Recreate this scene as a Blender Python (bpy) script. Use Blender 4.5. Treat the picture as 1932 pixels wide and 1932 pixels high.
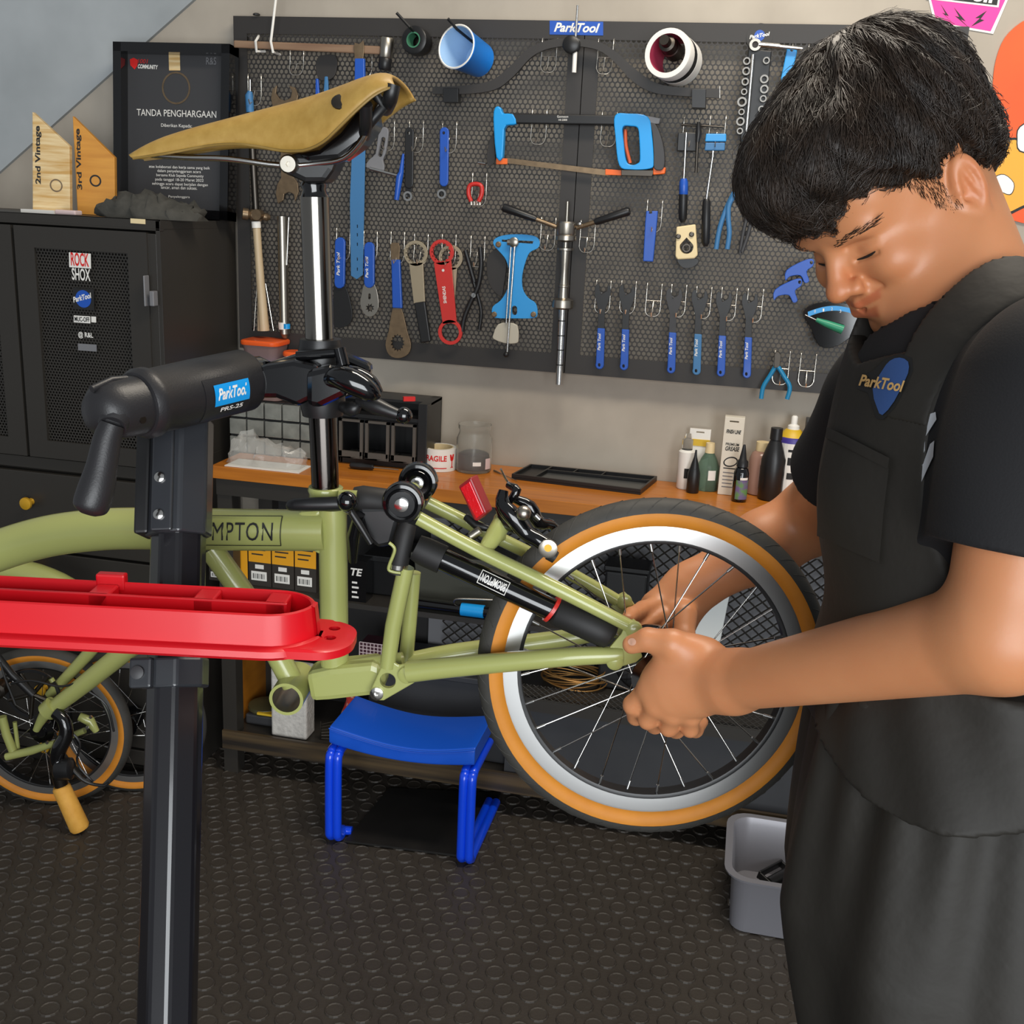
import bpy, bmesh, math, random
import numpy as np
from mathutils import Vector as V, Matrix, noise as mnoise
from mathutils.bvhtree import BVHTree
for o in list(bpy.data.objects): bpy.data.objects.remove(o)
random.seed(7); np.random.seed(7)
SC = bpy.context.scene; COL = SC.collection; R = math.radians; PI = math.pi

# ------------------------------------------------------------------ camera, sky, lights, exposure
FPX = 2050.0; CAMH = 1.518; YAW, PITCH, ROLL = R(11.7285), R(15.6), R(2.8238)
_f = V((-math.sin(YAW), math.cos(YAW), 0)); _r = V((math.cos(YAW), math.sin(YAW), 0)); _u = V((0, 0, 1))
CF = _f*math.cos(PITCH) - _u*math.sin(PITCH); _u2 = _u*math.cos(PITCH) + _f*math.sin(PITCH)
CR = _r*math.cos(ROLL) + _u2*math.sin(ROLL); CU = _u2*math.cos(ROLL) - _r*math.sin(ROLL)
CAM = V((0, 0, CAMH))
cd = bpy.data.cameras.new('camera'); cam = bpy.data.objects.new('camera', cd); COL.objects.link(cam)
cd.sensor_width = 36; cd.lens = 36*FPX/1932; cd.clip_start = 0.05
m = Matrix((CR, CU, -CF)).transposed().to_4x4(); m.translation = CAM; cam.matrix_world = m
SC.camera = cam
w = bpy.data.worlds.new('daylight'); SC.world = w; w.use_nodes = True
w.node_tree.nodes['Background'].inputs[0].default_value = (0.90, 0.95, 1.0, 1)
w.node_tree.nodes['Background'].inputs[1].default_value = 0.26
def area(name, loc, tgt, sx, sy, power, col):
    l = bpy.data.lights.new(name, 'AREA'); l.shape = 'RECTANGLE'; l.size = sx; l.size_y = sy; l.energy = power; l.color = col
    o = bpy.data.objects.new(name, l); COL.objects.link(o); o.location = loc
    o.rotation_euler = (V(tgt) - V(loc)).to_track_quat('-Z', 'Y').to_euler(); return o
# the open shopfront behind the photographer (cool highlights on mast, skin and apron) and the warm ceiling lamp that throws the pegboard's shadow down the wall
area('shopfront_offscreen', (0.95, -2.55, 1.4), (-0.1, 1.6, 0.95), 3.2, 2.4, 190, (0.93, 0.97, 1.0))
area('ceiling_lamp_offscreen', (0.2, 1.7, 2.95), (0.15, 1.95, 0), 1.3, 0.3, 37, (1.0, 0.90, 0.76))
SC.view_settings.view_transform = 'Standard'; SC.view_settings.look = 'None'
SC.view_settings.gamma = 1.0; SC.view_settings.use_curve_mapping = False; SC.view_settings.exposure = 0.0

# ------------------------------------------------------------------ pixel -> ray helpers (1932 x 1932 frame)
def ray(x, y): return CR*((x-966)/FPX) - CU*((y-966)/FPX) + CF
def atY(x, y, Y): d = ray(x, y); return CAM + d*(Y/d.y)
def atZ(x, y, z): d = ray(x, y); return CAM + d*((z-CAMH)/d.z)
def atD(x, y, dep): return CAM + ray(x, y)*dep
class PF:
    "a plane of the place: point o, horizontal direction a, normal n towards the room"
    def __init__(s, o, a, n): s.o = V(o); s.a = V(a).normalized(); s.n = V(n).normalized(); s.u = s.n.cross(s.a)
    def __call__(s, x, y, off=0.0):
        d = ray(x, y); return CAM + d*((s.o + s.n*off - CAM).dot(s.n)/d.dot(s.n))
    def px(s, x, y): # metres per pixel near there
        return (s(x+1, y) - s(x, y)).length
# ------------------------------------------------------------------ materials
def lin(h):
    if isinstance(h, str):
        h = h.lstrip('#'); c = [int(h[i:i+2], 16)/255 for i in (0, 2, 4)]
    else: c = h
    return tuple(x/12.92 if x <= .04045 else ((x+.055)/1.055)**2.4 for x in c) + (1,)
MATS = {}
def mat(name, col, rough=0.5, metal=0.0, col2=None, scale=20.0, mix=0.5, bump=0.0, bscale=None, trans=0.0, ior=1.45, alpha=1.0, coat=0.0, detail=4, stretch=None, emit=0, sheen=0.0, sub=0.0, contrast=1.0, spec=None):
    if name in MATS: return MATS[name]
    m = bpy.data.materials.new(name); m.use_nodes = True; nt = m.node_tree; b = nt.nodes['Principled BSDF']
    b.inputs['Base Color'].default_value = lin(col); b.inputs['Roughness'].default_value = rough; b.inputs['Metallic'].default_value = metal
    if trans: b.inputs['Transmission Weight'].default_value = trans; b.inputs['IOR'].default_value = ior
    if alpha < 1: b.inputs['Alpha'].default_value = alpha
    if coat: b.inputs['Coat Weight'].default_value = coat; b.inputs['Coat Roughness'].default_value = 0.08
    if sheen: b.inputs['Sheen Weight'].default_value = sheen; b.inputs['Sheen Roughness'].default_value = .6
    if sub: b.inputs['Subsurface Weight'].default_value = sub; b.inputs['Subsurface Radius'].default_value = (1, .35, .2); b.inputs['Subsurface Scale'].default_value = .008
    if spec is not None: b.inputs['Specular IOR Level'].default_value = spec
    if emit: b.inputs['Emission Color'].default_value = lin(col); b.inputs['Emission Strength'].default_value = emit
    if col2 or bump:
        tc = nt.nodes.new('ShaderNodeTexCoord'); mp = nt.nodes.new('ShaderNodeMapping'); nt.links.new(tc.outputs['Object'], mp.inputs[0])
        if stretch: mp.inputs['Scale'].default_value = stretch
        n = nt.nodes.new('ShaderNodeTexNoise'); n.inputs['Scale'].default_value = scale; n.inputs['Detail'].default_value = detail; nt.links.new(mp.outputs[0], n.inputs['Vector'])
        if col2:
            rp = nt.nodes.new('ShaderNodeValToRGB'); e = rp.color_ramp.elements
            e[0].position = max(0, .5-.25/contrast + (0.5-mix)*.4); e[1].position = min(1, .5+.25/contrast + (0.5-mix)*.4)
            e[0].color = lin(col); e[1].color = lin(col2)
            nt.links.new(n.outputs['Fac'], rp.inputs[0]); nt.links.new(rp.outputs[0], b.inputs['Base Color'])
        if bump:
            n2 = nt.nodes.new('ShaderNodeTexNoise'); n2.inputs['Scale'].default_value = bscale or scale; n2.inputs['Detail'].default_value = 3; nt.links.new(mp.outputs[0], n2.inputs['Vector'])
            bp = nt.nodes.new('ShaderNodeBump'); bp.inputs['Strength'].default_value = bump; bp.inputs['Distance'].default_value = .002
            nt.links.new(n2.outputs['Fac'], bp.inputs['Height']); nt.links.new(bp.outputs[0], b.inputs['Normal'])
    MATS[name] = m; return m
mat('concrete', '#958c80', .75, col2='#bab1a3', scale=3.4, detail=12, bump=.12, bscale=45, contrast=1.1, stretch=(1, 1, .8))
mat('concrete_cool', '#959a9c', .7, col2='#b4b9bb', scale=3.0, detail=12, bump=.1, bscale=45, contrast=1.1)
mat('rubber_floor', '#342e28', .55, col2='#3e3831', scale=9, bump=.25, bscale=160)
mat('black_steel', '#312e2a', .42, bump=.05, bscale=400)
mat('black_board', '#2e2b29', .5, bump=.03, bscale=300)
mat('black_plastic', '#1b1b1c', .38)
mat('black_matte', '#1c1b1b', .6)
mat('black_gloss', '#0b0b0d', .12, coat=.6)
mat('dark_grey', '#3a3a3c', .5)
mat('mid_grey', '#77777a', .5)
mat('chrome', '#d8d6d2', .18, 1.0)
mat('steel', '#aca69b', .33, 1.0)
mat('dark_steel', '#55504a', .38, 1.0)
mat('bronze_steel', '#8f7a60', .4, .75, col2='#76644f', scale=60)
mat('wire', '#e2ddd3', .25, .9)
mat('blue_vinyl', '#1857cc', .32, coat=.2)
mat('tool_blue', '#1c53b4', .38, coat=.15)
mat('sky_blue', '#2f97dc', .4)
mat('cyan_blue', '#149be6', .36, coat=.1)
mat('blue_strip', '#3d75a6', .5)
mat('cup_blue', '#1787ee', .3, coat=.2)
mat('white', '#ece9e2', .5)
mat('cream', '#e8d3a4', .5)
mat('orange', '#f06a20', .45)
mat('red', '#d8231f', .4)
mat('tool_red', '#c92d26', .4, coat=.2)
mat('tray_red', '#d20d1c', .38, coat=.12)
mat('ink', '#141414', .6)
mat('wood_tan', '#d9a24c', .55, col2='#bf8232', scale=6, stretch=(14, 14, 1), contrast=1)
mat('wood_plaque', '#d8993a', .5, col2='#c07f28', scale=5, stretch=(1.5, 1.5, 12))
mat('wood_plaque_pale', '#e6cfa0', .45, col2='#c59a55', scale=4, stretch=(2, 2, 22), contrast=1.6)
mat('wood_handle', '#d0bd9c', .45, col2='#b59c78', scale=12, stretch=(6, 6, .6))
mat('wood_dark_handle', '#94785f', .5, col2='#7a5d48', scale=12, stretch=(.6, 6, 6))
mat('brass', '#d8a52c', .35, .3)
mat('frame_green', '#a3a763', .28, coat=.45, bump=.02, bscale=200)
mat('tan_wall', '#d38724', .62, col2='#c47a1e', scale=25, bump=.06, bscale=300)
mat('tyre_rubber', '#33322f', .66, col2='#3d3b37', scale=30, bump=.15, bscale=120)
mat('rim_silver', '#b4b4b3', .34, .95)
mat('leather', '#a17d38', .48, col2='#b28f49', scale=70, bump=.12, bscale=220)
mat('clear_plastic', '#f2f2ee', .12, trans=.92, ior=1.2)
mat('clear_film', '#e6e6e0', .12, alpha=.22, bump=.5, bscale=60, coat=.5)
mat('glass_green', '#7f9a86', .15, trans=.6, ior=1.2)
mat('grey_tub', '#8b8a90', .38, .25)

# ------------------------------------------------------------------ mesh collector
def frame_of(d):
    d = V(d).normalized(); a = V((0, 0, 1)) if abs(d.z) < .9 else V((1, 0, 0))
    x = d.cross(a).normalized(); y = d.cross(x).normalized(); return x, y, d
class MB:
    def __init__(s): s.v = []; s.f = []
    def add(s, vs, fs): k = len(s.v); s.v += [V(p) for p in vs]; s.f += [tuple(i+k for i in f) for f in fs]; return s
    def box(s, c, size, rot=None):
        c = V(c); h = V(size)/2; M = rot if rot is not None else Matrix.Identity(3)
        vs = [c + M @ V((h.x*i, h.y*j, h.z*k)) for i in (-1, 1) for j in (-1, 1) for k in (-1, 1)]
        return s.add(vs, [(0, 1, 3, 2), (4, 6, 7, 5), (0, 4, 5, 1), (2, 3, 7, 6), (0, 2, 6, 4), (1, 5, 7, 3)])
    def bounds(s, a, b): a = V(a); b = V(b); return s.box((a+b)/2, (abs(b.x-a.x), abs(b.y-a.y), abs(b.z-a.z)))
    def hexa(s, p): # 8 points: 4 of one face, 4 of the other in the same order
        return s.add(p, [(0, 3, 2, 1), (4, 5, 6, 7), (0, 1, 5, 4), (1, 2, 6, 5), (2, 3, 7, 6), (3, 0, 4, 7)])
    def prism(s, pts, d): # planar outline, extruded by vector d
        d = V(d); n = len(pts); a = [V(p) for p in pts]; b = [p + d for p in a]
        return s.add(a+b, [tuple(range(n-1, -1, -1)), tuple(range(n, 2*n))] + [(i, (i+1) % n, n+(i+1) % n, n+i) for i in range(n)])
    def ring(s, outer, inner, d): # two loops of equal count
        d = V(d); n = len(outer); L = [V(p) for p in outer] + [V(p) for p in inner]; L = L + [p + d for p in L]; f = []
        for i in range(n):
            j = (i+1) % n
            f += [(j, i, n+i, n+j), (2*n+i, 2*n+j, 3*n+j, 3*n+i), (i, j, 2*n+j, 2*n+i), (n+j, n+i, 3*n+i, 3*n+j)]
        return s.add(L, f)
    def tube(s, pts, r, seg=10, closed=False, cap=True, sq=1.0, up=None):
        pts = [V(p) for p in pts]; n = len(pts); rs = r if isinstance(r, (list, tuple)) else [r]*n; vs = []; fs = []; px = None
        for i, p in enumerate(pts):
            if closed: t = (pts[(i+1) % n] - pts[i-1])
            else: t = pts[min(i+1, n-1)] - pts[max(i-1, 0)]
            if t.length < 1e-9: t = V((0, 0, 1))
            t.normalize()
            if px is None: x = frame_of(t)[0] if up is None else (V(up) - t*V(up).dot(t)).normalized()
            else: x = (px - t*px.dot(t)); x = x.normalized() if x.length > 1e-6 else frame_of(t)[0]
            y = t.cross(x); px = x
            for k in range(seg): a = 2*PI*k/seg; vs.append(p + x*(math.cos(a)*rs[i]) + y*(math.sin(a)*rs[i]*sq))
        m_ = n if closed else n-1
        for i in range(m_):
            for k in range(seg):
                a = i*seg+k; b = i*seg+(k+1) % seg; c = ((i+1) % n)*seg; fs.append((a, b, c+(k+1) % seg, c+k))
        if cap and not closed: fs += [tuple(range(seg-1, -1, -1)), tuple(range((n-1)*seg, n*seg))]
        return s.add(vs, fs)
    def lathe(s, prof, o, d, seg=24, cap=True, xdir=None, sq=1.0): # prof: (along, radius)
        o = V(o); x, y, d = frame_of(d)
        if xdir is not None: x = V(xdir); x = (x - d*x.dot(d)).normalized(); y = d.cross(x)
        vs = []; fs = []; n = len(prof)
        for (h, r) in prof:
            for k in range(seg): a = 2*PI*k/seg; vs.append(o + d*h + x*(r*math.cos(a)) + y*(r*sq*math.sin(a)))
        for i in range(n-1):
            for k in range(seg): a = i*seg+k; b = i*seg+(k+1) % seg; fs.append((a, b, b+seg, a+seg))
        if cap:
            if prof[0][1] > 1e-6: fs.append(tuple(range(seg-1, -1, -1)))
            if prof[-1][1] > 1e-6: fs.append(tuple(range((n-1)*seg, n*seg)))
        return s.add(vs, fs)
    def ball(s, c, r, seg=16, rings=10, rot=None):
        c = V(c); r = V((r, r, r)) if not hasattr(r, '__len__') else V(r); M = rot if rot is not None else Matrix.Identity(3); vs = []; fs = []
        for i in range(rings+1):
            t = PI*i/rings
            for k in range(seg):
                a = 2*PI*k/seg; vs.append(c + M @ V((r.x*math.sin(t)*math.cos(a), r.y*math.sin(t)*math.sin(a), r.z*math.cos(t))))
        for i in range(rings):
            for k in range(seg): a = i*seg+k; b = i*seg+(k+1) % seg; fs.append((a, a+seg, b+seg, b))
        return s.add(vs, fs)
    def sweep(s, loops, cap=True): # equal-count loops skinned together
        n = len(loops[0]); vs = [p for L in loops for p in L]; fs = []
        for i in range(len(loops)-1):
            for k in range(n): a = i*n+k; b = i*n+(k+1) % n; fs.append((a, b, b+n, a+n))
        if cap: fs += [tuple(range(n-1, -1, -1)), tuple(range((len(loops)-1)*n, len(loops)*n))]
        return s.add(vs, fs)
WO = {}
def props(o, label, cat, group, kind):
    if label: o['label'] = label
    if cat: o['category'] = cat
    if group: o['group'] = group
    if kind: o['kind'] = kind
def thing(name, label, cat, loc, group=None, kind=None):
    o = bpy.data.objects.new(name, None); COL.objects.link(o); o.empty_display_size = .05; o.location = V(loc); WO[o.name] = V(loc); props(o, label, cat, group, kind); return o
def obj(name, mb, mt, parent=None, label=None, cat=None, group=None, kind=None, smooth=None, bev=0, bseg=2, weld=True):
    me = bpy.data.meshes.new(name); vs = mb.v
    if parent is not None: org = WO[parent.name]
    else:
        xs = [p.x for p in vs]; ys = [p.y for p in vs]; zs = [p.z for p in vs]; org = V(((min(xs)+max(xs))/2, (min(ys)+max(ys))/2, min(zs)))
    me.from_pydata([tuple(p - org) for p in vs], [], mb.f)
    if weld:
        bm = bmesh.new(); bm.from_mesh(me); bmesh.ops.remove_doubles(bm, verts=bm.verts, dist=1e-6); bmesh.ops.recalc_face_normals(bm, faces=bm.faces); bm.to_mesh(me); bm.free()
    me.materials.append(MATS[mt] if isinstance(mt, str) else mt)
    o = bpy.data.objects.new(name, me); COL.objects.link(o)
    if smooth is not None:
        me.shade_smooth()
        if smooth < 180: me.set_sharp_from_angle(angle=R(smooth))
    if bev:
        md = o.modifiers.new('bevel', 'BEVEL'); md.width = bev; md.segments = bseg; md.limit_method = 'ANGLE'; md.angle_limit = R(35)
    if parent is not None: o.parent = parent; WO[o.name] = org
    else: o.location = org; WO[o.name] = org
    props(o, label, cat, group, kind); return o
def copy_obj(o, loc, parent=None):
    c = o.copy(); COL.objects.link(c); c.location = V(loc); return c
def cut(o, mb):
    "real hole: subtract a closed shape (world coordinates) from a mesh object, baking its modifiers"
    me = bpy.data.meshes.new('c'); me.from_pydata([tuple(p) for p in mb.v], [], mb.f); bm = bmesh.new(); bm.from_mesh(me); bmesh.ops.recalc_face_normals(bm, faces=bm.faces); bm.to_mesh(me); bm.free()
    c = bpy.data.objects.new('c', me); COL.objects.link(c); md = o.modifiers.new('cut', 'BOOLEAN'); md.operation = 'DIFFERENCE'; md.object = c; md.solver = 'EXACT'
    dg = bpy.context.evaluated_depsgraph_get(); dg.update(); nm = bpy.data.meshes.new_from_object(o.evaluated_get(dg)); o.modifiers.clear(); old = o.data
    if len(nm.polygons) > 3: nm.name = old.name; o.data = nm
    bpy.data.objects.remove(c); bpy.data.meshes.remove(me); return o
# ------------------------------------------------------------------ lettering (flat print as thin meshes)
_tc = {}
def glyphs(txt, shear=0.0, bold=0.0, space=1.0):
    key = (txt, shear, bold, space)
    if key in _tc: return _tc[key]
    cu = bpy.data.curves.new('t', 'FONT'); cu.body = txt; cu.size = 1; cu.shear = shear; cu.offset = bold; cu.space_character = space; cu.resolution_u = 3
    o = bpy.data.objects.new('t', cu); COL.objects.link(o); dg = bpy.context.evaluated_depsgraph_get()
    me = bpy.data.meshes.new_from_object(o.evaluated_get(dg)); vs = [v.co.copy() for v in me.vertices]; fs = [tuple(p.vertices) for p in me.polygons]
    bpy.data.objects.remove(o); bpy.data.curves.remove(cu); bpy.data.meshes.remove(me)
    x0 = min(v.x for v in vs); x1 = max(v.x for v in vs); y0 = min(v.y for v in vs); y1 = max(v.y for v in vs)
    _tc[key] = ([((v.x-x0)/(x1-x0), (v.y-y0)/(y1-y0)) for v in vs], fs, (x1-x0)/(y1-y0)); return _tc[key]
def text_to(mb, txt, fn, shear=0, bold=0, space=1): # fn(s,t) with s,t in 0..1 -> point
    vs, fs, asp = glyphs(txt, shear, bold, space); return mb.add([fn(a, b) for a, b in vs], fs)
def text_quad(mb, txt, p00, p10, p01, shear=0, bold=0, space=1, lift=None):
    p00 = V(p00); ex = V(p10)-p00; ey = V(p01)-p00; n = ex.cross(ey).normalized()*(lift or 0)
    return text_to(mb, txt, lambda a, b: p00 + ex*a + ey*b + n, shear, bold, space)
def circ(F, cx, cy, r, off, n=24, ry=None, a0=0):
    c = F(cx, cy, off); k = F.px(cx, cy); ry = ry or r
    return [c + F.a*(r*k*math.cos(a0+2*PI*i/n)) + F.u*(ry*k*math.sin(a0+2*PI*i/n)) for i in range(n)]
def pprism(mb, F, pts, o0, o1): # outline in photo pixels, laid on plane F between offsets o0 and o1
    return mb.prism([F(x, y, o1) for x, y in pts], F.n*(o0-o1))
def pring(mb, F, cx, cy, r0, r1, o0, o1, n=24):
    k = F.px(cx, cy); c = F(cx, cy, o1)
    L = lambda r: [c + F.a*(r*k*math.cos(2*PI*i/n)) + F.u*(r*k*math.sin(2*PI*i/n)) for i in range(n)]
    return mb.ring(L(r0), L(r1), F.n*(o0-o1))
def smooth_pts(p, k=3, closed=False):
    out = []; n = len(p); P = [V(q) if len(q) == 3 else V((q[0], q[1], 0)) for q in p]; two = len(p[0]) == 2
    for i in range(n if closed else n-1):
        a = P[i-1] if (closed or i > 0) else P[i]; b = P[i]; c = P[(i+1) % n]; d = P[(i+2) % n] if (closed or i+2 < n) else P[(i+1) % n]
        for j in range(k):
            t = j/k; out.append(.5*((2*b) + (c-a)*t + (2*a-5*b+4*c-d)*t*t + (3*b-a-3*c+d)*t**3))
    if not closed: out.append(P[-1])
    return [(q.x, q.y) for q in out] if two else out
def arc_pts(F, cx, cy, r, a0, a1, off, n=16, ry=None):
    c = F(cx, cy, off); k = F.px(cx, cy); ry = ry or r
    return [c + F.a*(r*k*math.cos(R(a0+(a1-a0)*i/n))) + F.u*(ry*k*math.sin(R(a0+(a1-a0)*i/n))) for i in range(n+1)]
# ------------------------------------------------------------------ the room shell
WY = 2.75; BT = 0.86; BF = 2.442
m = MB().bounds((-3.6, WY, -.02), (2.6, WY+.12, 3.1)); obj('wall_back', m, 'concrete', kind='structure')
m = MB().bounds((-3.6, -2.6, -.05), (2.6, WY+.12, 0)); floor = obj('floor', m, 'rubber_floor', kind='structure')
# rising plaster slab of the stair on the back wall
a = V((-2.055, WY, CAMH+.023)); b = V((-1.452, WY, CAMH+.469)); dl = (b-a)/(b.x-a.x)
p0 = a + dl*(-3.6-a.x); p1 = a + dl*(0.05-a.x)
m = MB().prism([p0, p1, V((-3.6, WY, p1.z))], (0, -.012, 0)); obj('wall_stair', m, 'concrete_cool', kind='structure')
# rubber coins of the floor
xs = []; m = MB(); pit = .055; row = 0; y = .62; rr = .0195
prof = [(0, rr+.0014), (.0032, rr), (.0038, rr-.0012), (.0022, rr-.0034)]
vs = []; fs = []; seg = 14; base = []
for (h, r) in prof:
    for k in range(seg): base.append((r*math.cos(2*PI*k/seg), r*math.sin(2*PI*k/seg), h))
bf = []
for i in range(3):
    for k in range(seg): bf.append((i*seg+k, i*seg+(k+1) % seg, (i+1)*seg+(k+1) % seg, (i+1)*seg+k))
bf.append(tuple(range(3*seg, 4*seg)))
cen = []
while y < 2.72:
    x = -2.3 + (pit/2 if row % 2 else 0)
    while x < 1.15:
        if x > -.95*y-.35 and x < .55*y+.35: cen.append((x, y))
        x += pit
    y += pit*.87; row += 1
for (x, y) in cen:
    k = len(vs); vs += [V((x+p[0], y+p[1], p[2])) for p in base]; fs += [tuple(i+k for i in f) for f in bf]
m.v = vs; m.f = fs
obj('rubber_coin', m, 'rubber_floor', parent=floor, kind='stuff', weld=False)
def hexplate(x0, x1, z0, z1, Y, pitch, r, th=.0018, ok=None, ry=None):
    "perforated steel sheet facing the room (-Y), staggered holes"
    m = MB(); vs = []; fs = []; ro = pitch/math.sqrt(3); row = 0; z = z0 + ro
    cs = [(math.sin(PI/3*k), math.cos(PI/3*k)) for k in range(6)]
    while z < z1 - ro*.6:
        x = x0 + pitch/2 + (pitch/2 if row % 2 else 0)
        while x < x1 - pitch*.45:
            hole = ok is None or ok(x, z); k = len(vs)
            vs += [(x+ro*c[0], Y, z+ro*c[1]) for c in cs]
            if hole:
                vs += [(x+r*c[0], Y, z+r*c[1]) for c in cs]; vs += [(x+r*c[0], Y+th, z+r*c[1]) for c in cs]
                for i in range(6): j = (i+1) % 6; fs += [(k+i, k+j, k+6+j, k+6+i), (k+6+i, k+6+j, k+12+j, k+12+i)]
            else: fs.append(tuple(k+i for i in range(6)))
            x += pitch
        z += pitch*.866; row += 1
    m.v = [V(p) for p in vs]; m.f = fs; return m
def lattice(x0, x1, z0, z1, Y, px, pz, r):
    "expanded metal: diamond strands"
    m = MB()
    n = int((x1-x0)/px)+int((z1-z0)/pz)+2
    for s in (1, -1):
        for i in range(-n, n+1):
            # line x = x0 + i*px + s*(z-z0)*px/pz
            z_a, z_b = z0, z1; f = lambda z: x0 + i*px + s*(z-z0)*px/pz
            g = lambda x: z0 + (x - x0 - i*px)*s*pz/px
            za, zb = sorted((g(x0), g(x1))); za = max(za, z0); zb = min(zb, z1)
            if zb - za > .004: m.tube([(f(za), Y, za), (f(zb), Y, zb)], r, 4, cap=False)
    return m
# ------------------------------------------------------------------ steel locker cabinet
CY = 2.35; CX0, CX1, CT = -2.27, -1.348, 1.452
FC = PF((0, CY, 0), (1, 0, 0), (0, -1, 0))
cab = thing('locker_cabinet', 'tall black steel locker cabinet with mesh door, stickers and brass knobs', 'cabinet', ((CX0+CX1)/2, 2.54, 0))
m = MB(); zq = FC(150, 428).z; zb = FC(150, 872).z
m.bounds((CX0, CY+.012, 0), (CX1, 2.73, .03)); m.bounds((CX0, CY, CT-.02), (CX1, 2.73, CT)); m.bounds((CX1-.012, CY, 0), (CX1, 2.73, CT)); m.bounds((CX0, CY, 0), (CX0+.012, 2.73, CT))
m.bounds((CX0, 2.715, 0), (CX1, 2.73, CT)); m.bounds((CX0, CY, zq), (CX1, CY+.02, CT-.018)); m.bounds((CX0, CY+.004, zb-.03), (CX1, 2.72, zb)); m.bounds((CX1-.045, CY, 0), (CX1-.01, CY+.02, CT-.03))
m.bounds((CX0, CY+.03, 0), (CX1, CY+.04, zb-.03))
obj('body', m, 'black_steel', cab, bev=.0015)
xs_ = FC(285, 600).x; xm = FC(38, 600).x
def door(xa, xb, nm):
    z0, z1 = zb+.004, zq-.004; m = MB(); mx0 = xa+.052; mx1 = xb-.05; mz0 = FC(170, 838).z; mz1 = FC(150, 472).z
    for q in (((xa, z0), (mx0, z1)), ((mx1, z0), (xb, z1)), ((mx0, z0), (mx1, mz0)), ((mx0, mz1), (mx1, z1))): m.bounds((q[0][0], CY-.006, q[0][1]), (q[1][0], CY+.014, q[1][1]))
    d = obj(nm, m, 'black_steel', cab)
    obj('mesh_panel', hexplate(mx0-.004, mx1+.006, mz0-.004, mz1+.006, CY+.002, .0082, .0029), 'black_steel', d)
    return d
dr = door(xm+.004, xs_, 'door'); dl_ = door(CX0+.014, xm-.004, 'door')
m = MB().bounds(FC(272, 520, .028), FC(281, 577, .006)); m.bounds(FC(281, 549, .024), FC(299, 577, .004)); obj('latch', m, 'mid_grey', dr, bev=.002)
def plate(F, x0, y0, x1, y1, off=.0075, th=.0008): return pprism(MB(), F, [(x0, y0), (x1, y0+(x1-x0)*.065), (x1+(y1-y0)*.02, y1+(x1-x0)*.07), (x0+(y1-y0)*.02, y1)], off-th, off)
def label_text(F, txt, xa, ya, xb, yb, h, off, mt, parent, name='lettering', shear=0, bold=0, space=1): # baseline from (xa,ya) to (xb,yb), height h px
    a = F(xa, ya, off); b = F(xb, yb, off); e = (b-a).normalized(); up = F.n.cross(e); hh = h*F.px(xa, ya)
    mb = text_quad(MB(), txt, a, b, a+up*hh, shear, bold, space); return obj(name, mb, mt, parent, weld=False)
obj('sticker', plate(FC, 130, 476, 171, 504), 'white', dr, label='white sticker plate'); label_text(FC, 'ROCK', 134, 501, 168, 504, 22, .0082, 'red', dr, bold=.02)
label_text(FC, 'SHOX', 136, 528, 171, 531, 20, .0082, 'white', dr, bold=.02)
obj('sticker', plate(FC, 137, 543, 177, 583, .0072), 'black_matte', dr)
obj('sticker', MB().prism(circ(FC, 157, 564, 14.5, .0082), FC.n*-.0006), 'tool_blue', dr, label='round blue sticker')
label_text(FC, 'ParkTool', 139, 571, 174, 562, 9, .0086, 'white', dr, shear=.3, bold=.03)
obj('sticker', plate(FC, 139, 595, 170, 608), 'white', dr); label_text(FC, 'MUC-OFF', 141, 606, 169, 608, 8, .0082, 'ink', dr, bold=.02)
obj('sticker', plate(FC, 172, 597, 181, 608), 'white', dr)
label_text(FC, '@ R&L', 148, 638, 176, 640, 11, .0082, 'white', dr, bold=.02)
obj('sticker', plate(FC, 147, 648, 182, 661), 'mid_grey', dr); obj('sticker', plate(FC, 246, 412, 274, 421, .002), 'cream', cab, label='small cream name sticker')
# drawers with brass knobs
zz = [zb-.034, FC(62, 1036).z, FC(62, 1200).z, FC(62, 1380).z, .04]
for i in range(4):
    d = obj('drawer', MB().bounds((CX0+.014, CY-.006, zz[i+1]+.004), (CX1-.046, CY+.016, zz[i]-.003)), 'black_steel', cab, bev=.002)
    zk = FC(62, 945).z if i == 0 else FC(70, 1068).z if i == 1 else (zz[i]+zz[i+1])/2
    for kx in ((FC(62, 945).x, CX0+.18) if i < 2 else (FC(62, 945).x,)):
        obj('knob', MB().lathe([(0, .009), (.008, .007), (.014, .012), (.02, .0165), (.026, .0155), (.028, .009), (.0285, 0)], (kx, CY-.006, zk), (0, -1, 0), 18), 'brass', d, smooth=50)
# ------------------------------------------------------------------ things on the cabinet
FR = PF((0, 2.64, CT), (1, 0, 0), (0, -1, .08))
fr = thing('framed_certificate', 'tall black framed award certificate with white print leaning on wall', 'certificate', (FR(330, 410).x, 2.66, CT))
A, B_, C_, D_ = (208, 80), (440, 84), (446, 424), (233, 405)
def inset(q, d): cx = sum(p[0] for p in q)/4; cy = sum(p[1] for p in q)/4; return [(p[0]+(d if p[0] < cx else -d), p[1]+(d if p[1] < cy else -d)) for p in q]
qo = [FR(225, 84, .0), FR(437, 84, .0)]; zt_, xl, xr = FR(330, 84).z, FR(222, 250).x, FR(438, 250).x
def FRP(x, z, off=0): return V((x, 0, z)) + V((0, (FR.o - V((x, 0, z))).dot(FR.n)/FR.n.y, 0)) + FR.n*off
def frq(x0, z0, x1, z1, o0, o1): return [FRP(x0, z0, o0), FRP(x1, z0, o0), FRP(x1, z1, o0), FRP(x0, z1, o0), FRP(x0, z0, o1), FRP(x1, z0, o1), FRP(x1, z1, o1), FRP(x0, z1, o1)]
z0_ = CT+.001; bw = .022
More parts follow.
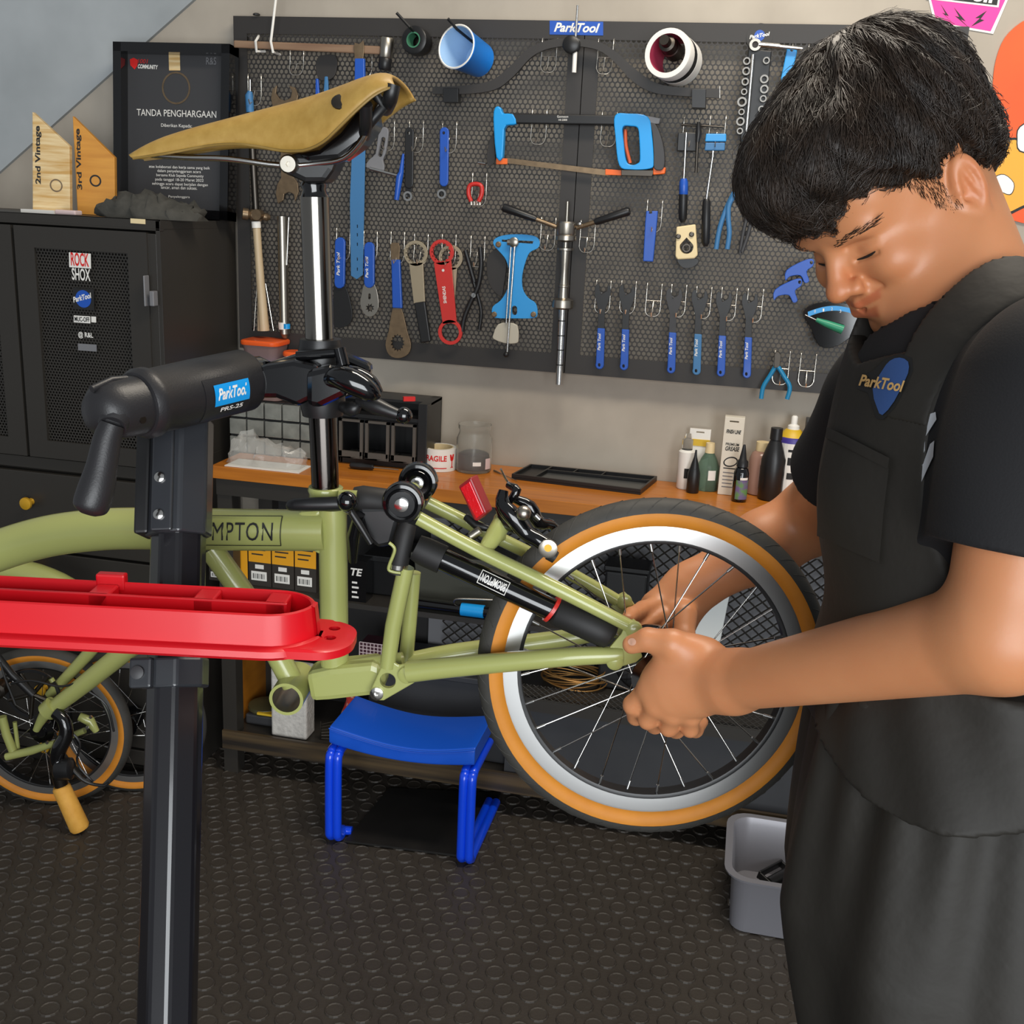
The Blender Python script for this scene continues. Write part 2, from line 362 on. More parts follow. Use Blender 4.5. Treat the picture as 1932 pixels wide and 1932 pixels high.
for q in ((xl, z0_, xl+bw, zt_), (xr-bw, z0_, xr, zt_), (xl, z0_, xr, z0_+bw), (xl, zt_-bw, xr, zt_)): obj('frame_rail', MB().hexa(frq(*q, -.03, .02)), 'black_gloss', fr)
obj('sheet', MB().hexa(frq(xl+.01, z0_+.01, xr-.01, zt_-.01, -.02, -.012)), 'dark_grey', fr)
for k_, (t, xa, ya, xb, h) in enumerate([('TANDA PENGHARGAAN', 258, 218, 408, 11), ('Diberikan Kepada:', 304, 241, 362, 7), ('atas kolaborasi dan kerja sama yang baik', 281, 318, 396, 6), ('dalam penyelenggaraan acara', 297, 326, 379, 6), ('bersama Klub Sepeda Community', 295, 334, 384, 6), ('pada tanggal 18-20 Maret 2022', 293, 342, 384, 6), ('sehingga acara dapat berjalan dengan', 287, 350, 392, 6), ('lancar, aman dan sukses.', 304, 357, 372, 6), ('Penyelenggara', 318, 374, 358, 5)]):
    label_text(FR, t, xa, ya, xb, ya+(xb-xa)*.03, h, -.011, 'white', fr)
label_text(FR, 'COMMUNITY', 260, 129, 298, 131, 7, -.011, 'white', fr, shear=.2, bold=.03); label_text(FR, '1001', 260, 119, 279, 120, 7, -.011, 'red', fr, shear=.2)
obj('emblem', MB().prism([FR(x, y, -.011) for x, y in [(245, 112), (252, 109), (260, 113), (259, 124), (254, 131), (246, 123)]], FR.n*-.0005), 'red', fr)
obj('stamp', MB().prism([FR(x, y, -.011) for x, y in [(318, 98), (339, 98), (340, 133), (319, 133)]], FR.n*-.0005), 'wood_plaque_pale', fr)
label_text(FR, 'R&S', 389, 122, 408, 122, 12, -.011, 'mid_grey', fr)
obj('emblem', MB().ring(circ(FR, 332, 166, 27, -.011, 24), circ(FR, 332, 166, 24, -.011, 24), FR.n*-.0005), 'bronze_steel', fr)
# wooden award plaques
def plaque(base, pts, label, mt, txt, tq, group=None):
    F = PF((FC(100, 390).x, base, 0), (math.cos(.25), math.sin(.25), 0), (math.sin(.25), -math.cos(.25), 0)); z = CT
    P = [F(x, y, 0) for x, y in pts]; P[-1].z = z+.001; P[-2].z = z+.001
    t = thing('award_plaque', label, 'plaque', ((P[-1].x+P[-2].x)/2, P[-1].y, z)); obj('board', MB().prism(P, F.n*-.018), mt, t, bev=.001)
    a, b, h = tq; a3 = F(*a, .0006); b3 = F(*b, .0006); e = (b3-a3).normalized(); u = F.n.cross(e)*(h*F.px(*a))
    obj('lettering', text_quad(MB(), txt, a3, b3, a3+u, bold=.03), 'ink', t, weld=False); return t, F
t, F = plaque(2.45, [(61, 211), (131, 276), (132, 400), (61, 392)], 'pale wooden award plaque marked 2nd Vintage on black cabinet', 'wood_plaque_pale', '2nd Vintage', ((80, 348), (78, 238), 13))
obj('emblem', MB().ring(circ(F, 106, 350, 12, .0006), circ(F, 106, 350, 9.5, .0006), F.n*-.0003), 'bronze_steel', t)
t, F = plaque(2.50, [(137, 219), (216, 297), (217, 405), (146, 396)], 'amber wooden award plaque marked 3rd Vintage on black cabinet', 'wood_plaque', '3rd Vintage', ((158, 358), (153, 243), 12))
obj('emblem', MB().ring(circ(F, 180, 341, 11, .0006), circ(F, 180, 341, 8, .0006), F.n*-.0003), 'ink', t)
# crumpled gloves
def lump(name, mt, pts, ry, hz, label, cat, z, seed=0, wr=.006, freq=30, group=None):
    "crumpled low heap along a ground line: pts (x, y, half width, height)"
    m = MB(); loops = []
    P = smooth_pts([(a, b, c) for a, b, c, d in pts], 4); H = smooth_pts([(d, 0) for a, b, c, d in pts], 4); n = 22
    for i, p in enumerate(P):
        h = max(H[i][0], .003); L = []
        for k in range(n):
            a = 2*PI*k/n; dy = math.cos(a)*p.z; dz = max(0, math.sin(a))*h
            q = V((p.x, p.y+dy, z+dz)); nz = mnoise.noise(q*freq+V((seed, 0, 0)))
            if math.sin(a) > .05: q += V((nz*wr, nz*wr, abs(mnoise.noise(q*freq*1.7+V((0, seed, 0))))*wr*1.6))
            q.z = max(q.z, z+.0005); L.append(q)
        loops.append(L)
    m.sweep(loops); return obj(name, m, mt, label=label, cat=cat, smooth=60, group=group)
mat('cloth_dark', '#35342f', .85, col2='#4a4842', scale=40, bump=.3, bscale=120)
g0 = FC(165, 405); g1 = FC(360, 412)
lump('work_gloves', 'cloth_dark', [(g0.x, 2.42, .02, .01), (g0.x+.03, 2.42, .035, .045), (g0.x+.08, 2.43, .05, .052), (g0.x+.12, 2.43, .05, .055), (g0.x+.16, 2.44, .05, .04), (g0.x+.205, 2.45, .045, .03), (g0.x+.235, 2.46, .03, .02)], 0, 0, 'crumpled dark grey work gloves on top of black cabinet', 'gloves', CT+.0005, wr=.018, freq=38)
m = MB().box((FC(45, 396).x, 2.43, CT+.0045), (.09, .06, .008)); obj('paper_pad', m, 'white', label='flat white paper pad lying on black cabinet', cat='paper')
m = MB().box((FC(105, 398).x, 2.40, CT+.006), (.055, .03, .011)); obj('eraser_block', m, mat('pinkish', '#d9c2c0', .6), label='small pale pink block before the award plaques', cat='block', bev=.003)
# ------------------------------------------------------------------ workbench
mat('bench_wood', '#cf7f26', .38, col2='#ad621b', scale=5, stretch=(1, 14, 14), contrast=.9, detail=6, coat=.25)
mat('ply_orange', '#b9741f', .5, col2='#a4641a', scale=5, stretch=(2, 2, 9))
BX0, BX1 = -1.285, 1.35
bench = thing('workbench', 'long workbench with orange wooden top on black steel frame', 'workbench', (0, 2.6, 0))
for i in range(4): # glued boards
    y0 = BF + i*.0765; obj('top_board', MB().bounds((BX0, y0, BT-.032), (BX1, y0+.0757, BT)), 'bench_wood', bench, bev=.001)
m = MB().bounds((BX0+.01, BF+.006, BT-.075), (BX1, BF+.03, BT-.033)); m.bounds((BX0+.01, 2.70, BT-.075), (BX1, 2.73, BT-.033)); obj('apron_rail', m, 'black_steel', bench)
for x in (BX0+.03, .55, BX1-.03):
    obj('leg', MB().bounds((x-.02, BF+.01, 0), (x+.02, BF+.05, BT-.034)), 'black_steel', bench); obj('leg', MB().bounds((x-.02, 2.69, 0), (x+.02, 2.73, BT-.034)), 'black_steel', bench)
obj('bottom_shelf', MB().bounds((BX0+.01, BF+.012, .1), (BX1, 2.73, .115)), 'black_steel', bench)
obj('shelf_rail', MB().bounds((BX0+.01, BF+.002, .075), (BX1, BF+.012, .128)), mat('worn_rail', '#2a2521', .4, col2='#5a4a34', scale=4, stretch=(.6, 1, 14), contrast=1.5), bench)
FB = PF((0, BF+.012, 0), (1, 0, 0), (0, -1, 0))
zmid = FB(520, 1122).z
obj('middle_shelf', MB().bounds((BX0+.01, BF+.02, zmid-.014), (-.29, 2.73, zmid)), 'black_steel', bench)
obj('dark_back_panel', MB().bounds((BX0+.01, 2.732, .1), (BX1, 2.742, BT-.04)), 'black_matte', bench)  # black panel added at the back to make the space under the bench dark
xw = FB(428, 1300).x; obj('side_panel', MB().bounds((xw-.012, BF+.03, .101), (xw+.002, 2.73, zmid-.016)), 'ply_orange', bench, label='orange plywood side panel')
# wire basket bay behind the wheel, charcoal board below it
xa = FB(985, 1200).x; zr = FB(1100, 1325).z; ztp = BT-.08
obj('lower_board', MB().bounds((xa-.03, BF+.02, .103), (BX1, BF+.032, zr-.045)), mat('charcoal', '#303134', .55, col2='#37383b', scale=12), bench)
obj('basket_rail', MB().bounds((xa-.05, BF+.004, zr-.04), (BX1, BF+.04, zr-.008)), 'black_steel', bench)
zl = FB(1100, 1300).z
basket = thing('wire_basket', 'long black expanded metal basket under the workbench behind the wheel', 'basket', (.3, 2.6, zr-.008))
obj('front_mesh', lattice(xa-.02, .5, zr-.006, zr+.03, BF+.008, .018, .0125, .0013), 'black_steel', basket)
obj('back_mesh', lattice(-.73, BX1-.06, zr-.006, ztp-.02, 2.665, .034, .029, .0022), 'black_steel', basket)
obj('tray', MB().bounds((xa-.02, BF+.006, zr-.008), (BX1-.06, 2.67, zr-.005)), 'black_steel', basket)
obj('backboard', MB().bounds((-.78, 2.70, zr-.03), (BX1-.02, 2.712, ztp)), 'mid_grey', bench)
# ------------------------------------------------------------------ things on the workbench
def onb(x, y): return atZ(x, y, BT)
def lathe_thing(name, prof, base, mt, label, cat, seg=24, parent=None, d=(0, 0, 1)): return obj(name, MB().lathe(prof, base, d, seg), mt, parent, label, cat, smooth=40)
FO = PF((0, 2.60, 0), (1, 0, 0), (0, -1, 0))
def fbox(F, x0, y0, x1, y1, dep, zmin=None): # box whose front is the pixel rectangle on plane F, dep metres deep
    a = F(x0, (y0+y1)/2); b = F(x1, (y0+y1)/2); t = F((x0+x1)/2, y0).z; u = F((x0+x1)/2, y1).z if zmin is None else zmin
    return V((a.x, F.o.y, u)), V((b.x, F.o.y+dep, t))
# small-parts drawers
a, b = fbox(FO, 432, 762, 634, 868, .13, BT); k = thing('drawer_organizer', 'small-parts drawer box with clear fronts in black grid on bench', 'organizer', ((a.x+b.x)/2, 2.66, BT))
obj('case', MB().bounds((a.x, a.y+.012, BT+.0005), (b.x, b.y, b.z)), 'black_plastic', k)
nx, nz = 6, 3; dx = (b.x-a.x)/nx; dz = (b.z-a.z)/nz
mat('smoke_clear', '#8d8f88', .2, col2='#6d6f6a', scale=30, coat=.4)
for i in range(nx):
    for j in range(nz):
        d = obj('drawer', MB().bounds((a.x+dx*i+.0025, a.y, a.z+dz*j+.003), (a.x+dx*(i+1)-.0025, a.y+.02, a.z+dz*(j+1)-.003)), 'smoke_clear', k, bev=.001)
        obj('pull', MB().bounds((a.x+dx*(i+.35), a.y-.004, a.z+dz*j+.005), (a.x+dx*(i+.65), a.y+.002, a.z+dz*j+.008)), 'smoke_clear', d)
zp = b.z
# black bin rack
a, b = fbox(FO, 640, 756, 806, 872, .13, BT); k = thing('bin_rack', 'black plastic bin rack with open compartments beside parcel tape', 'bin rack', ((a.x+b.x)/2, 2.66, BT))
m = MB(); th = .006; m.bounds((a.x, a.y+.01, BT+.0005), (a.x+th, b.y, b.z)); m.bounds((b.x-th*4, a.y-.004, BT+.0005), (b.x, b.y, b.z)); m.bounds((a.x, b.y-th, BT+.0005), (b.x, b.y, b.z)); m.bounds((a.x, a.y+.01, BT+.0005), (b.x, b.y, BT+.016)); m.bounds((a.x, a.y, b.z-.05), (b.x-.02, b.y, b.z-.04)); m.bounds((a.x, a.y+.03, b.z-.008), (b.x, b.y, b.z)); obj('case', m, 'black_plastic', k, bev=.001)
w3 = (b.x-.024-a.x)/3
for i in range(3):
    x0 = a.x+w3*i+.003; x1 = a.x+w3*(i+1)-.003; z0 = BT+.018; z1 = b.z-.054; m = MB(); y0 = a.y-.01; fw = .008
    m.bounds((x0, y0, z0), (x0+fw, y0+.008, z1)); m.bounds((x1-fw, y0, z0), (x1, y0+.008, z1)); m.bounds((x0, y0, z0), (x1, y0+.008, z0+.018)); m.bounds((x0, y0, z1-fw*.7), (x1, y0+.008, z1)); m.bounds((x0, y0, z0), (x1, y0+.09, z0+.004))
    obj('open_bin', m, mat('bin_frame', '#55504a', .4), k)
obj('red_clip', MB().box((FO(765, 757).x, 2.63, b.z+.005), (.03, .012, .011), Matrix.Rotation(.5, 3, 'Z')), 'red', label='small red clip lying on black bin rack', cat='clip')
# food containers stacked on the drawers
mat('tub_smoky', '#9a7f7a', .25, trans=.35, ior=1.2); mat('lid_orange', '#ee6024', .4); mat('lid_blue', '#2286ea', .4)
def tub(px, y0, y1, w, zb, dpt, lid, label, yc=2.665):
    c = FO(px, y1); zt = FO(px, y0).z; h = zt-zb; k = thing('food_container', label, 'container', (c.x, yc, zb))
    def rr(w_, d_, z, r=.02): return [V((c.x+sx*(w_/2-r)+r*math.cos(t), yc+sy*(d_/2-r)+r*math.sin(t), z)) for sx, sy, t0 in ((1, 1, 0), (-1, 1, PI/2), (-1, -1, PI), (1, -1, 3*PI/2)) for t in [t0+PI/2*i/4 for i in range(5)]]
    obj('tub', MB().sweep([rr(w*.8, dpt*.8, zb+.0005), rr(w*.95, dpt*.95, zt-.012)]), 'tub_smoky', k, smooth=40); obj('lid', MB().sweep([rr(w, dpt, zt-.012), rr(w*1.02, dpt*1.02, zt-.009), rr(w*1.02, dpt*1.02, zt-.003), rr(w*.96, dpt*.96, zt)]), lid, k, smooth=40); return zt
z1 = tub(487, 686, 762, .125, zp+.001, .12, 'lid_blue', 'smoky food container with bright blue lid on parts drawers')
z2 = tub(481, 645, 690, .105, z1+.001, .10, 'lid_orange', 'smoky food container with orange lid atop the blue-lidded one')
tub(540, 668, 762, .06, zp+.001, .06, 'lid_orange', 'small food container with orange lid beside the blue-lidded one')
# crumpled clear bag on a white sheet
g = onb(440, 868); lump('plastic_bag', 'clear_film', [(g.x, 2.49, .012, .012), (g.x+.02, 2.50, .03, .055), (g.x+.06, 2.50, .036, .066), (g.x+.11, 2.50, .036, .05), (g.x+.16, 2.50, .034, .045), (g.x+.20, 2.50, .026, .025)], 0, 0, 'crumpled clear plastic bag lying at the end of bench', 'bag', BT+.003, wr=.02, freq=34)
m = MB(); m.box((g.x+.11, 2.49, BT+.0014), (.2, .08, .002)); obj('paper_sheet', m, 'white', label='white paper sheet under the clear bag on bench', cat='paper')
# screwdriver
p = onb(660, 884); q = onb(752, 893); q.z = p.z = BT+.009; d = (q-p).normalized(); L = (q-p).length
k = thing('screwdriver', 'small black screwdriver lying on orange bench near bin rack', 'screwdriver', (p+q)/2 - V((0, 0, .009))); k.location.z = BT; WO[k.name] = V(k.location)
obj('handle', MB().lathe([(0, .004), (.004, .008), (.03, .009), (.055, .006), (.06, .007), (.064, .004)], p, d, 12), 'black_plastic', k, smooth=40); obj('shaft', MB().lathe([(.06, .002), (L, .0016)], p, d, 8), 'steel', k)
# parcel tape
c = onb(829, 884); r = .044; h = .058; c.y = 2.645; c.x = FO(829, 860).x*2.645/2.6
k = thing('parcel_tape', 'roll of white parcel tape printed FRAGILE in red on bench', 'tape', c)
obj('tape_band', MB().lathe([(0.0005, .036), (.0005, r), (h, r), (h, .036)], c, (0, 0, 1), 40, cap=False), 'white', k, smooth=30); obj('core', MB().lathe([(.0005, .036), (h, .036), (h, .033), (.0005, .033), (.0005, .036)], c, (0, 0, 1), 32, cap=False), 'cream', k, smooth=30)
a0 = math.atan2(-c.y, -c.x)
def cyl(c, r, a_mid, ang, h0, h1): return lambda s, t: V((c.x + r*math.cos(a_mid+ang*(s-.5)), c.y + r*math.sin(a_mid+ang*(s-.5)), c.z + h0 + (h1-h0)*t))
m = text_to(MB(), 'FRAGILE', cyl(c, r+.0005, a0-.28, 1.45, .028, .043), bold=.03); m.add(*[(lambda f: ([f(s, t) for s, t in ((.0, 1), (1, 1), (.85, .6), (.6, .5), (.6, .1), (.9, 0), (.1, 0), (.4, .1), (.4, .5), (.15, .6))]))(cyl(c, r+.0005, a0+.82, .35, .01, .045)), [tuple(range(10))]])
m.add([cyl(c, r+.0005, a0-.3, 1.5, .009, .0115)(s/8, t) for t in (0, 1) for s in range(9)], [(i, i+1, i+10, i+9) for i in range(8)]); obj('print', m, 'red', k, weld=False)
# clear jar
c = onb(894, 882); c.y = 2.66; c.x = FO(894, 860).x*2.66/2.6; k = thing('plastic_jar', 'clear plastic jar with dark parts inside beside parcel tape', 'jar', c)
obj('wall', MB().lathe([(.0005, .043), (.004, .046), (.05, .047), (.085, .046), (.1, .04), (.108, .04), (.112, .043), (.122, .043), (.122, .041), (.108, .037), (.09, .043), (.008, .043), (.008, 0)], c, (0, 0, 1), 32), 'clear_plastic', k, smooth=40)
obj('contents', MB().lathe([(.0085, .04), (.03, .0405), (.046, .039), (.05, .03), (.047, 0)], c, (0, 0, 1), 24), 'dark_grey', k, smooth=60); obj('label', MB().add([cyl(c, .0478, a0+.15, .45, .022, .032)(s/4, t) for t in (0, 1) for s in range(5)], [(i, i+1, i+6, i+5) for i in range(4)]), 'white', k)
obj('side_label', MB().add([cyl(c, .0478, a0+.85, .4, .012, .04)(s/4, t) for t in (0, 1) for s in range(5)], [(i, i+1, i+6, i+5) for i in range(4)]), 'pinkish', k)
# black tool tray
k = thing('tool_tray', 'flat black plastic tool tray with compartments lying on bench', 'tray', (onb(1105, 905).x, 2.65, BT)); Q = [onb(965, 904), onb(1208, 934), onb(1240, 906), onb(1003, 882)]
for q in Q: q.y = min(q.y, 2.735)
Q[2].y = Q[3].y = 2.735
m = MB().prism([q+V((0, 0, .0005)) for q in Q], (0, 0, .006)); obj('base', m, 'black_plastic', k)
def qp(s, t, z): return (Q[0]*(1-s)+Q[1]*s)*(1-t) + (Q[3]*(1-s)+Q[2]*s)*t + V((0, 0, z))
def strip(s0, t0, s1, t1, z): return MB().hexa([qp(s0, t0, .005), qp(s1, t0, .005), qp(s1, t1, .005), qp(s0, t1, .005), qp(s0, t0, z), qp(s1, t0, z), qp(s1, t1, z), qp(s0, t1, z)])
for s0, t0, s1, t1 in ((0, 0, 1, .04), (0, .96, 1, 1), (0, .04, .015, .96), (.985, .04, 1, .96), (.17, .04, .185, .96), (.185, .66, .985, .70), (.38, .70, .39, .96), (.6, .70, .61, .96)): obj('rib', strip(s0, t0, s1, t1, .014), 'black_plastic', k)
obj('worn_panel', strip(.2, .08, .97, .62, .0075), mat('worn_grey', '#3d3f3f', .28), k)
# row of bottles
def bp(x, y, yy): p = onb(x, y); f = PF((0, yy, 0), (1, 0, 0), (0, -1, 0)); q = f(x, y-20); return V((q.x, yy, BT))
def lab(c, r, h0, h1, a, ang, mt, parent, name='label'): return obj(name, MB().add([cyl(c, r, a, ang, h0, h1)(s/8, t) for t in (0, 1) for s in range(9)], [(i, i+1, i+10, i+9) for i in range(8)]), mt, parent)
mat('label_green', '#5f8a4e', .5, col2='#6b5d86', scale=60, contrast=3); mat('yellow', '#d8b12c', .45); mat('purple', '#463a8f', .4); mat('rosy_clear', '#c79d8c', .2, trans=.4)
c = bp(1292, 915, 2.69); k = thing('lube_bottle', 'slim white lubricant bottle at the end of bottle row', 'bottle', c); obj('flask', MB().lathe([(.0005, .017), (.004, .019), (.05, .0185), (.075, .02), (.095, .02), (.1, .014)], c, (0, 0, 1), 22), 'white', k, smooth=45); obj('cap', MB().lathe([(.1, .0135), (.125, .0135), (.128, .009), (.14, .007)], c, (0, 0, 1), 18), 'clear_plastic', k, smooth=45); lab(c, .0192, .03, .055, a0+.1, .9, 'ink', k)
c = bp(1309, 917, 2.655); k = thing('drip_bottle', 'small black drip bottle with pointed nozzle beside slim white bottle', 'bottle', c); obj('flask', MB().lathe([(.0005, .014), (.003, .0155), (.05, .0155), (.062, .012)], c, (0, 0, 1), 20), 'black_plastic', k, smooth=45); obj('nozzle', MB().lathe([(.062, .0115), (.07, .01), (.09, .004), (.108, .0022)], c, (0, 0, 1), 14), 'black_plastic', k, smooth=45)
c = bp(1336, 906, 2.70); k = thing('spray_bottle', 'translucent green bottle with pale cap behind black drip bottle', 'bottle', c); obj('flask', MB().lathe([(.0005, .026), (.003, .028), (.06, .028), (.08, .02), (.095, .011)], c, (0, 0, 1), 22), 'glass_green', k, smooth=45); obj('cap', MB().lathe([(.095, .012), (.12, .011)], c, (0, 0, 1), 16), 'cream', k, smooth=45); lab(c, .0284, .03, .055, a0+.15, .7, 'white', k)
a_ = bp(1316, 908, 2.72); k = thing('hang_card', 'white hanging card pack with yellow band behind drip bottle', 'pack', (a_.x, 2.725, BT)); cut(obj('card', MB().bounds((a_.x-.028, 2.722, BT+.0005), (a_.x+.024, 2.73, BT+.148)), 'white', k), MB().bounds((a_.x-.012, 2.71, BT+.138), (a_.x+.008, 2.74, BT+.142))); obj('band', MB().bounds((a_.x-.028, 2.7205, BT+.105), (a_.x+.024, 2.722, BT+.122)), 'yellow', k)
# grease carton
c = bp(1374, 934, 2.665); k = thing('grease_carton', 'tall white grease tube carton standing in bottle row', 'carton', c); wx = .024
cut(obj('carton', MB().bounds((c.x-wx, c.y-.004, BT+.0005), (c.x+wx, c.y+.022, BT+.196)), mat('offwhite', '#ddd5c4', .5), k, bev=.001), MB().bounds((c.x-.012, c.y-.02, BT+.183), (c.x+.01, c.y+.05, BT+.187))); yy = c.y-.0044
def flat(txt, x0, z0, x1, h, mt, p, y=None, **kw): return obj('lettering', text_quad(MB(), txt, (x0, y or yy, z0), (x1, y or yy, z0), (x0, y or yy, z0+h), **kw), mt, p, weld=False)
flat('PREMIUM', c.x-.016, BT+.125, c.x+.016, .007, 'ink', k, bold=.02); flat('GREASE', c.x-.016, BT+.112, c.x+.018, .011, 'ink', k, bold=.03, shear=.2); flat('FINISH LINE', c.x-.018, BT+.155, c.x+.018, .01, 'ink', k, bold=.04, shear=.3)
obj('oval_mark', MB().ring([V((c.x+.017*math.cos(t)+.004*math.sin(t), yy, BT+.085+.013*math.sin(t))) for t in np.linspace(0, 2*PI, 25)[:-1]], [V((c.x+.014*math.cos(t)+.0035*math.sin(t), yy, BT+.085+.010*math.sin(t))) for t in np.linspace(0, 2*PI, 25)[:-1]], (0, .0003, 0)), 'ink', k)
for i in range(5): obj('print_line', MB().bounds((c.x-.016, yy, BT+.02+i*.009), (c.x+.012-.004*(i % 2), yy+.0003, BT+.0225+i*.009)), 'mid_grey', k)
obj('print_line', MB().bounds((c.x-.016, yy, BT+.067), (c.x+.017, yy+.0003, BT+.0695)), 'ink', k)
c = bp(1396, 940, 2.615); k = thing('chain_lube', 'black chain lube bottle with cone nozzle and green purple label', 'bottle', c); obj('flask', MB().lathe([(.0005, .016), (.003, .0185), (.07, .0185), (.082, .015), (.086, .01)], c, (0, 0, 1), 24), 'black_gloss', k, smooth=45); obj('nozzle', MB().lathe([(.086, .014), (.1, .013), (.104, .009), (.14, .0028)], c, (0, 0, 1), 16), 'black_plastic', k, smooth=45); lab(c, .0188, .008, .055, a0+.1, 1.9, 'label_green', k); lab(c, .0189, .056, .062, a0+.2, 1.1, 'white', k)
c = bp(1434, 914, 2.71); k = thing('cleaner_bottle', 'rosy clear cleaner bottle with cream cap and black label', 'bottle', c); obj('flask', MB().lathe([(.0005, .027), (.003, .03), (.09, .03), (.105, .024), (.11, .016)], c, (0, 0, 1), 24), 'rosy_clear', k, smooth=45); obj('cap', MB().lathe([(.11, .017), (.132, .017)], c, (0, 0, 1), 18), 'cream', k, smooth=45); lab(c, .0304, .02, .08, a0+.2, 1.1, 'ink', k)
c = bp(1456, 918, 2.665); k = thing('degreaser_jug', 'tall black jug between rosy bottle and aerosol can', 'jug', c); obj('flask', MB().lathe([(.0005, .026), (.004, .029), (.1, .029), (.13, .02), (.15, .012)], c, (0, 0, 1), 24), 'black_plastic', k, smooth=45); obj('cap', MB().lathe([(.15, .015), (.178, .0145)], c, (0, 0, 1), 18), 'black_plastic', k, smooth=45)
c = bp(1488, 905, 2.715); c.x += .0; k = thing('aerosol_can', 'white and purple aerosol can with white nozzle on bench', 'aerosol can', c); r_ = .034; obj('can', MB().lathe([(.0005, .032), (.004, r_), (.148, r_), (.152, .032)], c, (0, 0, 1), 30), 'purple', k, smooth=40); obj('dome', MB().lathe([(.152, .032), (.16, .027), (.168, .019), (.17, .016)], c, (0, 0, 1), 26), 'yellow', k, smooth=50); obj('nozzle', MB().lathe([(.17, .015), (.178, .014), (.182, .008), (.2, .0075), (.203, .005)], c, (0, 0, 1), 18), 'white', k, smooth=45)
lab(c, r_+.0004, .004, .138, a0-.1, 1.9, 'white', k)
for h0, h1, s in ((.118, .124, .6), (.085, .104, .55), (.05, .066, .45)): lab(c, r_+.0008, h0, h1, a0-.2, s, 'ink', k, 'print')
c = bp(1535, 900, 2.70); obj('spray_box', MB().bounds((c.x-.03, 2.68, BT+.0005), (c.x+.03, 2.73, BT+.2)), 'dark_grey', label='dark upright box beside aerosol can on bench', cat='box', bev=.002)
# small pick near the tray
p = onb(932, 890); q = onb(975, 909); p.z = q.z = BT+.003; obj('steel_pick', MB().tube([p, p*.75+q*.25, p*.7+q*.3, q], [.0025, .0025, .0012, .001], 8), 'steel', label='slim steel pick lying on bench beside black tray', cat='pick', smooth=40)
# ------------------------------------------------------------------ under the bench
FU = PF((0, 2.475, 0), (1, 0, 0), (0, -1, 0)); FU2 = PF((0, 2.50, 0), (1, 0, 0), (0, -1, 0)); ZS = .116
mat('box_dark', '#35302b', .5); mat('box_yellow', '#e8a31c', .5)
for i, (x0, x1, y0, tilt) in enumerate([(394, 426, 1040, 0), (423, 468, 1030, 0), (469, 512, 1035, 1), (513, 555, 1037, 1), (556, 597, 1040, 1)]):
    a, b = fbox(FU2, x0, y0, x1, 1122, .12, zmid+.0005); b.z = a.z+.125 if i else a.z+.075; xs = .0
    k = thing('inner_tube_box', ['plain boxed inner tube with white barcode label, first in the row of five', 'boxed inner tube with broad yellow face, second in the row of five', 'yellow and black inner tube box, third in the row of five', 'yellow and black inner tube box, fourth in the row of five', 'yellow and black inner tube box nearest the green seat tube'][i], 'box', ((a.x+b.x)/2, 2.53, zmid), 'inner tube boxes on the bench shelf')
    obj('carton', MB().bounds((a.x+.0008, a.y, a.z), (b.x-.0008, b.y, b.z)), 'box_dark', k)
    zt = b.z-a.z; xm_ = (a.x+b.x)/2; hw = (b.x-a.x)/2
    if i: obj('yellow_panel', MB().bounds((a.x+.001, a.y-.0006, a.z+zt*(.52 if i > 1 else .12)), (b.x-.001, a.y, b.z)), 'box_yellow', k)
    if i != 1:
        obj('barcode_label', MB().bounds((xm_-hw*.75, a.y-.0012, a.z+zt*.12), (xm_+hw*.6, a.y-.0006, a.z+zt*.32)), 'white', k); 
        for j in range(9): obj('bar', MB().bounds((xm_-hw*.6+j*hw*.12, a.y-.0015, a.z+zt*.16), (xm_-hw*.6+(j+.3+.3*(j % 3 == 0))*hw*.12, a.y-.0012, a.z+zt*.27)), 'ink', k)
        obj('size_label', MB().bounds((xm_-hw*.4, a.y-.0012, a.z+zt*.38), (xm_+hw*.35, a.y-.0006, a.z+zt*.47)), 'white', k)
    if i > 0:
        for j in range(3): obj('print_line', MB().bounds((a.x+hw*.3, a.y-.0009, b.z-zt*(.12+.1*j)), (b.x-hw*(.3+.2*j), a.y-.0006, b.z-zt*(.09+.1*j))), 'box_dark', k)
# items on the bottom shelf, left bay
c = FU(484, 1380); m = MB().bounds((c.x-.055, 2.52, ZS), (c.x+.05, 2.58, ZS+.03)); obj('tool_pouch', m, 'dark_grey', label='dark flat tool case under the yellow pruning handle', cat='case', bev=.006)
m = MB().lathe([(0, .04), (.012, .05), (.02, .048), (.024, .03)], (c.x-.008, 2.555, ZS+.0305), (0, 0, 1), 24); k = obj('tape_measure', m, mat('olive_dark', '#45422a', .5), label='dark olive disc tape measure with yellow stripe on the shelf', cat='tape measure', smooth=45); obj('stripe', MB().bounds((c.x-.01, 2.5, ZS+.043), (c.x+.035, 2.52, ZS+.049)), 'yellow', k)
a, b = fbox(FU, 511, 1262, 578, 1406, .07, ZS); b.y = a.y+.06; k = thing('wrapped_box', 'upright white bubble-wrapped box standing on the bottom shelf', 'box', ((a.x+b.x)/2, 2.5, ZS)); m = MB(); n = 9
mat('bubble_wrap', '#d3cfc8', .3, col2='#b9b5af', scale=70, bump=.9, bscale=110, coat=.3)
obj('carton', m.bounds(a, b), 'bubble_wrap', k, bev=.006)
c = FU(645, 1340); lump('red_cloth', mat('red_dots', '#b5302a', .8, col2='#d9a090', scale=55, mix=.28, contrast=6), [(c.x-.03, 2.55, .015, .05), (c.x-.01, 2.55, .03, .12), (c.x+.02, 2.55, .03, .11), (c.x+.035, 2.55, .015, .05)], 0, 0, 'bundled red cloth with pale dots behind blue stool', 'cloth', ZS, wr=.012)
a, b = fbox(FU, 600, 1330, 640, 1385, .05, ZS); m = MB()
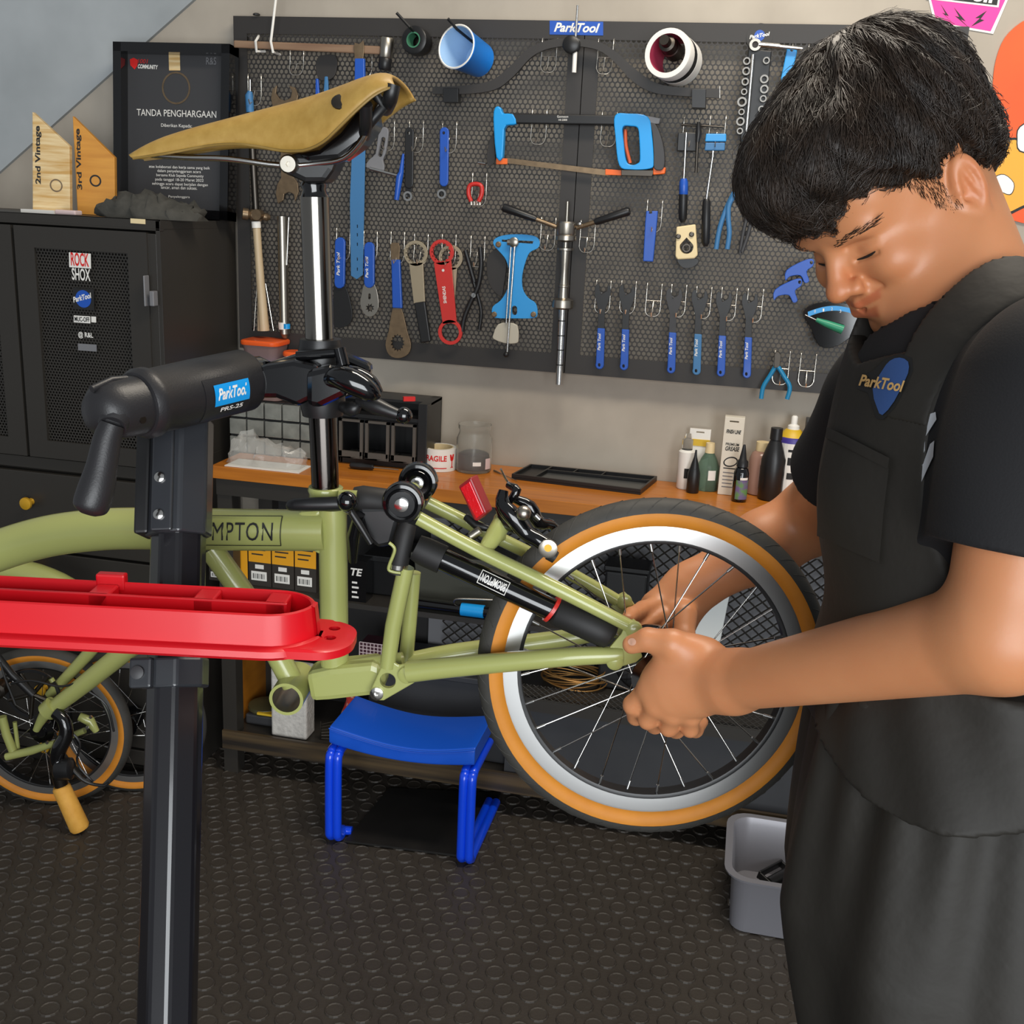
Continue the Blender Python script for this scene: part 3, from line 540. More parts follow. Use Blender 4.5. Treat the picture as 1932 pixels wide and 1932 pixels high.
for i in range(6): t = i/6; m.tube([V((a.x, a.y+.02, ZS+.004+t*.05)), V((b.x, a.y+.03+.01*i, ZS+.006+t*.045))], .0014, 6)
m.tube([V((a.x, a.y+.02, ZS+.003)), V((a.x, a.y+.02, ZS+.055))], .002, 6); m.tube([V((b.x, a.y+.05, ZS+.003)), V((b.x, a.y+.06, ZS+.055))], .002, 6); obj('wire_rack', m, 'dark_steel', label='small dark wire rack beside the bubble-wrapped box', cat='rack')
# charcoal storage crates behind the stool and on the shelf
def crate(x0, y0, x1, y1, Y, dep, z, label, mt='charcoal', rim=True):
    F = PF((0, Y, 0), (1, 0, 0), (0, -1, 0)); a, b = fbox(F, x0, y0, x1, y1, dep, z); k = thing('storage_crate', label, 'crate', ((a.x+b.x)/2, (a.y+b.y)/2, z))
    obj('tub', MB().hexa([V((a.x+.01, a.y+.012, z+.0005)), V((b.x-.01, a.y+.012, z+.0005)), V((b.x-.01, b.y-.01, z+.0005)), V((a.x+.01, b.y-.01, z+.0005)), V((a.x, a.y, b.z)), V((b.x, a.y, b.z)), V((b.x, b.y, b.z)), V((a.x, b.y, b.z))]), mt, k, bev=.003)
    if rim: obj('rim', MB().bounds((a.x-.006, a.y-.006, b.z-.016), (b.x+.006, b.y, b.z+.001)), mt, k, bev=.003)
    return b.z
CRZ = crate(690, 1270, 960, 1460, 2.50, .18, ZS, 'wide charcoal storage crate on the bottom shelf behind blue stool')
mat('smoke_tub', '#55554c', .35); z_ = crate(778, 1052, 962, 1195, 2.53, .12, zmid+.0005, 'smoky grey lidded tub on the bench shelf', 'smoke_tub')
crate(690, 1050, 764, 1215, 2.53, .14, zmid+.0005, 'narrow black tub on the bench shelf behind the rear frame strut', 'black_plastic')
a, b = fbox(FU, 655, 1110, 685, 1300, .05, zmid+.0005); k = thing('lube_carton', 'slim black carton with white letters behind the green seat tube', 'carton', ((a.x+b.x)/2, 2.5, zmid)); b.z = zmid+.11; b.x = a.x+.05; obj('carton', MB().bounds(a, b), 'black_gloss', k); flat('TE', a.x+.008, zmid+.07, b.x-.01, .02, 'white', k, y=a.y-.0006, bold=.03, shear=.2)
for i in range(4): obj('print_mark', MB().bounds((a.x+.012, a.y-.0006, zmid+.01+i*.013), (a.x+.03-.004*(i % 2), a.y-.0001, zmid+.015+i*.013)), 'white', k)
# floor pump lying across, with blue collar
p = FU(755, 1207); q = FU(925, 1192); p.y = q.y = 2.47; p.z = q.z = zmid+.018; k = thing('hand_pump', 'black hand pump with blue collar lying on the bench shelf', 'pump', (p+q)/2 - V((0, 0, .018))); d = (q-p).normalized(); L = (q-p).length
obj('barrel', MB().lathe([(0, .008), (.004, .012), (L*.65, .012), (L*.66, .014), (L, .014)], p, d, 16), 'black_gloss', k, smooth=40); obj('collar', MB().lathe([(L*.68, .0165), (L*.93, .0165)], p, d, 16), 'cyan_blue', k, smooth=40); obj('hose', MB().tube(smooth_pts([p+d*L*.6+V((0, 0, .012)), p+d*L*.62+V((0, -.005, .026)), p+d*L*.8+V((0, 0, .03)), p+d*L*1.1+V((0, .01, .032))], 4), .003, 8), 'steel', k, smooth=60)
k = thing('pink_basket', 'small pale pink mesh basket beneath the rear frame strut', 'basket', (FU(695, 1250).x, 2.55, CRZ)); x0, x1 = FU(668, 1240).x, FU(724, 1240).x; z0 = CRZ+.001; z1 = z0+.05; m = MB()
for i in range(9): x = x0+(x1-x0)*i/8; m.tube([(x, 2.515, z0), (x, 2.515, z1)], .0013, 5)
for i in range(6): z = z0+.002+(z1-z0-.002)*i/5; m.tube([(x0, 2.516, z), (x1, 2.516, z)], .0013, 5)
obj('front_grid', m, 'pinkish', k); obj('liner', MB().bounds((x0, 2.52, z0), (x1, 2.58, z1-.004)), mat('wine', '#4a2630', .6), k)
# coil of bronze wire in the basket, white jug
zb_ = zr-.004; c = atZ(1080, 1282, zb_+.01)
for i in range(1): pass
m = MB(); cx, cy = c.x, 2.56
for i in range(9):
    r_ = .075+.004*(i % 3)+.006*math.sin(i*2.1); z = zb_+.006+.0042*i; ox = .006*math.sin(i*1.7)
    m.tube([V((cx+ox+r_*math.cos(t), cy+.6*r_*math.sin(t), z+.005*math.sin(2*t+i))) for t in np.linspace(0, 2*PI, 29)[:-1]], .0018, 6, closed=True)
obj('wire_coil', m, mat('copper_wire', '#b98a4e', .35, .7), label='loose coil of bronze wire lying in the wire basket', cat='wire', smooth=60)
p = PF((0, 2.53, 0), (1, 0, 0), (0, -1, 0)); P = [p(1311, 1146), p(1376, 1125), p(1352, 1246), p(1298, 1240)]
k = obj('white_carton', MB().prism(P, (0, .07, 0)), mat('pale_white', '#d9dcd9', .5), label='white carton leaning in the wire basket behind the wheel', cat='carton', bev=.002)
for nm, (x0, x1, y0, y1, mt_, lb) in {'black_bag': (1136, 1216, 1070, 1250, 'black_plastic', 'black lidded box inside the wire basket behind the spokes')}.items():
    F_ = PF((0, 2.56, 0), (1, 0, 0), (0, -1, 0)); a, b = fbox(F_, x0, y0, x1, y1, .08, zb_+.001); k = thing('black_case', lb, 'case', ((a.x+b.x)/2, 2.6, zb_+.001)); obj('shell', MB().bounds((a.x, a.y, zb_+.001), (b.x, b.y, b.z-.015)), mt_, k, bev=.006); obj('lid', MB().bounds((a.x-.004, a.y-.004, b.z-.014), (b.x+.004, b.y+.004, b.z)), mt_, k, bev=.004)
# ------------------------------------------------------------------ blue stool
st = thing('step_stool', 'low stool with blue vinyl cushion on bent blue tube legs', 'stool', (-.70, 2.31, 0))
SX0, SX1, SY0, SY1, SZ = -.877, -.519, 2.215, 2.395, .31; m = MB(); n = 16; loops = []
for i in range(n+1):
    s = i/n; x = SX0+(SX1-SX0)*s; sag = .022*(1-(2*s-1)**2); L = []
    for (y, z) in ((SY0, -.042), (SY0-.004, -.036), (SY0-.004, -.006), (SY0+.003, 0), (SY1-.003, 0), (SY1+.004, -.006), (SY1+.004, -.036), (SY1, -.042)):
        L.append(V((x, y, SZ + z - (sag if z > -.04 else sag*.8) + (.0025*math.sin(7*s+y*40) if z > -.03 else 0))))
    loops.append(L)
m.sweep(loops); obj('cushion', m, 'blue_vinyl', st, smooth=50, bev=.003)
m = MB(); m.tube([V((SX0+(SX1-SX0)*i/n, SY0-.0045, SZ-.003-.022*(1-(2*i/n-1)**2)+.0025*math.sin(7*i/n+SY0*40))) for i in range(n+1)], .0016, 6); obj('seam_piping', m, 'blue_vinyl', st, smooth=60)
mat('blue_paint', '#0d47e4', .25, coat=.5)
for x, s in ((SX0+.004, 1), (SX1-.022, 1)):
    zt = SZ-.062; y0 = SY0-.008; yb = SY1+.1
    pts = [(x, SY1-.02, zt), (x, y0+.035, zt), (x, y0+.012, zt-.006), (x, y0, zt-.03), (x, y0, .05), (x, y0+.004, .024), (x, y0+.02, .0125), (x, y0+.045, .0125)]
    if x > -.7: pts += [(x, yb-.03, .0125), (x, yb, .0125)]
    else: pts += [(x+.02, y0+.05, .0125)]
    for dx in ((0, .019) if True else (0,)): # twin tubes side by side
        q = [(p[0]+dx, p[1], p[2]) for p in pts]
        obj('leg_tube', MB().tube(smooth_pts(q, 5), .0115, 12), 'blue_paint', st, smooth=60)
obj('cross_bar', MB().tube([(SX0+.02, SY1-.03, SZ-.062), (SX1-.01, SY1-.03, SZ-.062)], .01, 10), 'blue_paint', st, smooth=60)
P = [atZ(650, 1590, .003), atZ(868, 1618, .003), atZ(945, 1500, .003), atZ(735, 1490, .003)]
obj('floor_plate', MB().prism([V((p.x, p.y, .0045)) for p in P], (0, 0, .005)), mat('plate_black', '#141312', .5, col2='#1f1d1b', scale=14), label='black rectangular floor plate beneath the blue stool', cat='plate')
# ------------------------------------------------------------------ grey tub with spare pedals
tb = thing('parts_tub', 'grey metallic plastic tub holding bicycle pedals on rubber floor', 'tub', (.26, 2.27, 0))
def rrect(x0, y0, x1, y1, z, r, n=5): return [V((cx+r*math.cos(t), cy+r*math.sin(t), z)) for cx, cy, t0 in ((x1-r, y1-r, 0), (x0+r, y1-r, PI/2), (x0+r, y0+r, PI), (x1-r, y0+r, 1.5*PI)) for t in [t0+PI/2*i/n for i in range(n+1)]]
tx0, tx1, ty0, ty1, tz = .072, .46, 2.12, 2.40, .145
obj('shell', MB().sweep([rrect(tx0+.03, ty0+.03, tx1-.03, ty1-.03, .012, .03), rrect(tx0+.02, ty0+.022, tx1-.02, ty1-.022, .003, .035), rrect(tx0+.012, ty0+.012, tx1-.012, ty1-.012, tz-.012, .045), rrect(tx0+.008, ty0+.008, tx1-.008, ty1-.008, tz-.006, .05), rrect(tx0-.003, ty0-.003, tx1+.003, ty1+.003, tz-.005, .055), rrect(tx0-.004, ty0-.004, tx1+.004, ty1+.004, tz, .055), rrect(tx0+.012, ty0+.012, tx1-.012, ty1-.012, tz, .045), rrect(tx0+.018, ty0+.018, tx1-.018, ty1-.018, tz-.015, .04), rrect(tx0+.03, ty0+.03, tx1-.03, ty1-.03, .012, .03)], cap=False).add(rrect(tx0+.03, ty0+.03, tx1-.03, ty1-.03, .012, .03), [tuple(range(24))]), 'grey_tub', tb, smooth=45)
for i, (x, y, rz, z) in enumerate(((.135, 2.20, .25, .04), (.25, 2.25, -.5, .04), (.20, 2.31, .9, .045))):
    k = thing('spare_pedal', ['black cage pedal with silver bar on top lying in grey tub', 'black cage pedal lying deeper in grey tub beside apron', 'black cage pedal half hidden under the others in grey tub'][i], 'pedal', (x, y, z-.026)); M = Matrix.Rotation(rz, 3, 'Z') @ Matrix.Rotation(.25, 3, 'X'); c = V((x, y, z))
    for sy in (-1, 1): obj('cage_plate', MB().box(c+M @ V((0, sy*.03, 0)), (.085, .006, .022), M), 'black_plastic', k, bev=.002)
    for sx in (-1, 1): obj('end_plate', MB().box(c+M @ V((sx*.04, 0, 0)), (.006, .06, .018), M), 'black_plastic', k, bev=.002)
    obj('axle', MB().tube([c+M @ V((-.05, 0, 0)), c+M @ V((.075, 0, 0))], .008, 12), 'chrome', k, smooth=40); obj('body', MB().tube([c+M @ V((-.04, 0, 0)), c+M @ V((.04, 0, 0))], .014, 12), 'black_plastic', k, smooth=40)
# crumbs on the floor are left to the floor material
# ------------------------------------------------------------------ painted panel and sticker on the wall
FW = PF((0, WY-.001, 0), (1, 0, 0), (0, -1, 0))
k = thing('painted_mural', 'orange wall painting with yellow and white rounded shapes', 'mural', (FW(1960, 400).x, WY-.006, FW(1900, 395).z))
obj('orange_field', pprism(MB(), FW, smooth_pts([(1872, 398), (1868, 300), (1872, 180), (1880, 110), (1905, 60), (1960, 30), (2060, 40), (2120, 160), (2110, 330), (2000, 420)], 4, True), 0, .004), mat('mural_orange', '#ea5f20', .6, col2='#e2501c', scale=4), k)
for nm, mt_, P in (('yellow_shape', 'box_yellow', [(1868, 365), (1866, 290), (1880, 272), (1915, 264), (1932, 275), (1990, 300), (2000, 350), (1925, 390), (1893, 400)]), ('white_shape', 'white', [(1878, 335), (1895, 330), (1912, 345), (1910, 362), (1900, 366), (1876, 352)]), ('white_shape', 'white', [(1920, 262), (1925, 240), (1960, 225), (1985, 250), (1960, 285), (1925, 284)])):
    L = smooth_pts(P, 3, True); o_ = {'yellow_shape': .0050, 'white_shape': .0062}[nm]
    obj('black_outline', pprism(MB(), FW, [(x+(x-sum(p[0] for p in P)/len(P))*.08, y+(y-sum(p[1] for p in P)/len(P))*.08) for x, y in L], .003, o_-.0006), 'ink', k); obj(nm, pprism(MB(), FW, L, .003, o_), mt_, k)
k = thing('wall_sticker', 'pink and black sticker with white outline above the pegboard', 'sticker', (FW(1830, 60).x, WY-.003, FW(1830, 62).z)); X = [(1750, -28), (1911, -20), (1872, 62), (1765, 44)]
obj('backing', pprism(MB(), FW, [(1747, -100), (1914, -92), (1910, -20), (1874, 64), (1763, 45), (1747, -22)], 0, .0012), 'white', k); obj('pink_field', pprism(MB(), FW, [(1752, -96), (1908, -88), (1905, -18), (1869, 59), (1767, 41), (1752, -20)], .0005, .0018), mat('hot_pink', '#f0359a', .5), k)
obj('name_box', pprism(MB(), FW, [(1745, -30), (1890, -22), (1884, 14), (1748, -2)], .001, .0026), 'white', k); obj('name_field', pprism(MB(), FW, [(1749, -27), (1886, -18), (1881, 10), (1752, -5)], .001, .003), 'ink', k)
label_text(FW, 'muc-off', 1757, -7, 1876, 7, 24, .0034, 'white', k, bold=.04)
for P in ([(1775, 8), (1790, 30), (1783, 28), (1795, 40), (1778, 24), (1784, 26)], [(1800, 14), (1822, 40), (1812, 36), (1828, 52), (1802, 30), (1810, 32)], [(1862, 20), (1840, 34), (1849, 34), (1832, 50), (1857, 38), (1850, 36)]): obj('bolt_mark', pprism(MB(), FW, P, .001, .0024), 'ink', k)
# ------------------------------------------------------------------ pegboard
YB = 2.715; PX0, PX1, PZ0, PZ1 = -1.334, .40, 1.122, 1.946; PXS = -.446
FP = PF((0, YB, 0), (1, 0, 0), (0, -1, 0))
peg = thing('pegboard', 'wide black perforated steel tool board on concrete wall', 'pegboard', ((PX0+PX1)/2, YB+.015, PZ0))
for x0, x1 in ((PX0, PXS-.001), (PXS+.001, PX1)):
    b = .036; p = obj('board_panel', hexplate(x0+.034, x1-.03, PZ0+b+.01, PZ1-b, YB, .0124, .0052), 'black_board', peg, weld=False)
    for q in (((x0, PZ0), (x0+.036, PZ1)), ((x1-.036, PZ0), (x1, PZ1)), ((x0+.036, PZ0), (x1-.036, PZ0+b+.012)), ((x0+.036, PZ1-b-.004), (x1-.036, PZ1))): obj('panel_border', MB().bounds((q[0][0], YB-.0008, q[0][1]), (q[1][0], YB+.0015, q[1][1])), 'black_board', p)
    for q in (((x0, PZ0), (x0+.002, PZ1)), ((x1-.002, PZ0), (x1, PZ1)), ((x0, PZ0), (x1, PZ0+.002)), ((x0, PZ1-.002), (x1, PZ1))): obj('flange', MB().bounds((q[0][0], YB, q[0][1]), (q[1][0], YB+.022, q[1][1])), 'black_board', p)
for x in (PX0+.02, PXS-.02, PXS+.02, PX1-.02):
    for z in (PZ0+.05, PZ1-.05): obj('standoff', MB().tube([(x, YB+.001, z), (x, WY-.001, z)], .008, 10), 'black_steel', peg)
obj('cap', MB().lathe([(0, .009), (.003, .009), (.005, .006)], FP(484, 29, .002), (0, 0, 1), 12), 'black_plastic', peg)
obj('brand_plate', pprism(MB(), FP, [(1037, 39), (1138, 41), (1138, 67), (1037, 65)], .001, .0025), 'tool_blue', peg); label_text(FP, 'ParkTool', 1045, 60, 1131, 62, 16, .0029, 'white', peg, shear=.3, bold=.03)
obj('brand_badge', MB().prism(circ(FP, 1433, 70, 25, .0025), FP.n*-.002), 'black_board', peg); obj('badge_disc', MB().prism(circ(FP, 1433, 67, 10, .0032), FP.n*-.001), 'tool_blue', peg); label_text(FP, 'ParkTool', 1414, 74, 1453, 67, 7, .0036, 'white', peg, shear=.3, bold=.03)
# wire hooks
def hookmesh(h):
    m = MB(); w = .0178; o = -.006
    m.tube(smooth_pts([(-w, .004, h), (-w, o, h), (-w, o, h*.5), (-w, o-.004, .012), (-w+.008, o-.006, .001), (0, o-.007, 0), (w-.008, o-.006, .001), (w, o-.004, .012), (w, o, h*.5), (w, o, h), (w, .004, h)], 2), .0013, 6)
    m.tube([(-w, o, h*.48), (w, o, h*.48)], .0012, 6); m.tube([(0, o, h*.48), (0, o-.012, .01), (0, o-.03, .002), (0, o-.036, .012)], .0013, 6); return m
HK = [(562, 97, 143), (483, 141, 200), (690, 108, 147), (732, 228, 285), (786, 228, 288), (848, 230, 289), (904, 327, 389), (649, 431, 491), (700, 437, 494), (751, 438, 497), (795, 442, 498), (847, 443, 500), (901, 446, 503), (1035, 74, 138), (1140, 75, 141), (1016, 207, 273), (1147, 212, 277), (1033, 411, 472), (1107, 417, 476), (1232, 378, 438), (1301, 218, 280), (1350, 218, 280), (1136, 529, 590), (1183, 530, 591), (1231, 535, 596), (1277, 537, 597), (1324, 541, 600), (1371, 543, 604), (1420, 545, 607), (1470, 662, 724), (1519, 667, 728), (1505, 85, 140)]
HL_ = ['bare double wire hook beneath the long mallet handle', 'wire hook behind the steel punch with blue grip', 'wire hook behind the blue-sleeved brown spanner', 'wire hook carrying the grey crank puller', 'wire hook carrying the black ring wrench', 'wire hook carrying the blue ring wrench', 'wire hook carrying the small red link pliers', 'wire hook carrying the blue lockring spanner', 'wire hook carrying the short star spanner', 'wire hook carrying the bronze paddle spanner', 'wire hook inside the beige black-handled ring spanner', 'wire hook inside the red double-ended spanner', 'wire hook carrying the black slip pliers', 'wire hook under the gauge arch on the blue cup side', 'wire hook under the gauge arch on the white roll side', 'wire hook under the hacksaw bar by its front arm', 'wire hook under the hacksaw bar by its handle', 'wire hook under the press arm by the tension meter', 'wire hook under the press arm by the tyre lever', 'wire hook carrying the blue slab tyre lever', 'wire hook carrying the black chain breaker', 'wire hook carrying the small blue chain tool', 'wire hook of the cone wrench nearest the headset press', 'wire hook of the second cone wrench from the headset press', 'bare double wire hook amid the row of cone wrenches', 'wire hook of the grey-jawed cone wrench', 'wire hook of the pale-handled cone wrench', 'wire hook of the fifth cone wrench from the headset press', 'wire hook of the cone wrench farthest from the headset press', 'wire hook carrying the teal flush cutters', 'bare double wire hook beside the teal flush cutters', 'wire hook under the chrome ratchet end']
for i, (x, y0, y1) in enumerate(HK):
    b = FP(x, y1); h = FP(x, y0).z-b.z; m = hookmesh(h)
    for q in m.v: q += V((b.x, YB, b.z))
    obj('peg_hook', m, 'wire', label=HL_[i], cat='hook', group='double wire hooks on the pegboard', smooth=60)
# ------------------------------------------------------------------ tools
def tl(name, label, cat, px, py, group=None): p = FP(px, py, 0); p.y = YB; return thing(name, label, cat, p, group)
def pp(t, part, mt, pts, o0=.010, o1=.015, bev=.0007, sm=0):
    if part in ('slot', 'hole', 'bore', 'star_hole', 'scale_slot', 'window', 'hang_hole'): # openings are cut through the tool
        c = pprism(MB(), FP, pts, .003, o1+.004)
        for ch in [x for x in t.children if not x.name.startswith('lettering')]: cut(ch, c)
        return
    return obj(part, pprism(MB(), FP, smooth_pts(pts, sm, True) if sm else pts, o0, o1), mt, t, bev=bev)
def tb_(t, part, mt, pts, r, o=.014, seg=10, sm=0):
    P = [FP(p[0], p[1], p[2] if len(p) > 2 else o) for p in pts]; k = FP.px(*pts[0][:2]); rr = [x*k for x in r] if isinstance(r, (list, tuple)) else r*k
    if sm: P = smooth_pts(P, sm)
    return obj(part, MB().tube(P, rr, seg), mt, t, smooth=50)
def rg(t, part, mt, cx, cy, r0, r1, o0=.010, o1=.015, n=28, sm=None): return obj(part, pring(MB(), FP, cx, cy, r0, r1, o0, o1, n), mt, t, smooth=sm, bev=0 if sm else .0006)
def bar(x0, y0, x1, y1, w0, w1=None): # tapered bar outline
    w1 = w1 or w0; L = math.hypot(x1-x0, y1-y0); nx, ny = -(y1-y0)/L, (x1-x0)/L
    return [(x0+nx*w0, y0+ny*w0), (x1+nx*w1, y1+ny*w1), (x1-nx*w1, y1-ny*w1), (x0-nx*w0, y0-ny*w0)]
def rbar(x0, y0, x1, y1, w0, w1=None, n=5): # bar with round ends
    w1 = w1 or w0; a = math.atan2(y1-y0, x1-x0); out = []
    for i in range(n+1): t = a+PI/2+PI*i/n; out.append((x0+w0*math.cos(t), y0+w0*math.sin(t)))
    for i in range(n+1): t = a-PI/2+PI*i/n; out.append((x1+w1*math.cos(t), y1+w1*math.sin(t)))
    return out
def vtext(t, txt, x, y0, y1, h, off, mt='white', dx=0): label_text(FP, txt, x+h/2+dx, y0, x+h/2, y1, h, off, mt, t, bold=.02, shear=.2)
# mallet across the top and its bent rods
t = tl('wooden_mallet', 'long wooden-handled mallet lying flat across white rods atop pegboard', 'mallet', 600, 95)
obj('handle', MB().hexa([FP(441, 76, .03), FP(718, 87, .03), FP(718, 103, .03), FP(441, 90, .03), FP(441, 76, .046), FP(718, 87, .046), FP(718, 103, .046), FP(441, 90, .046)]), 'wood_dark_handle', t, bev=.003)
k_ = FP.px(730, 90); c0 = FP(731, 71, .04); d = (FP(728, 105, .04)-c0).normalized(); r_ = 12*k_; h_ = 34*k_
obj('head', MB().lathe([(0, r_*.9), (.002, r_), (h_-.002, r_), (h_, r_*.92)], c0, d, 24), 'steel', t, smooth=40); obj('rubber_face', MB().lathe([(h_, r_*.9), (h_+.002, r_*.98), (h_+.024, r_*.95), (h_+.027, r_*.8)], c0, d, 24), 'black_plastic', t, smooth=40)
for i, P in enumerate(([(488, 68, .0), (486, 72, .05), (482, 78, .06), (484, 97, .05), (500, 97, .02)], [(521, -6, .045), (515, 45, .05), (511, 78, .055), (515, 98, .05), (528, 103, .0)])):
    obj('white_rod', MB().tube([FP(*p) for p in P], .0032, 8), 'white', label=['short white bent rod holding the mallet handle', 'long white bent rod rising above the pegboard edge'][i], cat='rod', smooth=40)
t = tl('grip_tape_roll', 'small dark green tape roll hung on black peg', 'tape roll', 783, 76)
ax = (FP(800, 85, 0)-FP(780, 75, .06)).normalized(); c0 = FP(780, 75, .055); k_ = FP.px(780, 75)
obj('roll', MB().lathe([(0, 13*k_), (0, 22*k_), (.002, 24*k_), (.028, 24*k_), (.03, 22*k_), (.03, 13*k_), (0, 13*k_)], c0, ax, 30, cap=False), 'black_plastic', t, smooth=40); obj('core', MB().lathe([(-.001, 13.4*k_), (-.001, 11*k_), (.03, 11*k_), (.03, 13.4*k_)], c0, ax, 26, cap=False), mat('core_green', '#3f7a5c', .5), t, smooth=40)
obj('back_ring', MB().lathe([(.034, 12*k_), (.034, 20*k_), (.05, 20*k_), (.05, 12*k_)], c0, ax, 26, cap=False), 'dark_steel', t, smooth=40)
obj('black_peg', MB().tube([FP(800, 80, .0), FP(772, 50, .075), FP(748, 24, .09)], .0034, 8), 'black_plastic', label='black rod peg through the dark green tape roll', cat='peg', smooth=40)
t = tl('blue_cup', 'bright blue plastic cup hanging sideways on black peg', 'cup', 885, 100)
c0 = FP(861, 88, .11); c1 = FP(905, 113, .015); ax = (c1-c0); L = ax.length; ax.normalize(); k_ = FP.px(861, 88)
obj('cup_wall', MB().lathe([(0, 35*k_), (0, 37*k_), (.003, 37.5*k_), (.006, 36*k_), (L, 30*k_), (L, 0), (L-.003, 0), (L-.003, 28.5*k_), (.003, 34.5*k_), (0, 35*k_)], c0, ax, 40, cap=False), 'cup_blue', t, smooth=40); obj('inner_lining', MB().lathe([(.0005, 34.9*k_), (.004, 34.2*k_), (L-.0035, 28.2*k_), (L-.0035, 0)], c0, ax, 36, cap=False), mat('pale_blue', '#a9cdf0', .3), t, smooth=40)
obj('rim', MB().lathe([(-.0005, 34.4*k_), (-.002, 36*k_), (-.0005, 37.9*k_)], c0, ax, 40, cap=False), 'white', t, smooth=60)
obj('black_peg', MB().tube([FP(905, 90, .01), FP(862, 55, .10), FP(845, 35, .115)], .0034, 8), 'black_plastic', label='black rod peg inside the bright blue cup', cat='peg', smooth=40)
t = tl('tube_roll', 'white cardboard roll with pink inside holding a stepped cone', 'roll', 1268, 108)
c0 = FP(1259, 100, .11); c1 = FP(1283, 118, .02); ax = c1-c0; L = ax.length; ax.normalize(); k_ = FP.px(1260, 100)
obj('roll', MB().lathe([(0, 34*k_), (0, 43*k_), (.004, 44*k_), (L*.35, 43.5*k_), (L*.36, 42.5*k_), (L*.6, 42.5*k_), (L*.61, 43.5*k_), (L, 43*k_), (L, 34*k_), (0, 34*k_)], c0, ax, 40, cap=False), 'white', t, smooth=40); obj('black_band', MB().lathe([(L*.36, 43.2*k_), (L*.6, 43.2*k_)], c0, ax, 40, cap=False), 'black_plastic', t, smooth=40); obj('pink_liner', MB().lathe([(.001, 33.8*k_), (L, 33.6*k_)], c0, ax, 32, cap=False), mat('rose_inside', '#b8405f', .5), t, smooth=40)
obj('stepped_cone', MB().lathe([(0, 6*k_), (0, 9*k_), (.02, 9.5*k_), (.022, 15*k_), (.05, 15*k_), (.052, 17*k_), (.09, 17*k_)], FP(1253, 75, .12), (FP(1278, 105, .01)-FP(1253, 75, .12)).normalized(), 24), 'dark_steel', label='stepped steel cone standing inside the white cardboard roll', cat='cone', smooth=40)
# dishing gauge: arched bar with feet and rod
t = tl('dishing_gauge', 'black arched wheel gauge bar with two feet across pegboard', 'gauge', 1085, 150)
up_ = smooth_pts([(818, 165), (880, 162), (930, 152), (965, 125), (1000, 92), (1040, 76), (1085, 74), (1130, 80), (1165, 100), (1200, 132), (1240, 158), (1290, 166), (1358, 168)], 4); lo_ = smooth_pts([(1358, 186), (1290, 182), (1235, 176), (1195, 155), (1160, 118), (1130, 96), (1085, 88), (1040, 92), (1005, 108), (970, 145), (935, 170), (880, 178), (818, 178)], 4)
n_ = len(up_); m = MB(); a_ = [FP(x, y, .03) for x, y in up_]; b_ = [FP(x, y, .03) for x, y in lo_][::-1]
for i in range(n_-1): m.hexa([a_[i], a_[i+1], b_[i+1], b_[i], a_[i]+FP.n*.01, a_[i+1]+FP.n*.01, b_[i+1]+FP.n*.01, b_[i]+FP.n*.01])
obj('arch_bar', m, 'black_board', t); pp(t, 'foot', 'black_plastic', [(836, 166), (864, 166), (864, 193), (836, 193)], .026, .052); pp(t, 'foot', 'black_plastic', [(1305, 168), (1332, 168), (1331, 204), (1305, 203)], .026, .052)
tb_(t, 'gauge_rod', 'chrome', [(1090, 10), (1086, 70)], 2.4, .048); tb_(t, 'gauge_rod', 'white', [(1085, 98), (1083, 137)], 4.2, .048); obj('knob', MB().lathe([(0, .02), (.02, .02), (.023, .016)], FP(1080, 86, .036), FP.n, 20), 'black_plastic', t, smooth=40); obj('screw', MB().lathe([(0, .004), (.006, .004)], FP(1091, 77, .04), FP.n, 12), 'chrome', t)
tb_(t, 'end_pin', 'wire', [(1358, 163), (1358, 185)], 1.2, .036)
# hacksaw
t = tl('hacksaw', 'bright blue framed hacksaw with orange-tipped blade on pegboard', 'hacksaw', 1090, 265)
pp(t, 'back_bar', 'black_plastic', [(966, 214), (1165, 217), (1165, 236), (966, 233)], .012, .03, .003); pp(t, 'front_arm', 'cyan_blue', smooth_pts([(931, 210), (937, 200), (945, 204), (949, 214), (968, 215), (974, 234), (960, 236), (951, 244), (948, 298), (936, 297), (931, 240)], 2, True), .010, .032, .003)
O_ = smooth_pts([(1160, 218), (1185, 214), (1222, 220), (1230, 255), (1233, 305), (1227, 318), (1190, 320), (1168, 312), (1161, 260)], 4, True); I_ = smooth_pts([(1175, 240), (1190, 238), (1203, 242), (1206, 265), (1207, 300), (1203, 308), (1192, 311), (1181, 303), (1176, 265)], 4, True)
obj('handle_frame', MB().ring([FP(x, y, .036) for x, y in O_], [FP(x, y, .036) for x, y in I_], FP.n*-.026), 'cyan_blue', t, bev=.002)
pp(t, 'rubber_grip', 'dark_grey', smooth_pts([(1226, 232), (1238, 236), (1250, 268), (1254, 300), (1250, 320), (1234, 318), (1233, 290), (1230, 250)], 3, True), .012, .035, .004); pp(t, 'cap', 'mid_grey', [(1220, 218), (1246, 223), (1243, 234), (1224, 234)], .012, .034, .002)
pp(t, 'blade', 'bronze_steel', [(957, 298), (1148, 321), (1148, 332), (957, 308)], .018, .0195, .0002); pp(t, 'blade_tip', 'orange', [(936, 298), (957, 299), (957, 310), (936, 310)], .016, .022, .001); pp(t, 'blade_tip', 'orange', [(1142, 319), (1173, 321), (1175, 331), (1142, 330)], .016, .022, .001)
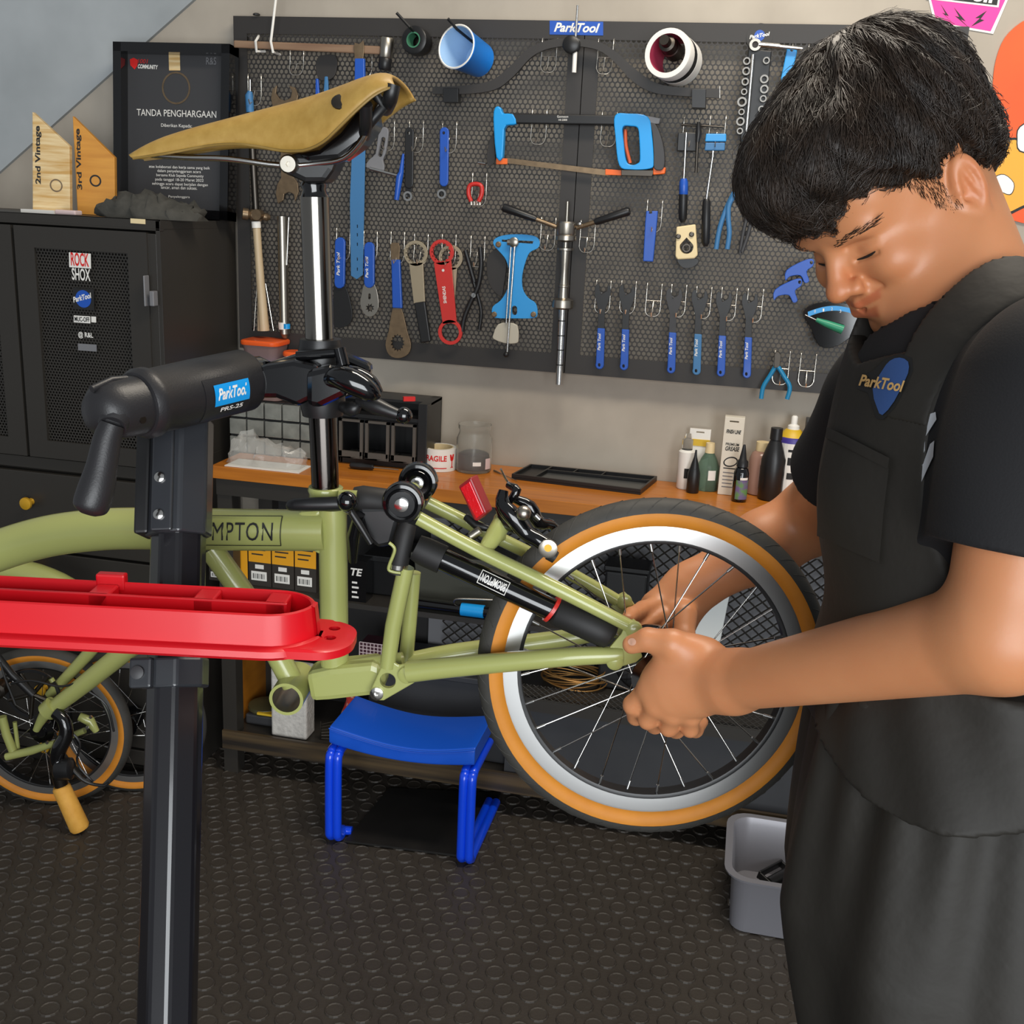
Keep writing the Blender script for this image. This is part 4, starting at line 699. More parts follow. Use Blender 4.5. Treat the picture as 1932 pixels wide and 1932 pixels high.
pp(t, 'tension_lever', 'dark_steel', [(1172, 320), (1235, 321), (1230, 333), (1172, 331)], .012, .028, .001); pp(t, 'end_cap', 'orange', [(1232, 315), (1256, 316), (1254, 328), (1232, 330)], .012, .03, .002); tb_(t, 'trigger', mat('trigger_orange', '#c9572a', .4), [(1180, 244), (1181, 275), (1189, 308)], 3.5, .022, sm=4)
tb_(t, 'wing_screw', 'chrome', [(902, 307), (916, 309)], 2.2, .02); pp(t, 'front_plate', 'black_board', smooth_pts([(930, 250), (934, 298), (930, 310), (920, 312), (919, 285)], 2, True), .008, .012); label_text(FP, 'Gunneson', 1051, 222, 1072, 222, 4, .0305, 'white', t); label_text(FP, 'HI-2000', 1054, 228, 1070, 228, 3.4, .0305, 'white', t)
# hanging drivers and pokers by the hacksaw
for i, (x0, x1, ya, yb, yc, mt_, lb) in enumerate([(1295, 1290, 250, 338, 420, 'tool_blue', 'blue-collared black-handled driver right of the hacksaw'), (1346, 1333, 285, 375, 465, 'black_plastic', 'all-black-handled driver under the small blue chain tool')]):
    t = tl('hex_driver', lb, 'driver', x1, ya); tb_(t, 'shaft', 'chrome', [(x0, ya), (x1, yb)], 2.3, .022); tb_(t, 'handle', 'black_plastic', [(x1, yb), (x1, yb+6), (x1-1, (yb+yc)/2), (x1-2, yc-8), (x1-2, yc)], [5, 7.5, 8.5, 8, 4], .022, 14)
    if i == 0: tb_(t, 'collar', mt_, [(x1, yb-1), (x1, yb+6), (x1-.4, yb+28), (x1-.6, yb+31)], [6, 8.4, 8.6, 7], .022, 14)
t = tl('chain_tool', 'small two-tone blue chain breaker hung above black driver', 'chain tool', 1351, 265); pp(t, 'body', 'sky_blue', [(1332, 252), (1370, 252), (1370, 267), (1330, 267)], .012, .03, .002); pp(t, 'body_lower', 'blue_strip', [(1331, 269), (1368, 269), (1367, 284), (1329, 284)], .012, .03, .002); tb_(t, 'screw', 'chrome', [(1345, 284), (1345, 296)], 2.5, .022); tb_(t, 'crossbar', 'dark_steel', [(1325, 237), (1366, 240)], 2, .03)
t = tl('chain_breaker', 'black chain breaker with crossbar beside the blue one', 'chain tool', 1298, 265); pp(t, 'body', 'black_plastic', [(1279, 250), (1314, 250), (1313, 286), (1277, 285)], .006, .016, .002); tb_(t, 'crossbar', 'dark_steel', [(1286, 235), (1330, 238)], 2, .012)
t = tl('tee_driver', 'dark tee-handled driver between the two chain breakers', 'driver', 1317, 265); tb_(t, 'grip', 'black_plastic', [(1318, 230), (1318, 250), (1316, 268)], [3, 6, 4], .038, 12); tb_(t, 'shaft', 'dark_steel', [(1316, 266), (1313, 326)], 3, .038)
t = tl('tyre_lever', 'blue slab tyre tool hanging alone between press and drivers', 'lever', 1228, 440); pp(t, 'body', 'tool_blue', [(1219, 398), (1241, 398), (1240, 412), (1232, 494), (1213, 493), (1217, 420)], .012, .026, .002); pp(t, 'slot', 'ink', [(1224, 397), (1230, 397), (1230, 403), (1224, 403)], .024, .0265)
t = tl('wheel_clamp', 'cream clamp block with round hole and two screws', 'clamp', 1294, 455); O_ = smooth_pts([(1274, 428), (1310, 423), (1315, 428), (1316, 482), (1308, 488), (1278, 489), (1274, 484)], 4, True); I_ = [(1295+13*math.cos(a), 466+14*math.sin(a)) for a in [2*PI*i/28 + 2.3-PI/2*0+PI for i in range(28)]]
pp(t, 'block', 'cream', [(1276, 428), (1312, 423), (1316, 482), (1310, 488), (1278, 490), (1274, 484)], .012, .034, .003)
pp(t, 'hole', '', [(1284, 460), (1295, 448), (1306, 460)] + [(1295+13*math.cos(a), 466+13*math.sin(a)) for a in np.linspace(-.35, PI+.35, 20)], .01, .036); rg(t, 'bush', 'dark_steel', 1295, 468, 8, 5, .030, .0365)
for x, y in ((1280, 446), (1305, 442)): obj('screw', MB().lathe([(0, .006), (.003, .006), (.004, .004)], FP(x, y, .034), FP.n, 12), 'dark_steel', t)
pp(t, 'pouch', 'black_plastic', smooth_pts([(1278, 489), (1312, 487), (1318, 495), (1305, 505), (1288, 505)], 3, True), .008, .026)
# pliers on the right and socket set
def plier(name, lb, cx, P1, P2, mt_, jaw, w=5, o=.016):
    t = tl(name, lb, 'pliers', cx, P1[0][1]); tb_(t, 'handle', mt_, P1, w, o, 10, 4); tb_(t, 'handle', mt_, P2, w, o+.004, 10, 4)
    if jaw: pp(t, 'jaw', 'dark_steel', jaw, o-.004, o+.008, .001)
    return t
plier('cable_cutter', 'blue-handled cutters hanging upside down beside the hair of mechanic', 1385, [(1388, 358), (1372, 390), (1358, 430), (1351, 470)], [(1392, 360), (1376, 385), (1374, 410), (1376, 440), (1372, 470)], 'blue_strip', None, 5)
plier('snap_ring_pliers', 'dark pliers hanging upside down behind the blue cutters', 1402, [(1412, 400), (1402, 440), (1396, 478)], [(1420, 400), (1412, 440), (1400, 475)], 'dark_grey', None, 4)
mat('socket_steel', '#85827d', .42, 1.0); t = tl('socket_set', 'black socket rail with chrome sockets and long chrome bar', 'socket set', 1420, 180); pp(t, 'rail', 'black_plastic', [(1412, 92), (1456, 96), (1438, 270), (1396, 268)], .004, .012, .002)
for i, (x, y, r_) in enumerate([(1409, 115, 7), (1408, 134, 7.5), (1406, 154, 7), (1404, 173, 6), (1400, 192, 9), (1399, 211, 6), (1397, 229, 8), (1396, 247, 6)]): rg(t, 'socket', 'socket_steel', x, y, r_, r_*.62, .012, .03, 20, 40)
for i, (x, y, r_) in enumerate([(1446, 114, 6.5), (1442, 149, 8), (1442, 168, 8), (1440, 186, 6.5), (1437, 206, 6.5), (1434, 224, 6)]): rg(t, 'socket', 'socket_steel', x, y, r_, r_*.62, .012, .03, 20, 40)
tb_(t, 'long_bar', 'chrome', [(1421, 103), (1408, 248)], 3.6, .03, 12); obj('ball_end', MB().ball(FP(1408, 266, .03), .012), 'steel', t, smooth=60); tb_(t, 'ratchet', 'chrome', [(1432, 84), (1470, 87), (1472, 88), (1514, 92)], [5, 5, 4, 3], .03, 12); rg(t, 'ratchet_head', 'steel', 1425, 84, 11, 6, .018, .034, 20, 40)
t = tl('torx_wrench', 'bright blue wrench hanging from ratchet end beside sockets', 'wrench', 1490, 130); pp(t, 'handle', 'sky_blue', rbar(1494, 97, 1482, 150, 10, 9), .012, .02, .002); pp(t, 'hole', 'ink', rbar(1494, 93, 1494, 94, 3), .018, .0205, 0)
for i, (dx, dy) in enumerate(((0, 0), (-22, 37))):
    t = tl('hex_key', ['blue pistol-shaped hex handle nearer the pegboard edge', 'blue pistol-shaped hex handle below its twin'][i], 'hex handle', 1510+dx, 515+dy, 'blue pistol-shaped hex handles'); pp(t, 'grip', 'tool_blue', [(x+dx, y+dy) for x, y in smooth_pts([(1484, 510), (1516, 492), (1534, 489), (1534, 502), (1522, 512), (1527, 530), (1518, 534), (1510, 520), (1490, 522), (1482, 530)], 3, True)], .014, .03, .003); pp(t, 'bore', 'ink', rbar(1531+dx, 495+dy, 1531+dx, 496+dy, 3), .028, .0306, 0)
# torque gauge fan
t = tl('torque_gauge', 'black fan-shaped torque gauge with blue scale and green pointer', 'gauge', 1570, 610); pp(t, 'plate', 'black_gloss', smooth_pts([(1515, 588), (1540, 572), (1575, 570), (1612, 576), (1640, 592), (1600, 640), (1570, 656), (1545, 652), (1530, 620)], 2, True), .008, .016, .001)
A_ = [(1524+9*i, 592-15*math.sin(PI*(i+1)/13)) for i in range(10)]; pp(t, 'scale', 'sky_blue', A_ + [(x+1, y+9) for x, y in A_[::-1]], .014, .0168, 0)
for i, c_ in enumerate('0123'): label_text(FP, c_, 1536+16*i, 590-2*i*(i < 3), 1539+16*i, 590-2*i*(i < 3), 6, .0172, 'white', t)
tb_(t, 'pointer', 'chrome', [(1519, 594), (1545, 606)], 1.2, .02); tb_(t, 'green_grip', mat('tool_green', '#2f8f6c', .35), [(1540, 603), (1560, 611), (1590, 622)], [4, 7, 9], .026, 12)
plier('flush_cutters', 'teal-handled flush cutters hanging open below cone wrenches', 1466, [(1463, 692), (1452, 710), (1440, 730), (1436, 752)], [(1468, 692), (1478, 708), (1490, 730), (1485, 753)], 'blue_strip' if False else mat('teal_blue', '#1c7fae', .35), [(1461, 668), (1465, 664), (1469, 664), (1474, 670), (1471, 694), (1460, 694)], 4.5, .02)
# ---- left half: spanners behind the saddle
t = tl('headset_spanner', 'large bronze open-ended spanner half hidden behind the saddle', 'spanner', 540, 280); J = [(515, 205), (511, 185), (514, 168), (522, 161), (520, 176), (527, 186), (537, 190), (548, 185), (551, 172), (544, 161), (556, 165), (562, 180), (559, 200), (550, 215), (551, 330), (561, 345), (563, 362), (556, 380), (554, 366), (545, 362), (536, 366), (534, 378), (524, 384), (520, 366), (523, 348), (530, 335), (528, 215)]
pp(t, 'body', 'bronze_steel', J, .012, .018)
t = tl('pin_punch', 'steel punch with blue grip at the pegboard edge', 'punch', 475, 240); tb_(t, 'tip', 'chrome', [(472, 150), (472, 172)], 1.5, .02); tb_(t, 'grip', 'blue_strip', [(472, 172), (470, 180), (472, 212)], [4, 7, 7], .02, 12); tb_(t, 'shaft', 'dark_steel', [(473, 212), (478, 310), (483, 396)], [6, 6, 6], .02, 12)
t = tl('ball_hammer', 'ball hammer with pale wooden handle below the steel punch', 'hammer', 485, 500); k_ = FP.px(480, 405)
c0 = FP(457, 403, .05); d = (FP(506, 410, .02)-c0).normalized(); obj('head', MB().lathe([(0, 8*k_), (.001, 10*k_), (.014, 10*k_), (.018, 7*k_), (.022, 9.5*k_), (.048, 9.5*k_), (.052, 6*k_), (.058, 6*k_), (.062, 7*k_), (.07, 4*k_)], c0, d, 20), 'bronze_steel', t, smooth=40); obj('head_boss', MB().lathe([(-.012, 8*k_), (-.01, 9*k_), (.012, 9*k_)], FP(487, 405, .04), FP.n, 18), 'bronze_steel', t, smooth=40)
tb_(t, 'collar', 'white', [(483, 418), (484, 430)], 8, .036, 14); tb_(t, 'handle', 'wood_handle', [(484, 428), (487, 470), (492, 540), (499, 624)], [7, 6.8, 7.5, 9], .036, 14); tb_(t, 'handle_grain', 'wood_handle', [(489, 545), (492, 624)], [3, 6], .034, 10)
for i, (x0, y0, x1, y1) in enumerate([(485, 535, 479, 624), (501, 535, 516, 624)]): obj('thin_pick', MB().tube([FP(x0, y0, .012), FP(x1, y1, .012)], .0012, 6), 'wire', label=['thin steel pick leaning left of the hammer handle', 'thin steel pick leaning right of the hammer handle'][i], cat='pick')
t = tl('steerer_tube', 'polished steel guide tube with blue tape beside the hammer', 'tube', 537, 520); tb_(t, 'tube', 'steel', [(532, 408), (537, 630)], 8.5, .025, 18); tb_(t, 'tape', 'white', [(535, 608), (536, 621)], 9.2, .025, 18); tb_(t, 'blue_label', 'cyan_blue', [(541, 611), (541, 620)], 6, .031, 12); tb_(t, 'tip', 'bronze_steel', [(537, 630), (538, 638)], [7, 4], .025, 14); tb_(t, 'side_strip', 'chrome', [(545, 410), (541, 500)], 1.6, .03)
# long blue strip, blue-handled wrenches
t = tl('steel_ruler', 'long blue strip tool with pointed end and slots', 'ruler', 675, 300); pp(t, 'strip', 'blue_strip', [(667, 205), (690, 205), (687, 380), (684, 519), (673, 527), (662, 520), (660, 380)], .026, .03, .0005)
for y in (424, 440, 458, 486, 505): pp(t, 'slot', 'ink', [(672, y), (674, y), (674, y+6), (672, y+6)], .029, .0303, 0)
t = tl('cone_spanner', 'brown steel spanner with bright blue sleeve above the saddle', 'spanner', 677, 120); pp(t, 'blade', 'bronze_steel', [(667, 88), (669, 80), (677, 83), (685, 76), (687, 88), (685, 112), (669, 112)], .046, .051); pp(t, 'sleeve', 'tool_blue', [(669, 110), (687, 110), (688, 205), (668, 205)], .043, .054, .002)
t = tl('pedal_spanner', 'dark blue twin-sleeved spanner mostly behind the saddle', 'spanner', 606, 165); pp(t, 'sleeve', 'tool_blue', [(595, 148), (600, 148), (604, 215), (594, 215)], .012, .02, .002); pp(t, 'sleeve', 'blue_strip', [(612, 144), (618, 144), (620, 215), (608, 215)], .012, .02, .002); pp(t, 'jaw', 'black_board', smooth_pts([(598, 110), (632, 104), (634, 135), (622, 150), (600, 148)], 3, True), .012, .018)
t = tl('crank_lever', 'grey forged crank puller with blue sliding tee bar', 'crank puller', 715, 290); pp(t, 'arm', 'mid_grey', smooth_pts([(716, 246), (724, 239), (732, 244), (732, 258), (727, 290), (722, 302), (724, 322), (690, 316), (697, 300), (708, 290), (712, 262)], 2, True), .016, .026, .002); pp(t, 'slot', 'dark_grey', rbar(722, 262, 716, 292, 4), .025, .0268, 0); tb_(t, 'screw', 'chrome', [(698, 318), (752, 332)], 3, .03); tb_(t, 'tee_bar', 'tool_blue', [(761, 290), (757, 325), (754, 333), (748, 377)], [2, 4.5, 6.5, 4.5], .03, 12)
for i, (x, y0, y1, mt_, lb) in enumerate([(774, 242, 352, 'black_plastic', 'black ring wrench hanging beside the blue ring wrench'), (840, 242, 348, 'tool_blue', 'blue-handled ring wrench left of the hacksaw')]):
    t = tl('ring_wrench', lb, 'wrench', x, y0); pp(t, 'handle', mt_, rbar(x-2, y0+6, x-3, y1-4, 8.5, 8), .014, .022, .002); pp(t, 'shank', 'black_plastic', bar(x-3, y1-6, x-4, y1+20, 7, 5), .012, .017); rg(t, 'ring', 'chrome', x-(7 if i else 5), y1+18, 8.5, 5, .012, .026, 20, 40); pp(t, 'hole', 'ink', rbar(x-4, y0+8, x-4, y0+9, 2.6), .02, .0225, 0)
t = tl('link_pliers', 'small red looped master-link pliers with white feet', 'pliers', 897, 366); tb_(t, 'loop', 'tool_red', [(889, 380), (884, 366), (886, 351), (897, 347), (908, 351), (909, 366), (903, 380)], 4, .018, 10, 4)
for x in (889, 895, 900, 905): tb_(t, 'foot', 'white', [(x, 380), (x+.5, 387)], 1.6, .018)
# row of bottom bracket and cassette tools
def bbtool(name, lb, cx, P): t = tl(name, lb, 'spanner', cx, 560); [pp(t, *p) for p in P]; return t
t = bbtool('lockring_spanner', 'blue-handled black lockring spanner next to the seat post', 641, [('sleeve', 'tool_blue', rbar(641, 457, 640, 535, 9.5), .014, .024, .002), ('blade', 'black_plastic', smooth_pts([(631, 536), (650, 536), (662, 575), (664, 600), (655, 615), (632, 618), (626, 590), (629, 560)], 2, True), .012, .017)]); vtext(t, 'Park Tool', 638, 520, 476, 6, .0246)
t = bbtool('cassette_spanner', 'short blue-handled steel spanner with star opening', 697, [('sleeve', 'tool_blue', rbar(696, 466, 696, 534, 9.5), .014, .024, .002), ('blade', 'steel', smooth_pts([(687, 536), (706, 536), (713, 560), (714, 580), (707, 594), (696, 598), (685, 590), (679, 572), (682, 555)], 2, True), .012, .017), ('star_hole', 'ink', [(697+(9 if i % 2 else 5)*math.cos(2*PI*i/16), 581+(9 if i % 2 else 5)*math.sin(2*PI*i/16)) for i in range(16)], .0165, .0173, 0), ('slot', 'ink', rbar(696, 556, 696, 563, 2.2), .0165, .0173, 0)]); vtext(t, 'Park Tool', 692, 524, 484, 5.5, .0246)
t = bbtool('crank_spanner', 'long bronze paddle spanner with star opening and blue sleeve', 748, [('tang', 'bronze_steel', [(736, 462), (739, 458), (752, 458), (754, 466), (753, 492), (738, 492)], .012, .017), ('sleeve', 'tool_blue', [(738, 490), (754, 490), (758, 582), (740, 581)], .01, .021, .002), ('paddle', 'bronze_steel', smooth_pts([(741, 582), (757, 582), (768, 625), (775, 650), (770, 668), (752, 676), (734, 670), (727, 650), (733, 625)], 3, True), .012, .017), ('star_hole', 'ink', [(749+(13.5 if i % 2 else 10)*math.cos(2*PI*i/28), 647+(17 if i % 2 else 13)*math.sin(2*PI*i/28)) for i in range(28)], .0165, .0174, 0)])
def ringspan(lb, cx, cy, mt_, x1, y1, hm=None, w=12, both=False, tx=None, o=.012):
    t = tl('ring_spanner', lb, 'spanner', cx, cy); rg(t, 'ring', mt_, cx, cy, 22.5, 16.5, o, o+.007)
    m = MB()
    for i in range(14): a = 2*PI*i/14; c = FP(cx, cy, o+.0035); k = FP.px(cx, cy); m.lathe([(-.0035, 1.5*k), (.0035, 1.5*k)], c + FP.a*(16.4*k*math.cos(a)) + FP.u*(16.4*k*math.sin(a)), FP.n, 6)
    obj('teeth', m, mt_, t); pp(t, 'shank', mt_, bar(cx+(x1-cx)*.1, cy+18, x1, y1, w*1.25, w), o, o+.007)
    if both: rg(t, 'ring', mt_, *both, 22.5, 16.5, o, o+.007)
    if hm: pp(t, 'handle', hm, bar(x1, y1-2, x1+12, y1+74, w, w*.9), o-.003, o+.01, .003)
    return t
mat('bare_alloy', '#b5a68c', .38, .7)
ringspan('beige alloy ring spanner with black rubber handle', 784, 478, 'bare_alloy', 791, 572, 'black_plastic', 10.5)
ringspan('beige alloy ring spanner hanging behind the red spanner', 850, 486, 'bare_alloy', 846, 590, None, 10, o=.006)
t = ringspan('red double-ended ring spanner with white lettering', 833, 476, 'tool_red', 848, 610, None, 13, (849, 627), o=.019); label_text(FP, 'SHENDAS', 843, 572, 840, 540, 6, .0265, 'white', t, bold=.02); obj('mark', MB().prism(circ(FP, 836, 510, 2.5, .0266, 10), FP.n*-.0004), 'white', t)
t = plier('pump_pliers', 'black-handled slip pliers hanging right of the red spanner', 895, [(878, 472), (886, 500), (895, 532)], [(906, 466), (908, 500), (902, 540), (888, 570), (876, 600), (872, 625)], 'black_plastic', None, 4.5, .016); tb_(t, 'handle', 'black_plastic', [(893, 530), (902, 560), (908, 590), (904, 622)], 3.5, .016, 10, 4); obj('pivot', MB().lathe([(0, .006), (.004, .006)], FP(894, 557, .022), FP.n, 12), 'chrome', t)
# spoke tension meter
t = tl('tension_meter', 'sky blue hourglass spoke tension meter with steel rods', 'tension meter', 965, 530)
pp(t, 'body', 'sky_blue', smooth_pts([(931, 462), (934, 450), (955, 443), (985, 442), (1010, 446), (1018, 456), (1015, 468), (1000, 476), (992, 492), (985, 520), (986, 545), (996, 562), (1010, 572), (1014, 590), (1008, 600), (975, 601), (935, 600), (928, 592), (930, 578), (945, 566), (957, 545), (961, 518), (955, 492), (945, 478)], 3, True), .02, .026, .001)
pp(t, 'scale_slot', 'ink', [(946, 452), (1006, 455), (1004, 460), (946, 456)], .0255, .0264, 0); pp(t, 'window', 'ink', rbar(970, 582, 970, 590, 5), .0255, .0264, 0)
for x, y in ((941, 461), (933, 593), (1007, 593)): obj('rivet', MB().lathe([(0, .007), (.005, .007), (.006, .005)], FP(x, y, .024), FP.n, 14), 'bronze_steel', t)
obj('pivot_knob', MB().lathe([(0, .012), (.012, .012), (.014, .009)], FP(971, 457, .026), FP.n, 18), 'steel', t, smooth=40); tb_(t, 'pivot_arm', 'steel', [(958, 457), (966, 457)], 6, .032)
tb_(t, 'rod', 'chrome', [(964, 466), (955, 610)], 1.7, .034); tb_(t, 'rod', 'chrome', [(971, 466), (957, 664)], 2.0, .038); pp(t, 'weight', mat('bone', '#b9b3a3', .5), smooth_pts([(939, 612), (958, 609), (976, 614), (978, 640), (974, 648), (952, 648), (931, 640), (930, 632)], 2, True), .022, .03, .002); obj('tip', MB().ball(FP(955, 669, .036), .007), 'black_plastic', t, smooth=60)
pp(t, 'back_plate', 'black_board', smooth_pts([(922, 480), (945, 470), (955, 500), (950, 540), (945, 560), (925, 540), (918, 510)], 3, True), .006, .012)
# headset press
t = tl('headset_press', 'chrome headset press with two black-gripped arms and long rod', 'press', 1066, 480); k_ = FP.px(1065, 430); C_ = lambda y: FP(1071-(y-380)*.048, y, .045)
ax = (C_(720)-C_(380)).normalized(); Lp = lambda y: (C_(y)-C_(380)).dot(ax)
obj('rod', MB().lathe([(Lp(380), 3*k_), (Lp(420), 3*k_)], C_(380), ax, 12), 'steel', t, smooth=40)
obj('hub', MB().lathe([(Lp(y), r*k_) for y, r in [(418, 16), (421, 18), (440, 18), (443, 17), (445, 19), (453, 19), (455, 14), (457, 5), (467, 5), (468, 15), (472, 15), (473, 9), (500, 8), (510, 7), (525, 7.5), (537, 9), (538, 11), (541, 11), (542, 9), (562, 10), (566, 19), (572, 20), (580, 20), (583, 15), (584, 7)]], C_(380), ax, 26), 'steel', t, smooth=30)
obj('spindle', MB().lathe([(Lp(584), 7*k_), (Lp(725), 6.5*k_)], C_(380), ax, 18), 'chrome', t, smooth=40)
for y in (604, 632, 659, 687): obj('groove', MB().lathe([(Lp(y), 7.1*k_), (Lp(y+2), 7.1*k_)], C_(380), ax, 18), 'black_plastic', t)
tb_(t, 'arm', 'bronze_steel', [(1050, 428, .045), (1010, 413, .05)], 4, seg=12); tb_(t, 'grip', 'black_plastic', [(1012, 414, .05), (1008, 412, .05), (952, 392, .055), (948, 390, .056)], [5, 6.5, 8, 6], seg=14); tb_(t, 'arm', 'bronze_steel', [(1088, 430, .045), (1126, 418, .05)], 4, seg=12); tb_(t, 'grip', 'black_plastic', [(1122, 420, .05), (1126, 418, .05), (1184, 399, .055), (1188, 398, .056)], [5, 6.5, 8, 6], seg=14); obj('screw', MB().ball(FP(1094, 423, .05), .006), 'chrome', t, smooth=60)
# six cone wrenches
for i, (x, y) in enumerate([(1133, 535), (1179, 537), (1268, 543), (1316, 546), (1362, 549), (1411, 552)]):
    t = tl('cone_wrench', ['black-jawed cone wrench hanging nearest the headset press', 'black-jawed cone wrench second from the headset press', 'cone wrench with dull grey jaw next to the bare hook', 'cone wrench with paler blue handle in the row of six', 'black-jawed cone wrench fifth from the headset press', 'black-jawed cone wrench farthest from the headset press'][i], 'wrench', x, y, 'six cone wrenches hung in a row')
    J = [(-8, 0), (-4, 2), (-3, 14), (3, 18), (9, 14), (11, 2), (15, 4), (17, 16), (12, 36), (6, 50), (5, 88), (-8, 87), (-6, 50), (-9, 36), (-13, 20), (-12, 6)]
    pp(t, 'jaw', 'black_plastic' if i != 2 else 'dark_grey', [(x+a*1.05+2, y+b) for a, b in J], .016, .02); pp(t, 'handle', 'tool_blue' if i != 3 else 'blue_strip', [(x-6, y+84), (x+8, y+85), (x+6, y+150)] + [(x-2+8*math.cos(a), y+154+8*math.sin(a)) for a in [PI*j/6 for j in range(7)]] + [(x-9, y+150)], .0145, .0225, .002)
    vtext(t, 'Park Tool', x-2, y+126, y+94, 5.5, .0229, 'white', -1); pp(t, 'hang_hole', 'ink', rbar(x-3, y+153, x-3, y+155, 2.4), .0215, .0229, 0)
    obj('glint_screw', MB().ball(FP(x+2, y+18, .021), .0025, 8, 6), 'chrome', t)
# ------------------------------------------------------------------ bicycle under repair
PSI = R(9.0); WC0 = atD(1232, 1264, 1.352)
FK = PF(WC0, (math.cos(PSI), math.sin(PSI), 0), (math.sin(PSI), -math.cos(PSI), 0))
KPX = FK.px(1238, 1255)
def kobj(mb, part, mt, parent, smooth=50, bev=0, label=None): return obj(part, mb, mt, parent, smooth=smooth, bev=bev, label=label)
def kt(t, part, mt, pts, r, seg=16, sm=0, sq=1.0, label=None, F=None):
    F = F or FK; P = [F(p[0], p[1], p[2] if len(p) > 2 else 0) for p in pts]; k = F.px(*pts[0][:2]); rr = [x*k for x in r] if isinstance(r, (list, tuple)) else r*k
    if sm:
        P = smooth_pts(P, sm)
        if isinstance(rr, list): rr = [q[0] for q in smooth_pts([(x, 0) for x in rr], sm)]
    return obj(part, MB().tube(P, rr, seg), mt, t, smooth=50, label=label)
def kp(t, part, mt, pts, o0, o1, bev=.001, sm=0, F=None): return obj(part, pprism(MB(), F or FK, smooth_pts(pts, sm, True) if sm else pts, o0, o1), mt, t, bev=bev)
def wheel(parent, c, ax, Rr, spokes=28, tan=True, phase=0.1, rim_mt='rim_silver', hub=True, tube_r=.0175, detail=True, spmat='chrome'):
    ax = V(ax).normalized(); s = Rr/.2095; x_, y_, _ = frame_of(ax); out = {}
    rc = .192*s; tr = tube_r*s
    def sect(a0, a1, n, rad): return [(rad*math.sin(R(a0+(a1-a0)*i/n)), rc+rad*math.cos(R(a0+(a1-a0)*i/n))) for i in range(n+1)]
    t = obj('tyre', MB().lathe(sect(-79, 79, 14, tr*1.03), c, ax, 96, cap=False), 'tyre_rubber', parent, smooth=60)
    for a0, a1 in ((-152, -78), (78, 152)): obj('sidewall', MB().lathe(sect(a0, a1, 8, tr), c, ax, 96, cap=False), 'tan_wall' if tan else 'tyre_rubber', t, smooth=60)
    ro, ri, hw = .1795*s, .1625*s, .0115*s
    rm = obj('rim', MB().lathe([(-hw, ro), (-hw*1.02, ro-.003*s), (-hw*.95, ri), (-hw*.95, ri-.0005)], c, ax, 96, cap=False).lathe([(hw, ro), (hw*1.02, ro-.003*s), (hw*.95, ri), (hw*.95, ri-.0005)], c, ax, 96, cap=False), rim_mt, parent, smooth=40)
    obj('rim_bed', MB().lathe([(-hw*.94, ri), (-hw*.8, ri-.005*s), (hw*.8, ri-.005*s), (hw*.94, ri), (hw*.5, ri+.012*s), (-hw*.5, ri+.012*s), (-hw*.94, ri)], c, ax, 96, cap=False), 'black_plastic', rm, smooth=50)
    if detail: # tread sipes
        m = MB(); n = 52
        for i in range(n):
            a = 2*PI*i/n
            for sg in (-1, 1):
                P = []
                for j in range(4):
                    th = R(sg*(14+18*j)); aa = a + sg*.0 + .028*j + (.03 if sg > 0 else 0); rr = rc+tr*1.035*math.cos(th); P.append(c + ax*(tr*1.035*math.sin(th)) + x_*(rr*math.cos(aa)) + y_*(rr*math.sin(aa)))
                m.tube(P, .0006, 4, cap=False)
        obj('tread_groove', m, 'tyre_rubber', t)
    if hub:
        h = obj('hub', MB().lathe([(-.037, .006), (-.037, .012), (-.03, .014), (-.029, .030), (-.026, .030), (-.024, .016), (.024, .016), (.026, .030), (.029, .030), (.03, .014), (.037, .012), (.037, .006)], c, ax, 28), 'black_gloss', parent, smooth=35)
        for i in range(spokes):
            side = 1 if i % 2 else -1; a = phase+2*PI*i/spokes; cross = (1 if (i//2) % 2 else -1)*R(62); hp = c + ax*(side*.0275) + (x_*math.cos(a+cross)+y_*math.sin(a+cross))*.027; rp = c + (x_*math.cos(a)+y_*math.sin(a))*(ri-.003*s) + ax*(side*.002); d = (hp-rp).normalized()
            sp = obj('spoke', MB().tube([hp, rp], .00095, 6), spmat, parent, smooth=60); obj('nipple', MB().tube([rp-d*.001, rp+d*.013], .0019, 8), 'rim_silver', sp, smooth=50)
    return t
bike = thing('folding_bicycle', 'olive green folding bicycle with leather saddle clamped in repair stand', 'bicycle', FK(626, 1275))
RW = (FK(1560, 1255)-FK(915, 1255)).length/2*1.035
rw = thing('rear_wheel', 'small bicycle wheel with tan sidewall tyre held by the mechanic', 'wheel', WC0-V((0, 0, RW)))
WAX = (FK.n + FK.a*.05 + V((0, 0, .05))).normalized()
wheel(rw, WC0, WAX, RW); wax = WAX
obj('sprocket', MB().lathe([(-.045, .02), (-.045, .043), (-.042, .046), (-.038, .046), (-.036, .043), (-.036, .02), (-.045, .02)], WC0, WAX, 36, cap=False), 'black_gloss', rw, smooth=40)
obj('axle', MB().tube([WC0-WAX*.06, WC0+WAX*.06], .0045, 12), 'steel', rw, smooth=50); obj('valve', MB().tube([WC0+V(frame_of(WAX)[1])*0+FK.u*0+ (FK.a*.95-FK.u*.0+FK.u*.3).normalized()*(RW*.745), WC0+(FK.a*.95+FK.u*.3).normalized()*(RW*.60)], [.003, .0022], 8), 'black_plastic', rw, smooth=50)
